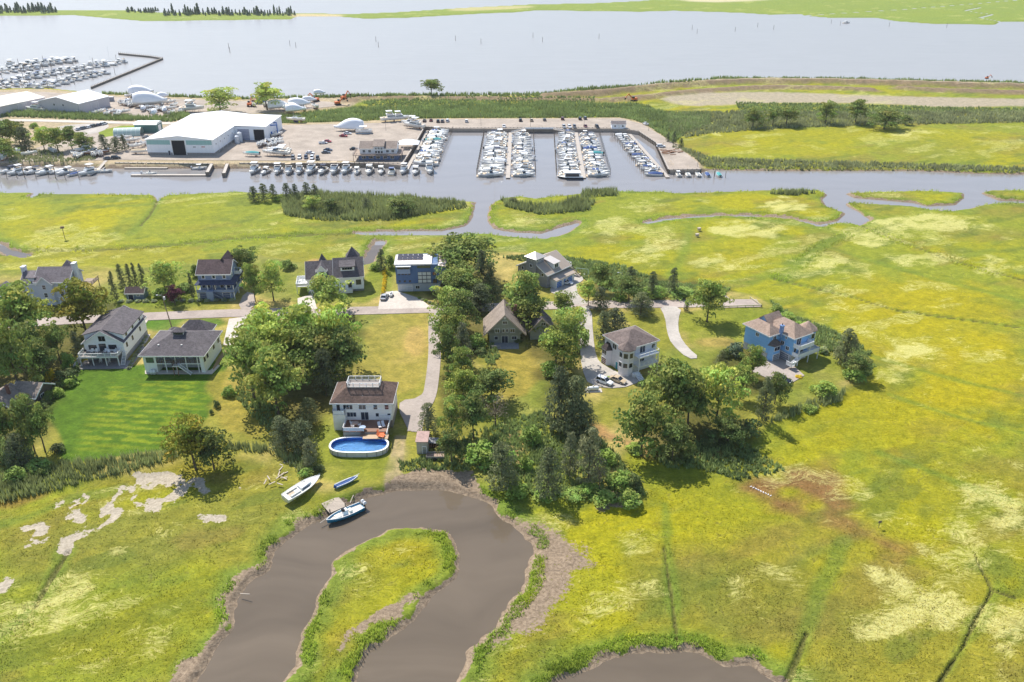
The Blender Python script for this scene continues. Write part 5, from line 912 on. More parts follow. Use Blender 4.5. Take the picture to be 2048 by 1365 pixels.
# ---------------- grey house with two chimneys
pg = siding('grey_blue_clapboard', (196,202,214), .16, .06); gr3 = shingles('grey_shingle', (120,112,114), .2, .15)
H_ = House('chimney_house', 'pale grey house with two white chimneys and cross gables behind large trees', (52,609), 1)
H_.box('wall', 4.6, 14.6, 0, 9, -.3, 7.4, pg); H_.gable(4.6, 14.6, 0, 9, 7.4, 3.0, gr3, 'x', .4, wall=pg, trim=white_trim); H_.box('wing_wall', -.2, 4.6, .8, 8, -.3, 6.6, pg); H_.gable(-.2, 4.6, .8, 8, 6.6, 2.6, gr3, 'x', .3, wall=pg, trim=white_trim, name='wing_roof')
H_.box('cross_gable_wall', 5.4, 9.8, -.8, 2, -.3, 7., pg); H_.gable(5.4, 9.8, -.8, 4.4, 7., 2.2, gr3, 'y', .3, wall=pg, trim=white_trim, name='cross_roof'); H_.part('rear_roof', MB().loft([[(9,7,8.6),(13,7,8.6),(13,11,8.6),(9,11,8.6)],[(10.9,8.9,11),(11.1,8.9,11),(11.1,9.1,11),(10.9,9.1,11)]]), gr3)
for x, y, z in ((-1.0, 4, 10.4), (14.9, 3.6, 11.6)): H_.part('chimney', MB().box(x, x+1.0, y, y+1.6, -.3, z).box(x-.12, x+1.12, y-.12, y+1.72, z, z+.3), M('white_chimney', (216,216,218), .7))
for z in (5.3, 2.7): H_.win('f', 12., z, 1., 1.3, 1, 2, base=0, fm=pg); H_.win('f', 7.4, z, 1., 1.3, 1, 2, base=-.8)
for u in (2.4, 6): H_.win('r', u, 5.2, .8, 1.2, 1, base=14.6)
H_.garage('f', 12, -.1, 2.6, 2.2, M('white_panel', (220,222,224))); H_.box('dormer_wall', 2.0, 4.5, 1.2, 3.5, 7., 8.4, pg); H_.part('dormer_roof', MB().prism([(1.6,.7,8.3),(1.6,4.4,9.3),(1.6,4.4,9.45),(1.6,.7,8.45)], (3.1, 0, 0)), gr3); H_.box('rear_deck', 15.2, 19, 5, 10, 4.2, 4.4, M('weathered_deck', (150,132,116), .8)); H_.rail([(15.3,5.05),(18.9,5.05),(18.9,9.9)], 4.4, .95, M('weathered_deck', (150,132,116))); H_.posts([(18.8,5.2),(18.8,9.8)], -.3, 4.2, M('weathered_deck', (150,132,116)))
# ---------------- low brown house, and grey outbuilding on the left
H_ = House('low_house', 'low dark house with two brown gable roofs among trees by the bright lawn', (-34,826), -8)
bw = siding('brown_shingle_wall', (92,80,72), .2, .12); H_.box('wall', 0, 7.5, 0, 6, -.3, 2.6, bw); H_.gable(0, 7.5, 0, 6, 2.6, 2.0, tanr, 'y', .5, wall=bw, trim=white_trim); H_.box('wing_wall', 5, 11, 4.5, 11, -.3, 2.6, bw); H_.gable(5, 11, 4.5, 11, 2.6, 2.0, tanr, 'x', .5, wall=bw, trim=white_trim, name='wing_roof'); H_.win('r', 2, .9, 1.2, 1.2, 2, base=7.5); H_.win('r', 7, .9, 1.2, 1.2, 2, base=11); H_.win('f', 3.5, .9, 1.4, 1.2, 2); H_.part('chimney', MB().box(5.2, 5.8, 3, 3.6, 3, 6).box(5.1, 5.9, 2.9, 3.7, 6, 6.15), M('chimney_brick', (120,84,72)))
H_ = House('grey_cottage', 'pale grey cottage gable half hidden by the large tree beside the road', (-22,616), 0)
H_.box('wall', 0, 5.5, 0, 7, -.3, 3.2, pg); H_.gable(0, 5.5, 0, 7, 3.2, 2.4, gr3, 'y', .4, wall=pg, trim=white_trim); H_.win('f', 2.8, 1.1, 1., 1.2, 1, 2); H_.win('r', 3, 1.1, 1., 1.2, 1, 2, base=5.5)
# ---------------- creek-side shed
H_ = House('tool_shed', 'small grey tool shed with pinkish roof beside the dirt track', (834,908), -2, 'shed')
H_.box('wall', 0, 2.4, 0, 3.0, -.2, 3.2, siding('shed_grey', (176,170,160), .2, .1, True)); H_.part('roof', MB().prism([(-.2,-.3,3.2),(-.2,3.3,3.7),(-.2,3.3,3.85),(-.2,-.3,3.35)], (2.8, 0, 0)), M('pink_roof', (176,146,136), .8, .2)); H_.door('f', 1.7, 0, .8, 1.9, M('shed_door', (150,146,138), .7))
H_ = House('log_store', 'small dark lean-to stacked with timber behind the tool shed', (856,898), -4, 'lean-to'); H_.box('back_wall', 0, 2.2, 1.4, 1.5, -.2, 1.9, bw); H_.part('roof', MB().prism([(-.1,-.2,1.6),(-.1,1.6,1.9),(-.1,1.6,1.98),(-.1,-.2,1.68)], (2.4, 0, 0)), M('grey_pad', (140,140,142))); H_.posts([(.1,0),(2.1,0)], -.2, 1.6, bw, .05)
for i in range(12): H_.part('log', MB().cyl((.2+(i % 4)*.5, .3, .1+(i//4)*.32), (.2+(i % 4)*.5, 1.3, .1+(i//4)*.32), .14, n=6), M('cut_timber', (150,110,84), .9, .2, 4))
# ================================================================== TEMPLATES: copy a thing with its parts
_tpl = {}
def place(key, maker, x, y, z, rz, sc=1., label=None, cat=None, group=None):
    if key not in _tpl: o = maker(); _tpl[key] = o
    else: o = copy_tree(_tpl[key])
    o.location = (x, y, z); o.rotation_euler = (0, 0, rz); o.scale = (sc, sc, sc) if np.ndim(sc) == 0 else sc
    tag(o, label, cat, group)
    if not group and 'group' in o: del o['group']
    return o
# ------------------------------------------------------------------ cars
tyre = M('tyre_rubber', (38,38,40), .9, .1); rimm = M('wheel_rim', (168,170,174), .3, .05, metal=.6); cgl = glass('car_glass', (26,32,40), .05); lampm = M('head_lamp', (226,228,230), .15, .02); tail = M('tail_lamp', (140,24,24), .25, .05)
CARC = {'white': (232,233,235), 'black': (26,28,32), 'silver': (168,172,178), 'grey': (98,102,108), 'red': (168,34,34), 'tan': (196,176,146), 'navy': (40,52,78), 'maroon': (104,42,44)}
def car_maker(kind, colour):
    def mk():
        r = empty('pickup_truck' if kind == 'pickup' else kind+'_car', (0,0,0)); pm = M('car_paint_'+colour, CARC[colour], .22, .03, spec=.6); sv = kind == 'suv'
        zb = .95 if sv else .82; zt = 1.68 if sv else 1.42; Lh = 2.35
        st_ = [(-Lh, .72, .42, zb-.12), (-Lh+.12, .84, .32, zb), (-1.2, .92, .28, zb+.03), (.7, .92, .28, zb+.02), (1.5, .90, .28, zb-.06), (2.15, .84, .30, zb-.16), (Lh, .68, .42, zb-.32)]
        MB().loft([[(x, -w_, z0), (x, -w_, (z0+z1)/2), (x, -w_*.9, z1), (x, w_*.9, z1), (x, w_, (z0+z1)/2), (x, w_, z0)] for x, w_, z0, z1 in st_]).build('body', pm, r, bevel=.03)
        c0, c1, c2, c3 = {'suv': (-2.15, -1.95, .35, 1.1), 'sedan': (-1.75, -1.0, .25, 1.05), 'pickup': (-.35, -.25, .75, 1.35)}[kind]
        MB().loft([[(c0, -.82, zb-.03), (c3, -.82, zb-.03), (c3, .82, zb-.03), (c0, .82, zb-.03)], [(c1, -.66, zt-.05), (c2, -.66, zt-.05), (c2, .66, zt-.05), (c1, .66, zt-.05)]]).build('windows', cgl, r)
        MB().loft([[(c1-.04, -.68, zt-.06), (c2+.04, -.68, zt-.06), (c2+.04, .68, zt-.06), (c1-.04, .68, zt-.06)], [(c1+.1, -.6, zt), (c2-.1, -.6, zt), (c2-.1, .6, zt), (c1+.1, .6, zt)]]).build('roof', pm, r)
        pl = MB()
        for s_ in (-1, 1):
            for a, b_ in (((c0, .83*s_, zb), (c1, .67*s_, zt-.05)), ((c3, .83*s_, zb), (c2, .67*s_, zt-.05)), (((c0+c3)/2, .83*s_, zb), ((c1+c2)/2, .68*s_, zt-.05))): pl.beam(a, b_, .07, .09)
        pl.build('pillars', pm, r)
        if kind == 'pickup': MB().box(-2.2, -.45, -.72, .72, zb-.02, zb+.06).build('bed', M('bed_liner', (60,60,64), .8), r); MB().box(-2.25, -.4, -.9, -.78, zb, zb+.22).build('bed_side', pm, r); MB().box(-2.25, -.4, .78, .9, zb, zb+.22).build('bed_side', pm, r); MB().box(-2.28, -2.18, -.88, .88, zb, zb+.2).build('tailgate', pm, r)
        wm = MB().cyl((0,-.11,0), (0,.11,0), .35, n=14).mesh('tyre', tyre); hm = MB().cyl((0,-.125,0), (0,.125,0), .2, n=10).mesh('rim', rimm)
        for x in (-1.42, 1.42):
            for y in (-.84, .84): wv_ = link('wheel', wm, r, (x, y, .35)); link('rim', hm, wv_)
        for y in (-.58, .58): MB().box(2.2, 2.36, y-.17, y+.17, zb-.36, zb-.22).build('headlight', lampm, r); MB().box(-2.37, -2.26, y-.16, y+.16, zb-.3, zb-.1).build('taillight', tail, r)
        return r
    return mk
def car(kind, colour, px, py, deg, where, z=None, sc=1.):
    z = YZ if z is None else z; x, y = P(px, py, z+.5); lab = {'suv': 'sport utility car', 'sedan': 'sedan', 'pickup': 'pickup truck'}[kind]
    place((kind, colour), car_maker(kind, colour), x, y, z+.01, math.radians(deg), sc, f'{colour} {lab} {where}', 'truck' if kind == 'pickup' else 'car', f'{colour} {lab}s {where}')
car('suv', 'white', 1209, 763, -38, 'beside the tan sedan at the bay-windowed house', .95); car('sedan', 'tan', 1236, 760, -38, 'parked below the corner turret', .95); car('suv', 'black', 1564, 760, -38, 'on the drive of the bright blue house', .95)
car('sedan', 'silver', 769, 594, 84, 'parked before the flat-roofed house', .95); car('sedan', 'white', 1132, 565, -20, 'outside the blue garage doors', .95)
for x, y, k, c, d in [(586,316,'suv','grey',-80),(599,315,'suv','white',-82),(612,315,'suv','navy',-80),(624,316,'suv','white',-82),(635,317,'suv','black',-80)]: car(k, c, x, y, d, 'in the row beside the sports boat')
for x, y, k, c, d in [(620,306,'sedan','white',-8),(652,305,'sedan','grey',4),(656,300,'sedan','navy',-6),(646,286,'pickup','white',12),(655,283,'sedan','red',-10),(708,298,'sedan','black',10),(687,272,'sedan','red',-8),(695,267,'sedan','white',-6)]: car(k, c, x, y, d, 'parked in the open marina yard')
for i, (x, y, k, c) in enumerate([(849,242,'pickup','black'),(862,241,'sedan','maroon'),(876,243,'suv','black'),(885,243,'suv','grey'),(895,242,'suv','white'),(933,243,'suv','white'),(1041,241,'suv','black'),(1063,241,'suv','tan'),(1089,240,'sedan','grey'),(1125,238,'suv','maroon'),(1160,238,'suv','black'),(1170,237,'suv','grey')]): car(k, c, x, y, 88+i % 3*3, 'parked against the reeds')
for i, (x, y, k, c) in enumerate([(1008,253,'pickup','white'),(1128,254,'suv','silver'),(1139,254,'suv','white'),(1149,254,'suv','grey'),(1171,253,'sedan','maroon'),(1194,254,'suv','black')]): car(k, c, x, y, -88+i % 3*4, 'parked along the basin bulkhead')
car('suv', 'white', 1322, 293, 3, 'alone on the marina access road'); car('pickup', 'white', 1291, 248, 110, 'beside the stacked crates'); car('sedan', 'grey', 216, 317, 20, 'beside the timber gangway'); car('suv', 'black', 232, 316, 10, 'beside the timber gangway'); car('pickup', 'silver', 292, 274, 35, 'beside the green shed')
for i in range(6): car(('sedan', 'suv')[i % 2], ('silver', 'grey', 'white', 'black', 'navy', 'white')[i], 158+i*10, 259-i*2.2, 70, 'on the small gravel lot by the lane')
# ------------------------------------------------------------------ boats
gel = M('white_gelcoat', (234,234,232), .3, .04, 1.2); gelc = M('cream_gelcoat', (224,220,208), .35, .04); sole = M('cockpit_sole', (196,176,150), .7, .1, 3); bgl = glass('boat_glass', (30,36,44), .06); canv = {'white': M('white_canvas', (226,226,224), .8, .05), 'blue': M('blue_canvas', (44,76,132), .8, .1), 'teal': M('teal_canvas', (62,150,152), .8, .1), 'navy': M('navy_canvas', (36,46,72), .8, .1), 'tan': M('tan_canvas', (190,170,140), .8, .1)}
engm = M('outboard_cowl', (214,216,218), .3, .04); engd = M('black_cowl', (40,42,46), .35, .05); alum = M('anodised_tube', (200,202,204), .3, .04, metal=.6); boot = M('boot_stripe', (40,54,92), .5, .1)
def hullw(t, B): return B/2*((.86+.14*min(1, t/.3)) if t < .42 else (1-((t-.42)/.58)**2.5))
def hull(r, L, B, fb, m, deckm=None, nst=10, keel=.45, open_=False):
    st_ = []
    for i in range(nst+1):
        t = i/nst; w_ = max(.03, hullw(t, B)); s_ = fb*(1+.42*t*t); x = -L/2+L*t; st_.append((x, w_, s_, t))
    rings = [[(x, -w_, s_), (x-.02*L*t, -w_*(.86-.25*t), .02+.25*fb*t), (x-.06*L*t*t, 0, -keel*(1-t**3)+fb*.5*t**4), (x-.02*L*t, w_*(.86-.25*t), .02+.25*fb*t), (x, w_, s_)] for x, w_, s_, t in st_]
    mb = MB(); mb.loft(rings, close=False, cap=False); n = len(mb.v); mb.f.append(tuple(range(5))); mb.build('hull', m, r, True)
    d = MB(); tops = [(x, w_*.94, s_) for x, w_, s_, t in st_]; dz = -.38*fb if open_ else .015
    a = [(x, -w_, s_+dz) for x, w_, s_ in tops]; b_ = [(x, w_, s_+dz) for x, w_, s_ in tops]; k = len(a)
    d.add(a+b_, [(i, i+1, k+i+1, k+i) for i in range(k-1)]); d.build('deck', deckm or gelc, r)
    g = MB()
    for sg in (-1, 1):
        for p, q in zip(st_[:-1], st_[1:]): g.beam((p[0], sg*p[1]*.97, p[2]+.03), (q[0], sg*q[1]*.97, q[2]+.03), .09, .09)
    g.build('gunwale', gel, r)
    return st_
def taper(x0, x1, w0, w1, z0, z1, ins, rake=0.):
    """deckhouse: base half widths w0 (aft) w1 (fore), inset at top, raked front"""
    return MB().loft([[(x0, -w0, z0), (x1, -w1, z0), (x1, w1, z0), (x0, w0, z0)], [(x0+ins*.5, -w0+ins, z1), (x1-rake, -w1+ins, z1), (x1-rake, w1-ins, z1), (x0+ins*.5, w0-ins, z1)]])
def rails(r, L, B, fb):
    mb = MB(); pr = None
    for sg in (-1, 1):
        pr = None
        for t in (.55, .68, .8, .9, .985):
            p = Vector((-L/2+L*t, sg*max(.06, hullw(t, B))*.9, fb*(1+.42*t*t)+.62)); mb.cyl((p.x, p.y, p.z-.62), p, .02, n=4)
            if pr: mb.cyl(pr, p, .022, n=4)
            pr = p
    mb.build('bow_rail', alum, r)
def mk_cruiser(cv='white', L=10., B=3.3, arch=True):
    def mk():
        r = empty('cabin_cruiser', (0,0,0)); fb = 1.05; hull(r, L, B, fb, gel)
        taper(-L*.05, L*.36, B*.40, B*.16, fb+.05, fb+.75, .22, .9).build('cabin', gel, r, bevel=.06); taper(-L*.06, L*.10, B*.42, B*.36, fb+.55, fb+1.35, .25, .75).build('windshield', bgl, r)
        MB().box(-L*.44, -L*.07, -B*.36, B*.36, fb+.02, fb+.06).build('cockpit', sole, r); MB().box(-L*.42, -L*.34, -B*.34, B*.34, fb+.05, fb+.5).build('bench', gelc, r)
        if arch: MB().beam((-L*.12, -B*.42, fb), (-L*.16, -B*.36, fb+2.), .22, .12).beam((-L*.12, B*.42, fb), (-L*.16, B*.36, fb+2.), .22, .12).beam((-L*.16, -B*.38, fb+2.), (-L*.16, B*.38, fb+2.), .3, .12).build('radar_arch', gel, r)
        taper(-L*.3, -L*.02, B*.4, B*.38, fb+1.92, fb+2.05, .12).build('canopy', canv[cv], r); MB().box(-L*.5-.7, -L*.5+.02, -B*.42, B*.42, .12, .24).build('swim_platform', sole, r); rails(r, L, B, fb)
        for y in (-.32, .32): MB().box(-L*.5+.5, L*.1, y*B*1.34-.01, y*B*1.34+.01, fb*.45, fb*.6).build('port_light', bgl, r)
        return r
    return mk
def mk_flybridge(cv='white', L=11., B=3.8):
    def mk():
        r = empty('flybridge_boat', (0,0,0)); fb = 1.25; hull(r, L, B, fb, gel); taper(-L*.2, L*.2, B*.42, B*.36, fb, fb+1.25, .12, .7).build('cabin', gel, r, bevel=.05)
        taper(-L*.19, L*.2-.28, B*.435, B*.375, fb+.55, fb+1.05, .1, .4).build('window_band', bgl, r); taper(L*.12, L*.42, B*.3, B*.1, fb+.05, fb+.6, .18, .4).build('trunk_cabin', gel, r)
        taper(-L*.22, L*.08, B*.42, B*.36, fb+1.25, fb+1.85, -.05, -.2).build('flybridge', gel, r); MB().box(-L*.16, L*.02, -B*.3, B*.3, fb+1.86, fb+1.95).build('bridge_floor', sole, r); taper(L*.02, L*.06, B*.36, B*.34, fb+1.85, fb+2.2, .06, .2).build('venturi_screen', bgl, r)
        MB().cyl((-L*.2, -B*.36, fb+1.8), (-L*.2, -B*.36, fb+3.3), .03).cyl((-L*.2, B*.36, fb+1.8), (-L*.2, B*.36, fb+3.3), .03).cyl((L*.02, -B*.34, fb+1.8), (L*.0, -B*.34, fb+3.3), .03).cyl((L*.02, B*.34, fb+1.8), (L*.0, B*.34, fb+3.3), .03).build('top_frame', alum, r)
        taper(-L*.23, L*.05, B*.42, B*.4, fb+3.28, fb+3.42, .12).build('bimini_top', canv[cv], r); MB().box(-L*.46, -L*.2, -B*.38, B*.38, fb+.02, fb+.07).build('cockpit', sole, r); MB().box(-L*.36, -L*.3, -.35, .35, fb+.07, fb+.6).build('fighting_chair', gelc, r); MB().cyl((-L*.05, B*.3, fb+3.4), (-L*.12, B*.32, fb+6.2), .025, .01).build('antenna', gel, r); rails(r, L, B, fb); return r
    return mk
def mk_console(hc=None, cv='white', L=7.5, B=2.6, two=True):
    def mk():
        r = empty('centre_console_boat', (0,0,0)); fb = .85; hull(r, L, B, fb, hc or gel, M('pale_liner', (214,208,198), .6, .05), open_=True); taper(-L*.08, L*.06, .5, .45, .5, 1.6, .1, .2).build('console', gel, r); taper(0, L*.07, .46, .42, 1.55, 2.0, .1, .15).build('windscreen', bgl, r)
        MB().box(-L*.2, -L*.12, -.5, .5, .5, 1.15).build('seat', gelc, r); MB().box(L*.12, L*.26, -.55, .55, .55, .95).build('bow_seat', gelc, r)
        if cv:
            for x in (-L*.1, L*.05):
                for y in (-.6, .6): MB().cyl((x, y, .6), (x, y*1.1, 2.55), .03, n=5).build('top_leg', alum, r)
            taper(-L*.2, L*.12, 1.0, .9, 2.52, 2.62, .1).build('t_top', canv[cv], r)
        for y in ((-.42, .42) if two else (0,)):
            e = MB().loft([[(-L/2-.75, y-.2, 1.1), (-L/2-.1, y-.2, 1.1), (-L/2-.1, y+.2, 1.1), (-L/2-.75, y+.2, 1.1)], [(-L/2-.8, y-.22, 1.45), (-L/2-.05, y-.2, 1.45), (-L/2-.05, y+.2, 1.45), (-L/2-.8, y+.22, 1.45)], [(-L/2-.6, y-.14, 1.7), (-L/2-.2, y-.14, 1.7), (-L/2-.2, y+.14, 1.7), (-L/2-.6, y+.14, 1.7)]]).build('outboard', engm, r); MB().box(-L/2-.5, -L/2-.25, y-.09, y+.09, -.4, 1.1).build('leg', engd, e)
        return r
    return mk
def mk_covered(cv='blue', L=7.5, B=2.6):
    def mk():
        r = empty('covered_runabout', (0,0,0)); fb = .8; st_ = hull(r, L, B, fb, gel); rings = []
        for x, w_, s_, t in st_[:9]: hgt_ = .75*math.sin(math.pi*min(1, .15+t*.95))+.1; rings.append([(x, -w_*1.02, s_-.05), (x, -w_*.6, s_+hgt_*.7), (x, 0, s_+hgt_), (x, w_*.6, s_+hgt_*.7), (x, w_*1.02, s_-.05)])
        mb = MB().loft(rings, close=False, cap=False); mb.build('cover', canv[cv], r, True); MB().box(-L/2-.6, -L/2-.05, -.2, .2, .5, 1.3).build('outboard', engd, r); MB().box(-L/2-.4, -L/2-.2, -.08, .08, -.4, .5).build('leg', engd, r); return r
    return mk
def mk_wrapped(L=11., B=3.6, pk=2.6):
    def mk():
        r = empty('wrapped_boat', (0,0,0)); fb = 1.1; st_ = hull(r, L, B, fb, gel); rings = []
        for x, w_, s_, t in st_: h_ = .25+pk*max(0, math.sin(math.pi*min(1, t*.9+.22)))**.8; rings.append([(x, -w_*1.06, s_-.5), (x, -w_*1.03, s_+.05), (x, -w_*.55, s_+h_*.72), (x, 0, s_+h_), (x, w_*.55, s_+h_*.72), (x, w_*1.03, s_+.05), (x, w_*1.06, s_-.5)])
        mb = MB().loft(rings, close=False, cap=False); mb.f.append(tuple(range(7))); mb.build('shrink_wrap', M('shrink_wrap', (238,238,240), .45, .03, .8, .2), r, True)
        for x in (-L*.35, 0, L*.28):
            for y in (-1.1, 1.1): MB().cyl((x, y*1.25, -1.15), (x, y*.8, .1), .06, n=5).build('stand', M('red_stand', (140,60,50), .6), r)
        return r
    return mk
def mk_sail(L=9.5, B=3., mast=True, keel=True):
    def mk():
        r = empty('sailing_boat', (0,0,0)); fb = .85; hull(r, L, B, fb, gel, keel=.5); taper(-L*.1, L*.24, B*.3, B*.2, fb, fb+.55, .15, .5).build('cabin', gel, r, bevel=.04); MB().box(-L*.08, L*.14, -B*.285, -B*.27, fb+.15, fb+.35).box(-L*.08, L*.14, B*.27, B*.285, fb+.15, fb+.35).build('port_light', bgl, r)
        MB().box(-L*.4, -L*.12, -B*.26, B*.26, fb-.05, fb+.04).build('cockpit', sole, r); MB().box(-L*.4, -L*.12, B*.2, B*.3, fb, fb+.3).build('coaming', gelc, r); MB().box(-L*.4, -L*.12, -B*.3, -B*.2, fb, fb+.3).build('coaming', gelc, r)
        if mast: MB().cyl((L*.1, 0, fb+.5), (L*.08, 0, L*1.25), .07, .05, 6).build('mast', alum, r); MB().cyl((L*.09, 0, fb+1.4), (-L*.34, 0, fb+1.5), .06, n=6).build('boom', alum, r)
        if keel: MB().prism([(-L*.12, -.09, -.4), (L*.16, -.09, -.4), (L*.08, -.09, -1.5), (-L*.1, -.09, -1.5)], (0, .18, 0)).build('keel', boot, r)
        mb = MB()
        for sg in (-1, 1): mb.cyl((L*.36, sg*B*.16, fb*1.2), (L*.5, sg*.05, fb*1.4+.55), .025, n=4); 
        mb.cyl((-L*.48, -B*.36, fb+.7), (-L*.48, B*.36, fb+.7), .025, n=4).cyl((-L*.48, -B*.36, fb), (-L*.48, -B*.36, fb+.7), .025, n=4).cyl((-L*.48, B*.36, fb), (-L*.48, B*.36, fb+.7), .025, n=4).build('pulpit', alum, r); return r
    return mk
def mk_pontoon():
    r = empty('pontoon_boat', (0,0,0)); 
    for y in (-.85, .85): MB().cyl((-3, y, 0), (2.6, y, 0), .32, n=10).cyl((2.6, y, 0), (3.2, y, .2), .32, .06, 10).build('float_tube', alum, r)
    MB().box(-3, 3, -1.2, 1.2, .32, .42).build('deck', sole, r); mb = MB()
    for a, b_ in (((-2.9,-1.15),(2.9,-1.15)),((2.9,-1.15),(2.9,1.15)),((2.9,1.15),(-2.9,1.15)),((-2.9,1.15),(-2.9,-1.15))): mb.beam((*a, .85), (*b_, .85), .04, .75)
    mb.build('fence_panel', gel, r); 
    for x in (-2.2, 1.6): MB().box(x, x+1, -1., 1., .45, .9).build('bench', gelc, r)
    MB().box(-3.4, -3, -.25, .25, .2, 1.1).build('outboard', engd, r); taper(-1.6, 1.2, 1.1, 1.1, 2.3, 2.4, .1).build('bimini_top', canv['white'], r); return r
def mk_houseboat():
    r = empty('houseboat', (0,0,0)); hull(r, 12, 4., .8, M('navy_hull', (36,40,58), .3, .05), nst=8); MB().box(-4.4, 2.6, -1.75, 1.75, .8, 3.1).build('cabin', gel, r, bevel=.05); MB().box(-4.0, 2.2, -1.78, -1.751, 1.3, 2.7).box(-4., 2.2, 1.751, 1.78, 1.3, 2.7).build('window_band', bgl, r); MB().box(-4.8, 3.2, -1.95, 1.95, 3.1, 3.25).build('roof', gel, r); MB().cyl((-2, 0, 3.2), (-2, 0, 5), .03, n=5).build('antenna', alum, r); return r
BK = [('cr_w', mk_cruiser('white')), ('fly_w', mk_flybridge('white')), ('cc_w', mk_console(None, 'white')), ('cr_b', mk_cruiser('blue', 9.)), ('cov_w', mk_covered('white')), ('cov_b', mk_covered('blue')), ('cc_n', mk_console(None, None, 7.)), ('fly_t', mk_flybridge('tan', 10.5)), ('cr_n', mk_cruiser('navy', 9., 3.1, False)), ('cov_t', mk_covered('teal')), ('cr_t', mk_cruiser('tan', 9.5)), ('sl_w', mk_sail(9, 2.9, True, False))]
BL = {'cr_w': 'white express cruiser with white canopy', 'fly_w': 'white flybridge boat with white bimini top', 'cc_w': 'open centre-console boat with white hard top', 'cr_b': 'white cruiser with blue canvas canopy', 'cov_w': 'runabout under a white cover', 'cov_b': 'runabout under a blue cover', 'cc_n': 'open white fishing boat without a top', 'fly_t': 'white flybridge boat with tan bimini top', 'cr_n': 'white cruiser with navy canvas canopy', 'cov_t': 'runabout under a teal cover', 'cr_t': 'white cruiser with tan canvas canopy', 'sl_w': 'white sailing boat with bare mast'}
BM = dict(BK); BLEN = {'cr_w': 10, 'fly_w': 11, 'cc_w': 7.5, 'cr_b': 9, 'cov_w': 7.5, 'cov_b': 7.5, 'cc_n': 7, 'fly_t': 10.5, 'cr_n': 9, 'cov_t': 7.5, 'cr_t': 9.5, 'sl_w': 9}
def boat(k, x, y, rz, where, L=None, z=WL+.05): return place(k, BM[k], x, y, z, rz, (L/BLEN[k]) if L else 1., BL[k]+' '+where, 'boat', BL[k]+' '+where)
rb = random.Random(5)
pile_me = MB().cyl((0,0,-2.5), (0,0,2.4), .14, .11, 7).cyl((0,0,2.4), (0,0,2.55), .11, .05, 7).mesh('piling', M('weathered_timber', (124,112,100), .9, .25, 3, .4)); hi_me = MB().cyl((0,0,-2.5), (0,0,4.6), .2, .16, 7).cyl((0,0,4.6), (0,0,4.8), .16, .05, 7).mesh('piling', MATS['weathered_timber'])
def piling(x, y, where, tallp=False, tilt=.03):
    o = link('piling', hi_me if tallp else pile_me, None, (x, y, 0)); o.rotation_euler = (rb.uniform(-tilt, tilt), rb.uniform(-tilt, tilt), rb.random()*3); tag(o, 'weathered timber mooring pile '+where, 'mooring pile', 'mooring piles '+where); return o
dockm = siding('grey_dock_board', (176,166,154), .2, .1, True)
def dock(x0, y0, x1, y1, wd, label, fingers=()):
    d = empty('floating_dock', (0,0,0), 0, label, 'dock'); a = Vector((x0, y0, 0)); b_ = Vector((x1, y1, 0)); MB().beam(a+Vector((0,0,WL+.45)), b_+Vector((0,0,WL+.45)), wd, .16).build('deck', dockm, d); MB().beam(a+Vector((0,0,WL+.15)), b_+Vector((0,0,WL+.15)), wd*.85, .42).build('float', M('dock_float', (92,88,84), .8), d)
    for fx0, fy0, fx1, fy1 in fingers: MB().beam((fx0, fy0, WL+.42), (fx1, fy1, WL+.42), .8, .14).build('finger', dockm, d)
    d.location = (0, 0, 0); return d
big = ['cr_w','fly_w','cr_w','cr_w','fly_t','cr_n','cr_w','fly_w','cr_t','fly_w','cr_b','cr_w']; small = ['cc_w','cov_w','cc_n','cr_w','cc_w','cov_w','cr_w','cov_b','cc_w','cr_n','cov_w','cc_n','cov_t','sl_w']
def column(n, xd0, xd1, y0, y1, side, lo, hi, where, first=None):
    fg = []
    for i in range(n):
        t = (i+.5)/n; y = y0+(y1-y0)*t; xd = xd0+(xd1-xd0)*t; k = rb.choice(small if rb.random() < .38 else big)
        if i == 0 and first: k = first
        L = lo+(hi-lo)*(1-t)*.7+rb.uniform(-.6, .6); L = max(lo-1.5, min(hi, L)); xc = xd+side*(L/2+1.3+rb.random()*.6); out = rb.random() < .62
        boat(k, xc, y, (0 if side > 0 else math.pi) if out else (math.pi if side > 0 else 0), where, L)
        if i % 2 == 0: fg.append((xd, y+2.2, xd+side*min(L+1, 8), y+2.2))
        piling(xd+side*(hi+1.6), y+2.3, where); 
        if i % 2: piling(xd+side*(hi*.55), y+2.4, where)
    return fg
f1 = column(18, -2.2, -1.2, 378, 468, -1, 10.5, 13, 'west of the double gangway dock'); f2 = column(18, -1.4, -.4, 378, 468, 1, 8.8, 11., 'east of the double gangway dock', 'cr_w')
dock(-1.9, 376, -.8, 470, 2., 'long double gangway dock lined with boats on both sides', f1+f2)
f1 = column(18, 33.2, 36, 378, 468, -1, 8.5, 10.5, 'west of the houseboat dock'); f2 = column(18, 34.2, 37, 378, 468, 1, 8.5, 10.8, 'east of the houseboat dock', 'cr_b')
dock(33.6, 376, 36.4, 470, 2., 'long floating dock with the houseboat at its outer end', f1+f2)
place('houseboat', mk_houseboat, 27.2, 376.6, WL+.05, math.pi, 1., 'boxy houseboat with dark window band at the dock end', 'boat')
f1 = column(17, -50.6, -48.4, 398, 474, 1, 10, 13, 'along the planked basin wall'); dock(-50.9, 392, -48.6, 475, 1.8, 'floating dock along the planked west wall of the basin', f1)
f1 = column(19, 73, 66, 379, 466, -1, 7., 8.6, 'along the angled basin wall'); dock(73, 377, 66.5, 466, 1.8, 'floating dock along the angled east wall of the basin', f1)
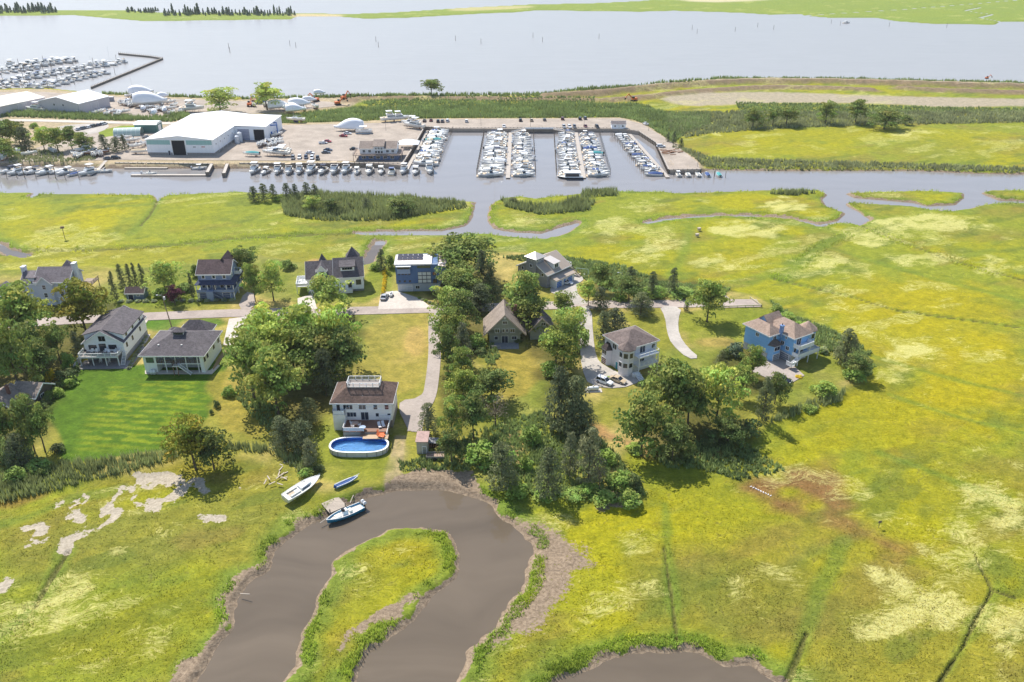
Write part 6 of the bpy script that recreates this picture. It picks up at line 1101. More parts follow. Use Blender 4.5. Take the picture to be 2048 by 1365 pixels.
for i, (px, k, L) in enumerate([(502,'fly_w',11),(526,'cr_w',9),(550,'fly_w',10.5),(573,'fly_t',10),(594,'fly_w',10),(617,'fly_w',12),(641,'cr_n',10.5),(664,'fly_t',11),(687,'fly_w',11),(711,'cc_w',8.5),(735,'cr_w',11),(759,'cr_w',9.5),(782,'cr_b',9),(805,'fly_w',10),(829,'cr_w',10),(857,'fly_w',11.5)]):
    x, y = P(px, 352, WL); boat(k, x, y+L/2+rb.uniform(-.5, .8), math.radians(-90+rb.uniform(-9, 7)) if i != 12 else math.pi/2, 'berthed bow-out along the channel bulkhead', L)
    piling(x+2.3, y-1.2, 'along the channel bulkhead'); piling(x+2.0, y+4., 'along the channel bulkhead')
for px, k in [(1358,'cc_w'),(1377,'cc_n'),(1398,'cc_n'),(1417,'cov_b'),(1440,'cov_t')]: x, y = P(px, 355, WL); boat(k, x, y+3, math.pi/2, 'berthed off the end of the access road', 6.6); piling(x+2.3, y-1, 'off the end of the access road'); piling(x-2.2, y+1.5, 'off the end of the access road')
x, y = P(1340, 350, WL); 
for i, (px, py, k, L) in enumerate([(4,350,'cr_n',9),(20,353,'fly_w',10),(40,352,'cr_w',9),(55,351,'cr_n',9),(78,353,'cr_w',11),(102,350,'cov_w',8),(117,353,'cr_w',10),(136,355,'cov_b',7),(163,354,'fly_w',11)]):
    x, y = P(px, py, WL); boat(k, x+1.5, y+L*.42, math.radians(-122), 'moored below the reedy marina bank', L); piling(x+.5, y-3.5, 'below the reedy marina bank', i % 3 == 0, .06)
# far-left marina
for row, (a, b_, n) in enumerate([((-30,150),(70,137),13),((20,138),(143,122),15),((-10,168),(250,124),34),((60,180),(206,146),20),((-30,178),(60,168),10)]):
    A_, B_ = P(*a, WL), P(*b_, WL); ang = math.atan2(B_[1]-A_[1], B_[0]-A_[0]); nx, ny = -math.sin(ang), math.cos(ang); wh = ('at the inner bay marina dock', 'at the outer bay marina dock', 'at the longest bay marina dock', 'at the jetty-side bay marina dock', 'at the shed-side bay marina dock')[row]
    dock(*A_, *B_, 2.4, 'timber dock %s' % ('sheltering the inner berths of the bay marina', 'carrying the largest yachts of the bay marina', 'running the full width of the bay marina', 'nearest the long jetty of the bay marina', 'behind the grey sheds of the bay marina')[row])
    for i in range(n):
        t = (i+.5)/n; sd_ = 1 if i % 2 else -1; L = rb.uniform(8, 12) if row != 1 else rb.uniform(10, 17); x = A_[0]+(B_[0]-A_[0])*t+nx*sd_*(L/2+1.6); y = A_[1]+(B_[1]-A_[1])*t+ny*sd_*(L/2+1.6); boat(rb.choice(big+small[:6]+['sl_w']), x, y, ang+(math.pi/2 if sd_ > 0 else -math.pi/2)+rb.uniform(-.06, .06), wh, L)
        if i % 3 == 0: piling(x+nx*sd_*(L/2+1)+2, y+ny*sd_*(L/2+1), wh, True)
# channel markers in the bay
for px, py in [(458,98),(460,106),(580,92),(592,96),(752,84),(757,95),(911,82),(962,88),(1066,76),(1085,85),(1198,78),(1384,60),(1394,68),(1470,64),(1515,55),(1547,60),(1662,48),(1680,52),(1778,54),(1893,56)]:
    x, y = P(px, py, WL); o = link('channel_marker', MATS and pile_me, None, (x, y, 0)); o.scale = (1.6, 1.6, 1.7); tag(o, 'lone timber stake standing in the open bay', 'stake', 'stakes in the open bay'); o.name = 'channel_stake'
x, y = P(1693, 47, WL); boat('cr_w', x, y, .2, 'under way alone in the open bay', 9)
# jetty
def wall_run(name, label, pts, z0, z1, th, m, pile=2.2, pm=None, cat='bulkhead', planks=True, ph=.35):
    r = empty(name, (pts[0][0], pts[0][1], 0), 0, label, cat); o0 = Vector((pts[0][0], pts[0][1], 0)); face = MB(); cap = MB(); pil = MB()
    for a, b_ in zip(pts[:-1], pts[1:]):
        a = Vector((*a, 0))-o0; b_ = Vector((*b_, 0))-o0; face.beam(a+Vector((0,0,(z0+z1)/2)), b_+Vector((0,0,(z0+z1)/2)), th, z1-z0); cap.beam(a+Vector((0,0,z1+.06)), b_+Vector((0,0,z1+.06)), th+.35, .12); n = int((b_-a).length/pile)
        sd_ = (b_-a).normalized().cross(Vector((0,0,1)))*(th/2+.12)
        for i in range(n+1): p = a.lerp(b_, i/max(1, n))+sd_; pil.cyl((p.x, p.y, z0), (p.x, p.y, z1+ph), .16, n=6)
    face.build('planking', m, r); cap.build('cap_rail', dockm, r); tag(pil.build('pile_row', pm or MATS['weathered_timber'], r), kind='stuff'); return r
plank = siding('bulkhead_plank', (122,112,100), .3, .15, True); gplank = siding('green_bulkhead', (96,112,104), .3, .12, True)
wall_run('jetty', 'long timber jetty enclosing the bay marina', [P(182,176,0), P(254,147,0), P(325,118,0), P(300,114,0), P(237,108,0)], -2, .7, .6, plank, 2.6, cat='jetty', ph=1.)
W_ = lambda *p: [P(x, y, 0) for x, y in p]
wall_run('bulkhead', 'green-stained timber bulkhead below the big white shed', W_((232,331),(330,332),(426,333)), -2.2, 1.3, .35, gplank); wall_run('bulkhead', 'timber bulkhead behind the berthed flybridge boats', W_((480,332),(600,332),(700,332)), -2.2, 1.3, .35, plank); wall_run('bulkhead', 'pale timber bulkhead below the clubhouse', W_((700,331),(806,333)), -2.2, 1.3, .35, siding('pale_plank', (164,150,134), .3, .15, True))
wall_run('bulkhead', 'planked west wall of the marina basin', W_((806,333),(828,298),(850,258)), -2.2, 1.7, .4, plank, 3.); wall_run('bulkhead', 'dark timber bulkhead along the far side of the basin', W_((850,258),(905,261),(1085,260),(1242,261)), -2.2, 1.3, .35, plank, 2.); wall_run('bulkhead', 'angled timber bulkhead along the east side of the basin', W_((1242,261),(1277,267),(1312,290),(1337,345)), -2.2, 1.3, .4, plank, 2.4); wall_run('bulkhead', 'short timber bulkhead at the end of the access road', W_((1337,345),(1402,344)), -2.2, 1.3, .35, gplank)
for a, b_, n in (((424,333),(415,350),'big white shed'),((455,333),(448,352),'berthed flybridge boats')): wall_run('lift_pier', 'timber boat-lift pier nearer the '+n, W_(a, b_), -2., 1.2, 1.2, plank, 2., cat='pier')
for x0, x1 in ((-6, -2.5), (8.5, 5)):
    xx = 6 if x0 < 0 else 21; g = empty('gangway', (0,0,0), 0, 'sloping white gangway from the landing down to the %s dock' % ('double gangway' if x0 < 0 else 'houseboat'), 'gangway')
    a, b_ = ((8., 471.5, 1.3), (-.5, 468, WL+.6)) if x0 < 0 else ((23., 471.5, 1.3), (35.5, 468, WL+.6)); MB().beam(a, b_, 1.4, .12).build('ramp', dockm, g); 
    for s_ in (-.65, .65): MB().beam((a[0], a[1]+s_, a[2]+.9), (b_[0], b_[1]+s_, b_[2]+.9), .08, .08).beam((a[0], a[1]+s_, a[2]+.45), (b_[0], b_[1]+s_, b_[2]+.45), .05, .05).build('handrail', white_trim, g)
l_ = empty('landing', (0,0,0), 0, 'timber landing between the two gangways on the bulkhead', 'landing'); MB().box(7.5, 23.5, 470.5, 473, 1.3, 1.5).build('deck', dockm, l_); MB().box(7.5, 23.5, 470.55, 470.65, 1.5, 2.4).build('handrail', white_trim, l_)
dock(*P(263,352,WL), *P(420,352,WL), 2., 'floating dock in the lift basin below the big white shed'); dock(*P(250,338,WL), *P(335,338,WL), 1.6, 'narrow floating dock against the green bulkhead'); dock(*P(178,353,WL), *P(210,335,WL), 2.2, 'diagonal dock beside the reedy marina bank', [(*P(175,346,WL), *P(225,344,WL))])
for px, py, k, r_ in [(300,350,'cc_n',0),(400,339,'cc_w',.1),(210,345,'cc_n',.1)]: x, y = P(px, py, WL); boat(k, x, y, r_, 'at a floating dock below the big shed', 7)
g = empty('gangway', (0,0,0), 0, 'timber gangway down to the diagonal dock beside the reedy bank', 'gangway'); A_ = P(212,322,1.2); B_ = P(196,343,WL); MB().beam((*A_, 1.3), (*B_, WL+.6), 1.6, .14).build('ramp', dockm, g); MB().beam((A_[0]-.7, A_[1], 2.2), (B_[0]-.7, B_[1], WL+1.5), .08, .08).build('handrail', dockm, g)
# ================================================================== MARINA BUILDINGS
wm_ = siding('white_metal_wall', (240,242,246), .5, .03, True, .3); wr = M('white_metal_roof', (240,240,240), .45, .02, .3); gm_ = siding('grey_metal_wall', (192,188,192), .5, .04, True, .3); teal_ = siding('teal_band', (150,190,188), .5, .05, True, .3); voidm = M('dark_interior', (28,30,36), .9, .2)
H_ = House('boat_shed', 'huge white metal boat shed with teal band and tall dark doorway', xy=(-184.5, 413.5), ang=-2, cat='building', z=YZ)
H_.box('base_wall', 0, 34.2, 0, 62, -.5, 1.2, M('concrete_base', (150,144,140), .9)); H_.box('wall', .02, 34.18, .02, 62, 1.2, 7.6, wm_); H_.gable(0, 34.2, 0, 62, 7.6, 1.9, wr, 'y', .3, .2, wall=wm_, trim=white_trim)
for a, b_ in ((.6, 12.4), (20.6, 33.6)): H_.box('teal_band', a, b_, -.06, .015, 5.2, 7.4, teal_)
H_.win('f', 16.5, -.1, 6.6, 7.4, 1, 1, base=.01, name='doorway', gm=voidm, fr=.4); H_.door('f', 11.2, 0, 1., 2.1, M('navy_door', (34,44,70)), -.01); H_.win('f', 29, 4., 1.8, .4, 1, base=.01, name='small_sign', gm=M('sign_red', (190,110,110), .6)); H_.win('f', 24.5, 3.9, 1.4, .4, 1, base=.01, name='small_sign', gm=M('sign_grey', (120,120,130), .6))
H_.box('annex_wall', 34.21, 51, 33, 62, -.5, 7.2, wm_); H_.part('annex_roof', MB().prism([(33.9,32.6,7.62),(51.4,32.6,7.2),(51.4,32.6,7.4),(33.9,32.6,7.85)], (0, 30, 0)), wr)
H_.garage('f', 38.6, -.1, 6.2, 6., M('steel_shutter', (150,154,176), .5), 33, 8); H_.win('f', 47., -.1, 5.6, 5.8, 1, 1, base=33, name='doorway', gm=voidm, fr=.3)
for u in (4, 10, 16, 22, 28): H_.win('r', u, 4.6, 1., .5, 1, base=34.18); H_.part('downpipe', MB().cyl((34.3, u+3, 0), (34.3, u+3, 7.5), .08, n=6), white_trim)
H_.part('silo', MB().cyl((37, 26, -.1), (37, 26, 3.6), 1.2, n=14).cyl((37, 26, 3.6), (37, 26, 4.3), 1.2, .1, 14), M('silo_white', (206,210,216), .5)); H_.part('silo', MB().cyl((37.5, 29.5, -.1), (37.5, 29.5, 4.6), 1.3, n=14).cyl((37.5, 29.5, 4.6), (37.5, 29.5, 5.4), 1.3, .1, 14), MATS['silo_white'])
def big_shed(name, label, px, ang, wd, dp, hh, rise, roof):
    Hs = House(name, label, px, ang, 'building', YZ); Hs.box('wall', 0, wd, 0, dp, -.5, hh, gm_); Hs.gable(0, wd, 0, dp, hh, rise, roof, 'y', .3, .2, wall=gm_, trim=white_trim); Hs.door('f', wd*.93, 0, 1.2, 2.3, white_trim); 
    for u in (wd*.4, wd*.62): Hs.win('f', u, 4.2, 1.2, 1.2, 1)
    Hs.garage('r', dp*.5, -.1, 6, 4.8, gm_, wd, 6); return Hs
big_shed('storage_shed', 'grey metal storage shed with clean white roof by the bay', (80,223), -17, 31, 26, 6.2, 3.2, wr); big_shed('storage_shed', 'grey metal storage shed with rust-stained cream roof by the bay', (-70,226), -22, 30, 34, 5.6, 2.6, M('stained_roof', (222,208,188), .6, .12, .25))
H_ = House('container_office', 'small grey cabin beside the white-roofed storage shed', (201,204), 10, 'cabin', YZ); H_.box('wall', 0, 8, 0, 3, 0, 2.6, M('cabin_grey', (140,146,156), .6)); H_.box('roof', -.2, 8.2, -.2, 3.2, 2.6, 2.8, gm_); H_.door('f', 2, 0, .9, 2., MATS['dark_door']); H_.win('f', 5, 1, 1.4, .9, 2)
H_ = House('green_shed', 'dark green metal shed with pale roof beside the concrete lane', (271,266), 0, 'shed', YZ); grn = siding('green_metal', (84,124,118), .5, .05, True, .3); H_.box('wall', 0, 12.4, 0, 8, 0, 4.4, grn); H_.part('roof', MB().loft([[(-.3,-.3,4.4),(12.7,-.3,4.4),(12.7,8.3,4.4),(-.3,8.3,4.4)],[(-.3,1.6,5.5),(12.7,1.6,5.5),(12.7,6.4,5.5),(-.3,6.4,5.5)]]), M('pale_green_roof', (214,222,216), .5)); H_.garage('r', 4, -.05, 3.4, 3.6, white_trim, 12.4)
q = empty('arched_tent', (*P(258,270,YZ), YZ), .15, 'pale green arched storage tent beside the dark green shed', 'tent'); arc = lambda x: [(x, 4*math.cos(t), 3.9*math.sin(t)) for t in np.linspace(0, math.pi, 13)]
MB().loft([arc(x) for x in (-7,-4.7,-2.3,0,2.3,4.7,7)], close=False, cap=False).build('fabric', M('tent_green', (176,198,190), .7, .06), q, True)
for x in (-7,-4.7,-2.3,0,2.3,4.7,7): MB().loft([[(x+dx, v[1]*k, v[2]*k) for v in arc(0)] for dx, k in ((-.08,1.01),(.08,1.01))], close=False, cap=False).build('rib', white_trim, q)
H_ = House('clubhouse', 'marina clubhouse with grey-brown roofs, dormer wing and blue lower storey', (718,321), 1, 'building', YZ); H_.box('lower_wall', 0, 19.5, 0, 12, -.3, 2.7, siding('club_blue', (92,112,150), .2, .08)); H_.box('balcony', -2.6, 21.4, -1.8, 12, 2.7, 2.9, M('weathered_deck', (150,132,116))); H_.rail([(-2.5,11.8),(-2.5,-1.7),(21.3,-1.7),(21.3,11.8)], 2.9, .95, M('pinkish_rail', (176,158,150), .7), infill=0, post=1.8); cwl = siding('club_white', (222,224,228), .2, .04)
H_.box('upper_wall', .5, 18.6, 1.2, 11.5, 2.9, 5.4, cwl); H_.gable(.5, 18.6, 1.2, 11.5, 5.4, 2.4, shingles('club_shingle', (148,134,124), .18, .2), 'x', .4, wall=cwl, trim=white_trim); H_.box('dormer_wall', 7.4, 12.4, .9, 8, 3, 6.6, cwl); H_.part('dormer_roof', MB().prism([(7.,.4,6.5),(7.,6.5,8.6),(7.,6.5,8.8),(7.,.4,6.7)], (5.8, 0, 0)), MATS['club_shingle'])
for i in range(3):
    for j in range(2): H_.win('f', 8.6+i*1.4, 3.2+j*1.6, 1., 1.2, 1, base=.9)
for u in (2.6, 5.4, 14.2, 16.8): H_.win('f', u, 3.6, 1.2, 1.2, 2, base=1.2)
for u in (2.5, 6, 9.5, 13, 16.5): H_.win('f', u, .8, 1.8, 1.2, 2)
H_.posts([(-2.4,-1.6),(2.5,-1.6),(7.5,-1.6),(12.5,-1.6),(17,-1.6),(21.2,-1.6),(21.2,5),(-2.4,5)], -.2, 2.7, MATS['weathered_deck'], .11)
q = empty('canvas_pavilion', (*P(818,296,YZ), YZ), 0, 'white peaked canvas pavilion beside the clubhouse', 'pavilion'); MB().loft([[(-5.5,-4.5,2.6),(5.5,-4.5,2.6),(5.5,4.5,2.6),(-5.5,4.5,2.6)],[(-1.5,-.1,4.6),(1.5,-.1,4.6),(1.5,.1,4.6),(-1.5,.1,4.6)]], cap=False).build('canopy', canv['white'], q)
for x in (-5.3, 0, 5.3):
    for y in (-4.3, 4.3): MB().cyl((x, y, 0), (x, y, 2.65), .06, n=6).build('pole', alum, q)
H_ = House('white_hut', 'small white hut with grey roof at the corner of the basin', (1223,258), 0, 'hut', YZ); H_.box('wall', 0, 8, 0, 4.2, 0, 2.5, wm_); H_.gable(0, 8, 0, 4.2, 2.5, 1.4, shingles('hut_shingle', (140,132,130), .18, .2), 'x', .3, wall=wm_, trim=white_trim); H_.win('f', 2, 1., .8, .9, 1); H_.win('f', 6.4, 1., .8, .9, 1); H_.door('f', 4.2, 0, .9, 2., white_trim)
# boats ashore
def ashore(key, mk, px, py, deg, L0, L, label, h=1.25, grp=None): x, y = P(px, py, YZ); return place(key, mk, x, y, YZ+h*(L/L0)*.9, math.radians(deg), L/L0, label, 'boat', grp)
def with_stands(mk, L, B):
    def f():
        r = mk()
        for x in (-L*.32, L*.05, L*.28):
            for y in (-1, 1): MB().cyl((x, y*B*.42, -1.2), (x, y*B*.28, .1), .06, n=5).build('stand', M('red_stand', (140,60,50)), r)
        MB().box(-L*.3, -L*.26, -.6, .6, -1.2, -.42).build('keel_block', M('cut_timber', (150,110,84)), r); return r
    return f
WR = mk_wrapped()
for i, (px, py, d, L) in enumerate([(285,193,12,16),(327,198,60,10),(304,214,5,21),(288,222,100,8),(330,225,115,9),(310,230,98,9),(560,220,10,14),(580,223,160,12),(600,216,20,14),(592,226,10,12),(258,205,80,6),(620,205,12,9),(36,307,95,6.5),(240,229,80,6),(640,190,5,8)]):
    ashore('wrapped', WR, px, py, d, 11, L, 'boat sealed in white shrink wrap among the stored boats of the yard', 1.25, 'shrink-wrapped boats in the yard')
ashore('bigwrap', mk_wrapped(17, 5.6, 4.6), 698, 262, 178, 17, 17, 'very large white shrink-wrapped yacht standing in the open marina yard', 1.3)
FW = with_stands(mk_flybridge('white', 12, 4), 12, 4)
for px, py, d, L, lab in [(385,224,5,15,'white motor yacht on stands beside the yard tree'),(783,243,20,13,'white motor yacht closest to the shrink-wrapped yacht on stands'),(800,242,15,12,'white motor yacht with its stern to the reeds on stands'),(822,252,165,12,'white motor yacht on stands above the basin corner'),(828,257,160,13,'white motor yacht leaning bow-out above the basin corner'),(72,224,170,13,'motor yacht parked at the foot of the grey storage shed')]: ashore('fly_stand', FW, px, py, d, 12, L, lab, 1.2)
CW = with_stands(mk_cruiser('white', 13, 3.9), 13, 3.9); ashore('sport_stand', CW, 553, 312, 172, 13, 14.5, 'long white sports cruiser on stands beside the parked cars', 1.2); ashore('sport_stand', CW, 558, 306, 170, 13, 13, 'white sports cruiser behind the long sports cruiser on stands', 1.2)
OB = with_stands(mk_console(None, None, 7, 2.6), 7, 2.6)
for i, (px, py, d) in enumerate([(194,229,90),(216,231,95),(238,232,85),(205,226,80),(262,214,100),(252,210,30),(268,210,10),(520,293,100),(528,290,95),(548,292,110),(300,290,40),(268,285,20),(250,280,15),(275,296,35),(105,306,140),(60,312,30),(365,226,90),(345,229,88),(8,320,95)]+[(rb.uniform(210,400), rb.uniform(206,229), rb.uniform(0,180)) for _ in range(22)]+[(rb.uniform(500,640), rb.uniform(203,222), rb.uniform(0,180)) for _ in range(9)]+[(rb.uniform(60,200), rb.uniform(308,318), rb.uniform(0,180)) for _ in range(6)]+[(rb.uniform(535,560), rb.uniform(262,296), rb.uniform(0,60)) for _ in range(6)]): ashore('open_stand', OB, px, py, d, 7, 7.5, 'open white motor boat propped on stands in the boatyard', 1., 'open boats propped in the boatyard')
TB = with_stands(mk_covered('teal', 8, 2.7), 8, 2.7); ashore('teal_stand', TB, 503, 313, 175, 8, 8.5, 'white boat with teal cover on the quay beside the sports cruiser', 1.)
SB = with_stands(mk_sail(10, 3.2), 10, 3.2); ashore('sail_stand', SB, 592, 245, 178, 10, 11, 'white sailing yacht with tall mast on stands before the reeds', 1.5); ashore('sail_stand', SB, 266, 196, 20, 10, 10, 'white sailing yacht with mast on stands by the bay reeds', 1.5)
place('pontoon', mk_pontoon, *P(728,267,YZ), YZ+.35, .05, 1.5, 'grey pontoon boat with white top beside the shrink-wrapped yacht', 'boat'); place('old_trawler', with_stands(mk_flybridge('navy', 11, 3.8), 11, 3.8), *P(172,307,YZ), YZ+1.2, math.radians(215), 1., 'old navy-topped workboat ashore by the reedy bank', 'boat'); place('wood_boat', with_stands(mk_console(M('old_varnish', (150,110,84), .6, .2), None, 11, 3.6), 11, 3.6), *P(194,311,YZ), YZ+1.2, math.radians(218), 1., 'brown wooden boat ashore beside the workboat', 'boat'); place('tarp_boat', with_stands(mk_covered('tan', 9, 3), 9, 3), *P(282,308,YZ), YZ+1, .05, 1., 'white boat with tan cover stored on the quay beside the shed', 'boat')
# travel lift, excavators, lamps
t_ = empty('boat_lift', (*P(541,272,YZ), YZ), .3, 'blue steel boat lift standing by the shed annex', 'boat lift'); bls = M('lift_blue', (40,96,168), .45, .1)
for x in (-4, 4):
    for y in (-3, 3): MB().box(x-.25, x+.25, y-.25, y+.25, 0, 6).build('leg', bls, t_); MB().cyl((x, y-.3, .5), (x, y+.3, .5), .55, n=12).build('wheel', tyre, t_)
    
for y in (-3, 3): MB().box(-4.3, 4.3, y-.3, y+.3, 6, 6.6).build('top_beam', bls, t_); MB().box(-4, 4, y-.2, y+.2, 1.2, 1.6).build('lower_beam', bls, t_)
MB().box(-4.3, -3.7, -3, 3, 6.6, 7.1).build('cross_beam', bls, t_); MB().box(-1, 1, -3.4, -2.6, 1.6, 2.8).build('engine_box', bls, t_)
orn = M('machine_orange', (208,104,44), .5, .1)
def excavator():
    r = empty('excavator', (0,0,0)); 
    for y in (-1.2, 1.2): MB().loft([[(x*k, y-.3, z), (x*k, y+.3, z)] [::1] for x, k, z in ()] or [[(-2,y-.3,.1),(-2,y+.3,.1),(-2,y+.3,.9),(-2,y-.3,.9)],[(2,y-.3,.1),(2,y+.3,.1),(2,y+.3,.9),(2,y-.3,.9)]]).build('track', tyre, r, bevel=.2)
    MB().box(-2, 1.4, -1.3, 1.3, 1.1, 2.3).build('body', orn, r, bevel=.1); MB().box(.2, 1.5, .2, 1.3, 2.3, 3.4).build('cab', cgl, r); MB().beam((1.2, -.2, 2.2), (4.2, -.2, 5.), .45, .6).build('boom', orn, r); MB().beam((4.2, -.2, 5.), (6.4, -.2, 2.6), .35, .45).build('arm', orn, r); MB().prism([(6.1,-.7,2.6),(6.9,-.7,2.6),(6.8,-.7,1.5),(6.,-.7,1.8)], (0, 1.1, 0)).build('bucket', engd, r); return r
for px, py, d, lab in [(688,199,60,'orange excavator with raised boom on the dirt mound'),(676,210,30,'orange excavator at the foot of the dirt mound'),(632,203,160,'orange excavator by the bay reeds'),(1268,203,200,'orange excavator beside the dredge berm'),(1972,164,10,'orange excavator on the distant berm track'),(500,213,90,'orange loader beside the yard tree')]: place('excavator', excavator, *P(px, py, 1.2), 1.1 if py > 190 else 3.2, math.radians(d), 1. if px < 1500 else .6, lab, 'excavator')
for i, (px, c) in enumerate([(508,'container_red'),(518,'container_blue'),(528,'container_blue')]): o = empty('cargo_container', (*P(px,209,YZ), YZ), .1, ('rust red' if not i else 'blue')+' cargo container between the two yard trees', 'container', None if not i else 'blue cargo containers'); mm = M(c, (150,72,56) if not i else (58,96,150), .6, .15); MB().box(-1.3, 1.3, 0, 6, 0, 2.6).build('body', mm, o); MB().box(-1.2, -.05, -.08, -.005, .1, 2.5).build('door', mm, o); MB().box(.05, 1.2, -.08, -.005, .1, 2.5).build('door', mm, o)
def lamp_post():
    r = empty('lamp_post', (0,0,0)); MB().cyl((0,0,0), (0,0,8.5), .12, .07, 8).build('post', M('grey_post', (130,126,120), .6), r); MB().beam((0,0,8.4), (.9,0,8.6), .08, .08).build('arm', MATS['grey_post'], r); MB().box(.8, 1.3, -.15, .15, 8.48, 8.62).build('lamp_head', M('grey_post', (130,126,120)), r); return r
for px, py, wh in [(582,312,'beside the parked car row'),(772,262,'in the open marina yard'),(962,252,'behind the basin wall near the access lane'),(1061,254,'behind the gangway landing'),(1297,262,'at the bend of the access road'),(1325,312,'beside the timber stack'),(1395,334,'at the end of the access road'),(1168,254,'behind the basin wall near the white hut')]: place('lamp_post', lamp_post, *P(px, py, YZ), YZ, rb.random()*6, .8, 'slim grey lamp post '+wh, 'lamp post', None)
o = empty('timber_stack', (*P(1338,305,YZ), YZ), .2, 'loose stack of brown timber and pallets on the access road', 'timber')
for i in range(26): a = rb.uniform(-.5, .5); x, y = rb.uniform(-5, 5), rb.uniform(-5, 5); MB().beam((x, y, .15+.2*(i//9)), (x+3*math.cos(a), y+3*math.sin(a), .2+.2*(i//9)), .35, .2).build('plank', M('cut_timber', (150,110,84)), o)
# ------------------------------------------------------------------ small things among the houses
pole = empty('utility_pole', (*P(345,660,.8), .8), 0, 'leaning timber utility pole with lamp beside the cream hipped house', 'utility pole'); MB().cyl((0,0,0), (-.9,-.2,11.4), .17, .11, 8).build('post', MATS['weathered_timber'], pole); MB().cyl((-.35,-.25,9.6), (-.35,-.25,10.5), .28, n=10).build('transformer', M('pole_grey', (196,198,196), .5), pole); MB().beam((-.85,-.2,10.9), (-1.9,-.6,11.2), .07, .07).build('arm', alum, pole); MB().box(-2.3, -1.8, -.8, -.5, 11.1, 11.25).build('lamp_head', MATS['pole_grey'], pole)
pole = empty('utility_pole', (*P(1241,600,.8), .8), 0, 'pale street lamp pole among shrubs beside the road', 'utility pole'); MB().cyl((0,0,0), (0,0,9), .12, .08, 8).build('post', MATS['grey_post'], pole); MB().beam((0,0,8.9), (-1.,0,9.1), .07, .07).build('arm', alum, pole); MB().box(-1.5,-1.,-.15,.15,9.05,9.2).build('lamp_head', MATS['pole_grey'], pole)
def chair():
    r = empty('chair', (0,0,0)); MB().box(-.3, .3, -.3, .3, .38, .44).build('seat', white_trim, r); MB().prism([(-.3,.26,.44),(.3,.26,.44),(.3,.4,1.0),(-.3,.4,1.0)], (0,.04,0)).build('backrest', white_trim, r)
    for x in (-.27, .27):
        for y in (-.26, .26): MB().box(x-.03, x+.03, y-.03, y+.03, 0, .38).build('leg', white_trim, r)
        MB().box(x-.05, x+.05, -.3, .3, .6, .64).build('armrest', white_trim, r)
    return r
def local(hx, hy, ang, x, y): a = math.radians(ang); return hx+x*math.cos(a)-y*math.sin(a), hy+x*math.sin(a)+y*math.cos(a)
bx, by = P(176,722,.8)
for x, y, d in [(2.2,-.9,0),(3.4,-.9,10),(5.7,-1.0,-10),(6.8,-1.4,30),(8.2,-.9,-30),(8.9,-1.8,-80)]: place('chair', chair, *local(bx, by, 2, x, y), .8+2.85, math.radians(d), 1.1, 'white chair on the railed deck of the white gabled house', 'chair', 'white chairs on the upper deck')
for x, y, d in [(4.0,-1.4,10),(6.2,-1.6,-20)]: place('chair', chair, *local(bx, by, 2, x, y), .93, math.radians(d), 1.1, 'white chair in the shade under the deck', 'chair', 'white chairs under the deck')
gr = empty('barbecue', (*local(bx, by, 2, .6, -1.2), 3.65), 0, 'round black barbecue on the railed deck', 'barbecue'); MB().cyl((0,0,.6), (0,0,.85), .25, .4, 12).cyl((0,0,.85), (0,0,1.15), .4, .15, 12).build('bowl', engd, gr)
for a in (0, 2.1, 4.2): MB().cyl((math.cos(a)*.15, math.sin(a)*.15, .65), (math.cos(a)*.4, math.sin(a)*.4, 0), .03, n=5).build('leg', alum, gr)
def lounger(cm):
    def f():
        r = empty('sun_lounger', (0,0,0)); MB().box(-.32, .32, -.95, .35, .3, .4).build('seat', cm, r); MB().prism([(-.32,.35,.3),(.32,.35,.3),(.32,.85,.75),(-.32,.85,.75)], (0,-.03,.1)).build('backrest', cm, r)
        for x in (-.28, .28):
            for y in (-.85, .3): MB().box(x-.03, x+.03, y-.03, y+.03, 0, .3).build('leg', alum, r)
        return r
    return f
hx, hy = P(670,855.5,.8); orc = M('orange_cloth', (214,110,62), .8, .1); whc = M('white_cloth', (220,216,214), .8, .06)
for i, (x, y, c) in enumerate([(11.4,-4.9,orc),(11.6,-5.6,orc),(11.5,-6.3,orc)]): place('lounger_o', lounger(orc), *local(hx, hy, 0, x, y), .8+1.5, math.radians(70), 1., 'orange sun lounger on the lower pool deck', 'sun lounger', 'orange sun loungers')
for x, y in [(10.9,-2.8),(11.7,-2.4)]: place('lounger_w', lounger(whc), *local(hx, hy, 0, x, y), .8+2.1, math.radians(20), 1., 'white sun lounger on the brown deck above the pool', 'sun lounger', 'white sun loungers')
def table(m):
    def f():
        r = empty('table', (0,0,0)); MB().cyl((0,0,.7), (0,0,.76), .75, n=16).build('top', m, r)
        for a in (.8, 2.4, 3.9, 5.5): MB().cyl((math.cos(a)*.45, math.sin(a)*.45, .7), (math.cos(a)*.55, math.sin(a)*.55, 0), .03, n=5).build('leg', alum, r)
        return r
    return f
place('tbl_blue', table(M('pale_blue_top', (150,170,196), .4)), *local(hx, hy, 0, 7.3, -4.2), 2.9, 0, 1., 'round pale blue table on the pool deck', 'table', None); place('tbl_tan', table(M('tan_top', (190,160,140), .6)), *local(hx, hy, 0, 5.4, -2.4), 2.9, 0, 1., 'round tan table on the brown deck', 'table', None)
for x, y, d in [(4.5,-2.0,90),(6.3,-2.7,-90),(4.9,-3.3,170)]: place('chair', chair, *local(hx, hy, 0, x, y), 2.9, math.radians(d), 1., 'white chair around the tan table on the pool deck', 'chair', 'white chairs on the pool deck')
gx, gy = P(794,585,.8)
for x, y, d in [(12.4,1.2,0),(13.4,1.0,20),(14.4,2.5,-60),(13,4,180)]: place('lounger_w', lounger(whc), *local(gx, gy, 3, x, y), .8+8.43, math.radians(d), 1., 'white lounger on the roof terrace of the blue flat-roofed house', 'sun lounger', 'loungers on the roof terrace')
fx, fy = P(617,588,.8)
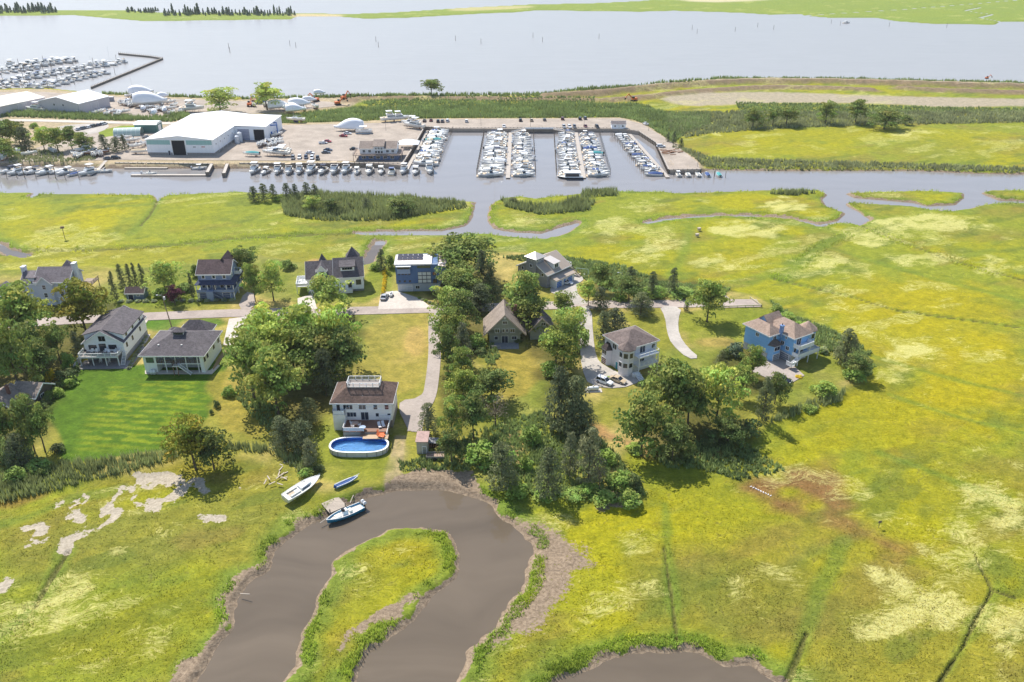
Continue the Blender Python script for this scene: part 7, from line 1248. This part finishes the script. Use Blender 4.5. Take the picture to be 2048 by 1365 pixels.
for x, y, d in [(-2.6,2,0),(-1.4,3,40),(-2.4,4.6,100)]: place('chair', chair, *local(fx, fy, 9, x, y), .8+2.5, math.radians(d), 1.1, 'white chair on the side deck of the dormered house', 'chair', 'chairs on the side deck')
# propane tank, trailer, swing, jet ski
pt = empty('propane_tank', (*P(1186,782,.8), .8), .05, 'white horizontal propane tank on a pad beside the gravel drive', 'propane tank'); MB().loft([[(x, r_*math.cos(a), .75+r_*math.sin(a)) for a in np.linspace(0, 2*math.pi, 15)[:-1]] for x, r_ in ((-1.5,.1),(-1.42,.35),(-1.2,.5),(1.2,.5),(1.42,.35),(1.5,.1))]).build('tank', MATS['white_tank'], pt, True); MB().box(-2, 2.2, -1., .9, -.1, .14).build('pad', conc, pt)
for x in (-.8, .8): MB().box(x-.1, x+.1, -.35, .35, .14, .4).build('foot', gry, pt)
MB().cyl((0,0,1.2), (0,0,1.45), .16, n=8).build('valve_cover', MATS['white_tank'], pt)
tr = empty('utility_trailer', (*P(871,916,.8), .8), .02, 'grey utility trailer with low sides beside the tool shed', 'trailer'); tg = M('trailer_grey', (140,134,128), .7, .1); MB().box(-1.9, 1.9, -.95, .95, .5, .6).build('bed', siding('trailer_board', (150,126,110), .2, .15), tr); MB().box(-1.9, 1.9, -1., -.95, .5, 1.).build('side', tg, tr); MB().box(-1.9, 1.9, .95, 1., .5, 1.).build('side', tg, tr); MB().box(-1.95, -1.9, -1., 1., .5, 1.).build('front', tg, tr); MB().beam((-1.9,0,.5), (-3.1,0,.4), .1, .1).build('drawbar', tg, tr)
for y in (-1.12, 1.12): MB().cyl((0,y-.1,.33), (0,y+.1,.33), .33, n=12).build('wheel', tyre, tr)
sw = empty('swing_set', (*P(1164,551,.8), .8), -.3, 'pale green swing set at the end of the gravel drive', 'swing'); sg_ = M('swing_green', (190,214,200), .5); MB().cyl((-2,0,2.4), (2,0,2.4), .06).build('top_bar', sg_, sw)
for x in (-2, 2):
    for y in (-.9, .9): MB().cyl((x,0,2.4), (x*1.1,y,0), .05).build('leg', sg_, sw)
for x in (-.8, .8): MB().box(x-.25, x+.25, -.1, .1, .5, .55).cyl((x-.22,0,.55), (x-.22,0,2.4), .012, n=4).cyl((x+.22,0,.55), (x+.22,0,2.4), .012, n=4).build('seat', white_trim, sw)
js = empty('jet_ski', (*P(783,592,.94), .94), 1.5, 'white jet ski on a trailer beside the silver sedan', 'jet ski'); MB().loft([[(x, -w_, .5), (x, -w_*.8, .9+h_), (x, w_*.8, .9+h_), (x, w_, .5), (x, 0, .3)] for x, w_, h_ in ((-1.4,.5,0),(-.2,.55,.1),(.6,.45,.25),(1.5,.1,.1))]).build('hull', gel, js); MB().box(-1., .1, -.18, .18, .95, 1.15).build('seat', engd, js); MB().beam((.3,-.35,1.4), (.3,.35,1.4), .06, .06).build('handlebar', engd, js); MB().beam((-1.6,0,.3), (2.4,0,.25), .1, .1).build('trailer_frame', alum, js)
for y in (-.6, .6): MB().cyl((-.4,y-.08,.26), (-.4,y+.08,.26), .26, n=10).build('wheel', tyre, js)
# creek-side craft
tq = M('turquoise_hull', (38,142,180), .3, .06)
x, y = P(690, 1034, WL); place('skiff', mk_console(tq, None, 8., 2.6), x, y, WL+.12, math.radians(-140), 1., 'turquoise open boat with twin outboards tied up in the creek', 'boat')
x, y = P(606, 984, .6); sbx = place('yacht_ashore', mk_sail(9., 2.8, False), x, y, 1.1, math.radians(52), 1., 'white mastless sailing boat lying in the grass by the creek', 'boat'); sbx.rotation_euler = (math.radians(10), 0, math.radians(52))
def mk_dinghy():
    r = empty('dinghy', (0,0,0)); hull(r, 5.2, 1.3, .45, M('pale_blue_hull', (120,164,208), .4, .08), canv['blue'], keel=.2); MB().cyl((-2.5,.3,.55), (3.2,.4,.7), .05, n=6).build('spar', gel, r); MB().cyl((-2.75,0,.1), (-2.55,0,.6), .35, n=10).build('stern_cover', canv['blue'], r); return r
place('dinghy', mk_dinghy, *P(694, 968, .8), 1.0, math.radians(38), 1., 'slim blue dinghy with a white spar lying on the grass by the creek', 'dinghy')
d_ = empty('landing_stage', (*P(668,1010,.3), .0), math.radians(38), 'square weathered timber landing stage above the creek', 'landing stage')
for i in range(9): MB().box(-1.9, 1.9, -1.9+i*.43, -1.9+i*.43+.4, .25, .33).build('plank', M('pale_plank', (196,180,160), .85, .15, 2), d_)
for xx in (-1.7, 1.7):
    for yy in (-1.6, 1.6): MB().cyl((xx,yy,-1.6), (xx,yy,1.0 if yy < 0 else .3), .12, n=7).build('post', MATS['weathered_timber'], d_)
MB().box(-1.9,1.9,-1.85,-1.7,.05,.25).build('beam', MATS['weathered_timber'], d_); MB().box(-1.9,1.9,1.5,1.65,.05,.25).build('beam', MATS['weathered_timber'], d_)
for (a, b_, n) in (((700,1005),(718,965),'from the landing stage to the grass bank'),((640,1045),(668,1028),'along the muddy bank below the landing stage'),((480,1186),(500,1190),'stuck in the mud of the creek bank'),((612,975),(640,988),'lying in the grass beside the white sailing boat')): A_ = P(*a, .2); B_ = P(*b_, .2); o = MB().cyl((0,0,0), (B_[0]-A_[0], B_[1]-A_[1], .35), .09, .07, 7).cyl((B_[0]-A_[0], B_[1]-A_[1], .35), ((B_[0]-A_[0])*1.01, (B_[1]-A_[1])*1.01, .36), .07, .02, 7).build('driftwood_pole', M('bleached_wood', (190,176,160), .9, .15, 3), None, loc=(*A_, .0)); tag(o, 'long bleached pole '+n, 'pole')
db = empty('driftwood_pile', (*P(585,950,.6), .5), 0, 'scattered driftwood and broken boards at the edge of the reeds', 'driftwood')
for i in range(22): a = rb.uniform(0, 3); xx, yy = rb.uniform(-4, 3), rb.uniform(-4, 4); xx += yy*.5; MB().beam((xx, yy, .15), (xx+1.4*math.cos(a), yy+1.4*math.sin(a), .3), .22, .1).build('board', MATS['bleached_wood'], db)
osp = empty('osprey_platform', (*P(130,478,0), 0), .3, 'bird nesting platform on a post in the marsh beyond the two-chimney house', 'nest platform'); MB().cyl((0,0,-.3), (0,0,4.2), .1, n=6).build('post', MATS['weathered_timber'], osp); MB().box(-.7,.7,-.7,.7,4.2,4.32).build('platform', MATS['weathered_timber'], osp); MB().cyl((0,0,4.32), (0,0,4.75), .55, .7, 10).build('nest', M('nest_twig', (110,92,66), .95, .3, 8), osp)
for px, py in ((1394,474),(1398,462)): x, y = P(px, py, 0); o = empty('hunting_blind', (x, y, 0), .4, 'small grey wooden hide standing in the straw marsh', 'hide', 'marsh hides'); MB().box(-.8,.8,-.6,.6,.6,1.9).build('body', MATS['bleached_wood'], o); o.scale = (.7,.7,.6); MB().box(-.95,.95,-.75,.75,1.9,2.0).build('roof', MATS['bleached_wood'], o); [MB().cyl((a,b_,-.3),(a,b_,.6),.07,n=5).build('leg', MATS['bleached_wood'], o) for a in (-.7,.7) for b_ in (-.5,.5)]
for i in range(9): x, y = P(1502+i*4.9, 974+i*2.3, 0); o = MB().loft([[(-.26,-.1,-.1),(.24,-.12,-.1),(.22,.1,-.1),(-.25,.09,-.1)],[(-.22,-.08,.1),(.2,-.1,.12),(.19,.08,.1),(-.22,.07,.09)]]).build('pale_slab', whc, None, loc=(x, y, .05)); o.rotation_euler = (0,0,rb.random()*3); tag(o, 'pale slab in the row lying on the brown patch of marsh', 'slab', 'row of pale slabs')
sp = empty('sign_post', (*P(1757,1056,0), 0), .2, 'small sign on a post in the marsh beside the brown patch', 'sign'); MB().cyl((0,0,-.2), (0,0,1.7), .05, n=6).build('post', MATS['weathered_timber'], sp); MB().box(-.35,.35,-.06,-.02,1.2,1.75).build('board', MATS['weathered_timber'], sp)
# fences
fe = empty('timber_fence', (*P(1496,599,.8), .8), 0, 'low pale timber guard rail around the end of the road', 'fence'); A_ = Vector((*P(1500,598,.8), 0)); B_ = Vector((*P(1523,614,.8), 0)); C2 = Vector((*P(1425,617,.8), 0)); O_ = Vector((*P(1496,599,.8), 0))
for a, b_ in ((A_, B_), (B_, C2)):
    a = a-O_; b_ = b_-O_; MB().beam(a+Vector((0,0,.55)), b_+Vector((0,0,.55)), .12, .3).build('rail', M('pale_rail', (206,196,160), .8, .1), fe); n = int((b_-a).length/2.4)
    for i in range(n+1): p = a.lerp(b_, i/n); MB().box(p.x-.09, p.x+.09, p.y-.09, p.y+.09, 0, .75).build('post', MATS['pale_rail'], fe)
fe = empty('picket_fence', (*P(150,742,.8), .8), 0, 'grey board fence beside the patio of the white gabled house', 'fence'); O_ = Vector((*P(150,742,.8), 0)); B_ = Vector((*P(171,706,.8), 0))-O_
for i in range(24): p = B_*(i/23); MB().box(p.x-.04, p.x+.04, p.y-.2, p.y+.2, 0, 1.7).build('board', M('fence_grey', (186,188,190), .8, .06), fe)
# haze
# ================================================================== AIR
hz = bpy.data.materials.new('haze_air'); hz.use_nodes = True; nt = hz.node_tree; nt.nodes.remove(nt.nodes['Principled BSDF'])
pv = nt.nodes.new('ShaderNodeVolumePrincipled'); pv.inputs['Color'].default_value = (.93, .95, 1, 1); pv.inputs['Density'].default_value = .00006; pv.inputs['Anisotropy'].default_value = .2
nt.links.new(pv.outputs[0], nt.nodes['Material Output'].inputs['Volume'])
tag(MB().box(-9500, 9500, -400, 14500, -4, 112).build('haze', hz), kind='stuff')
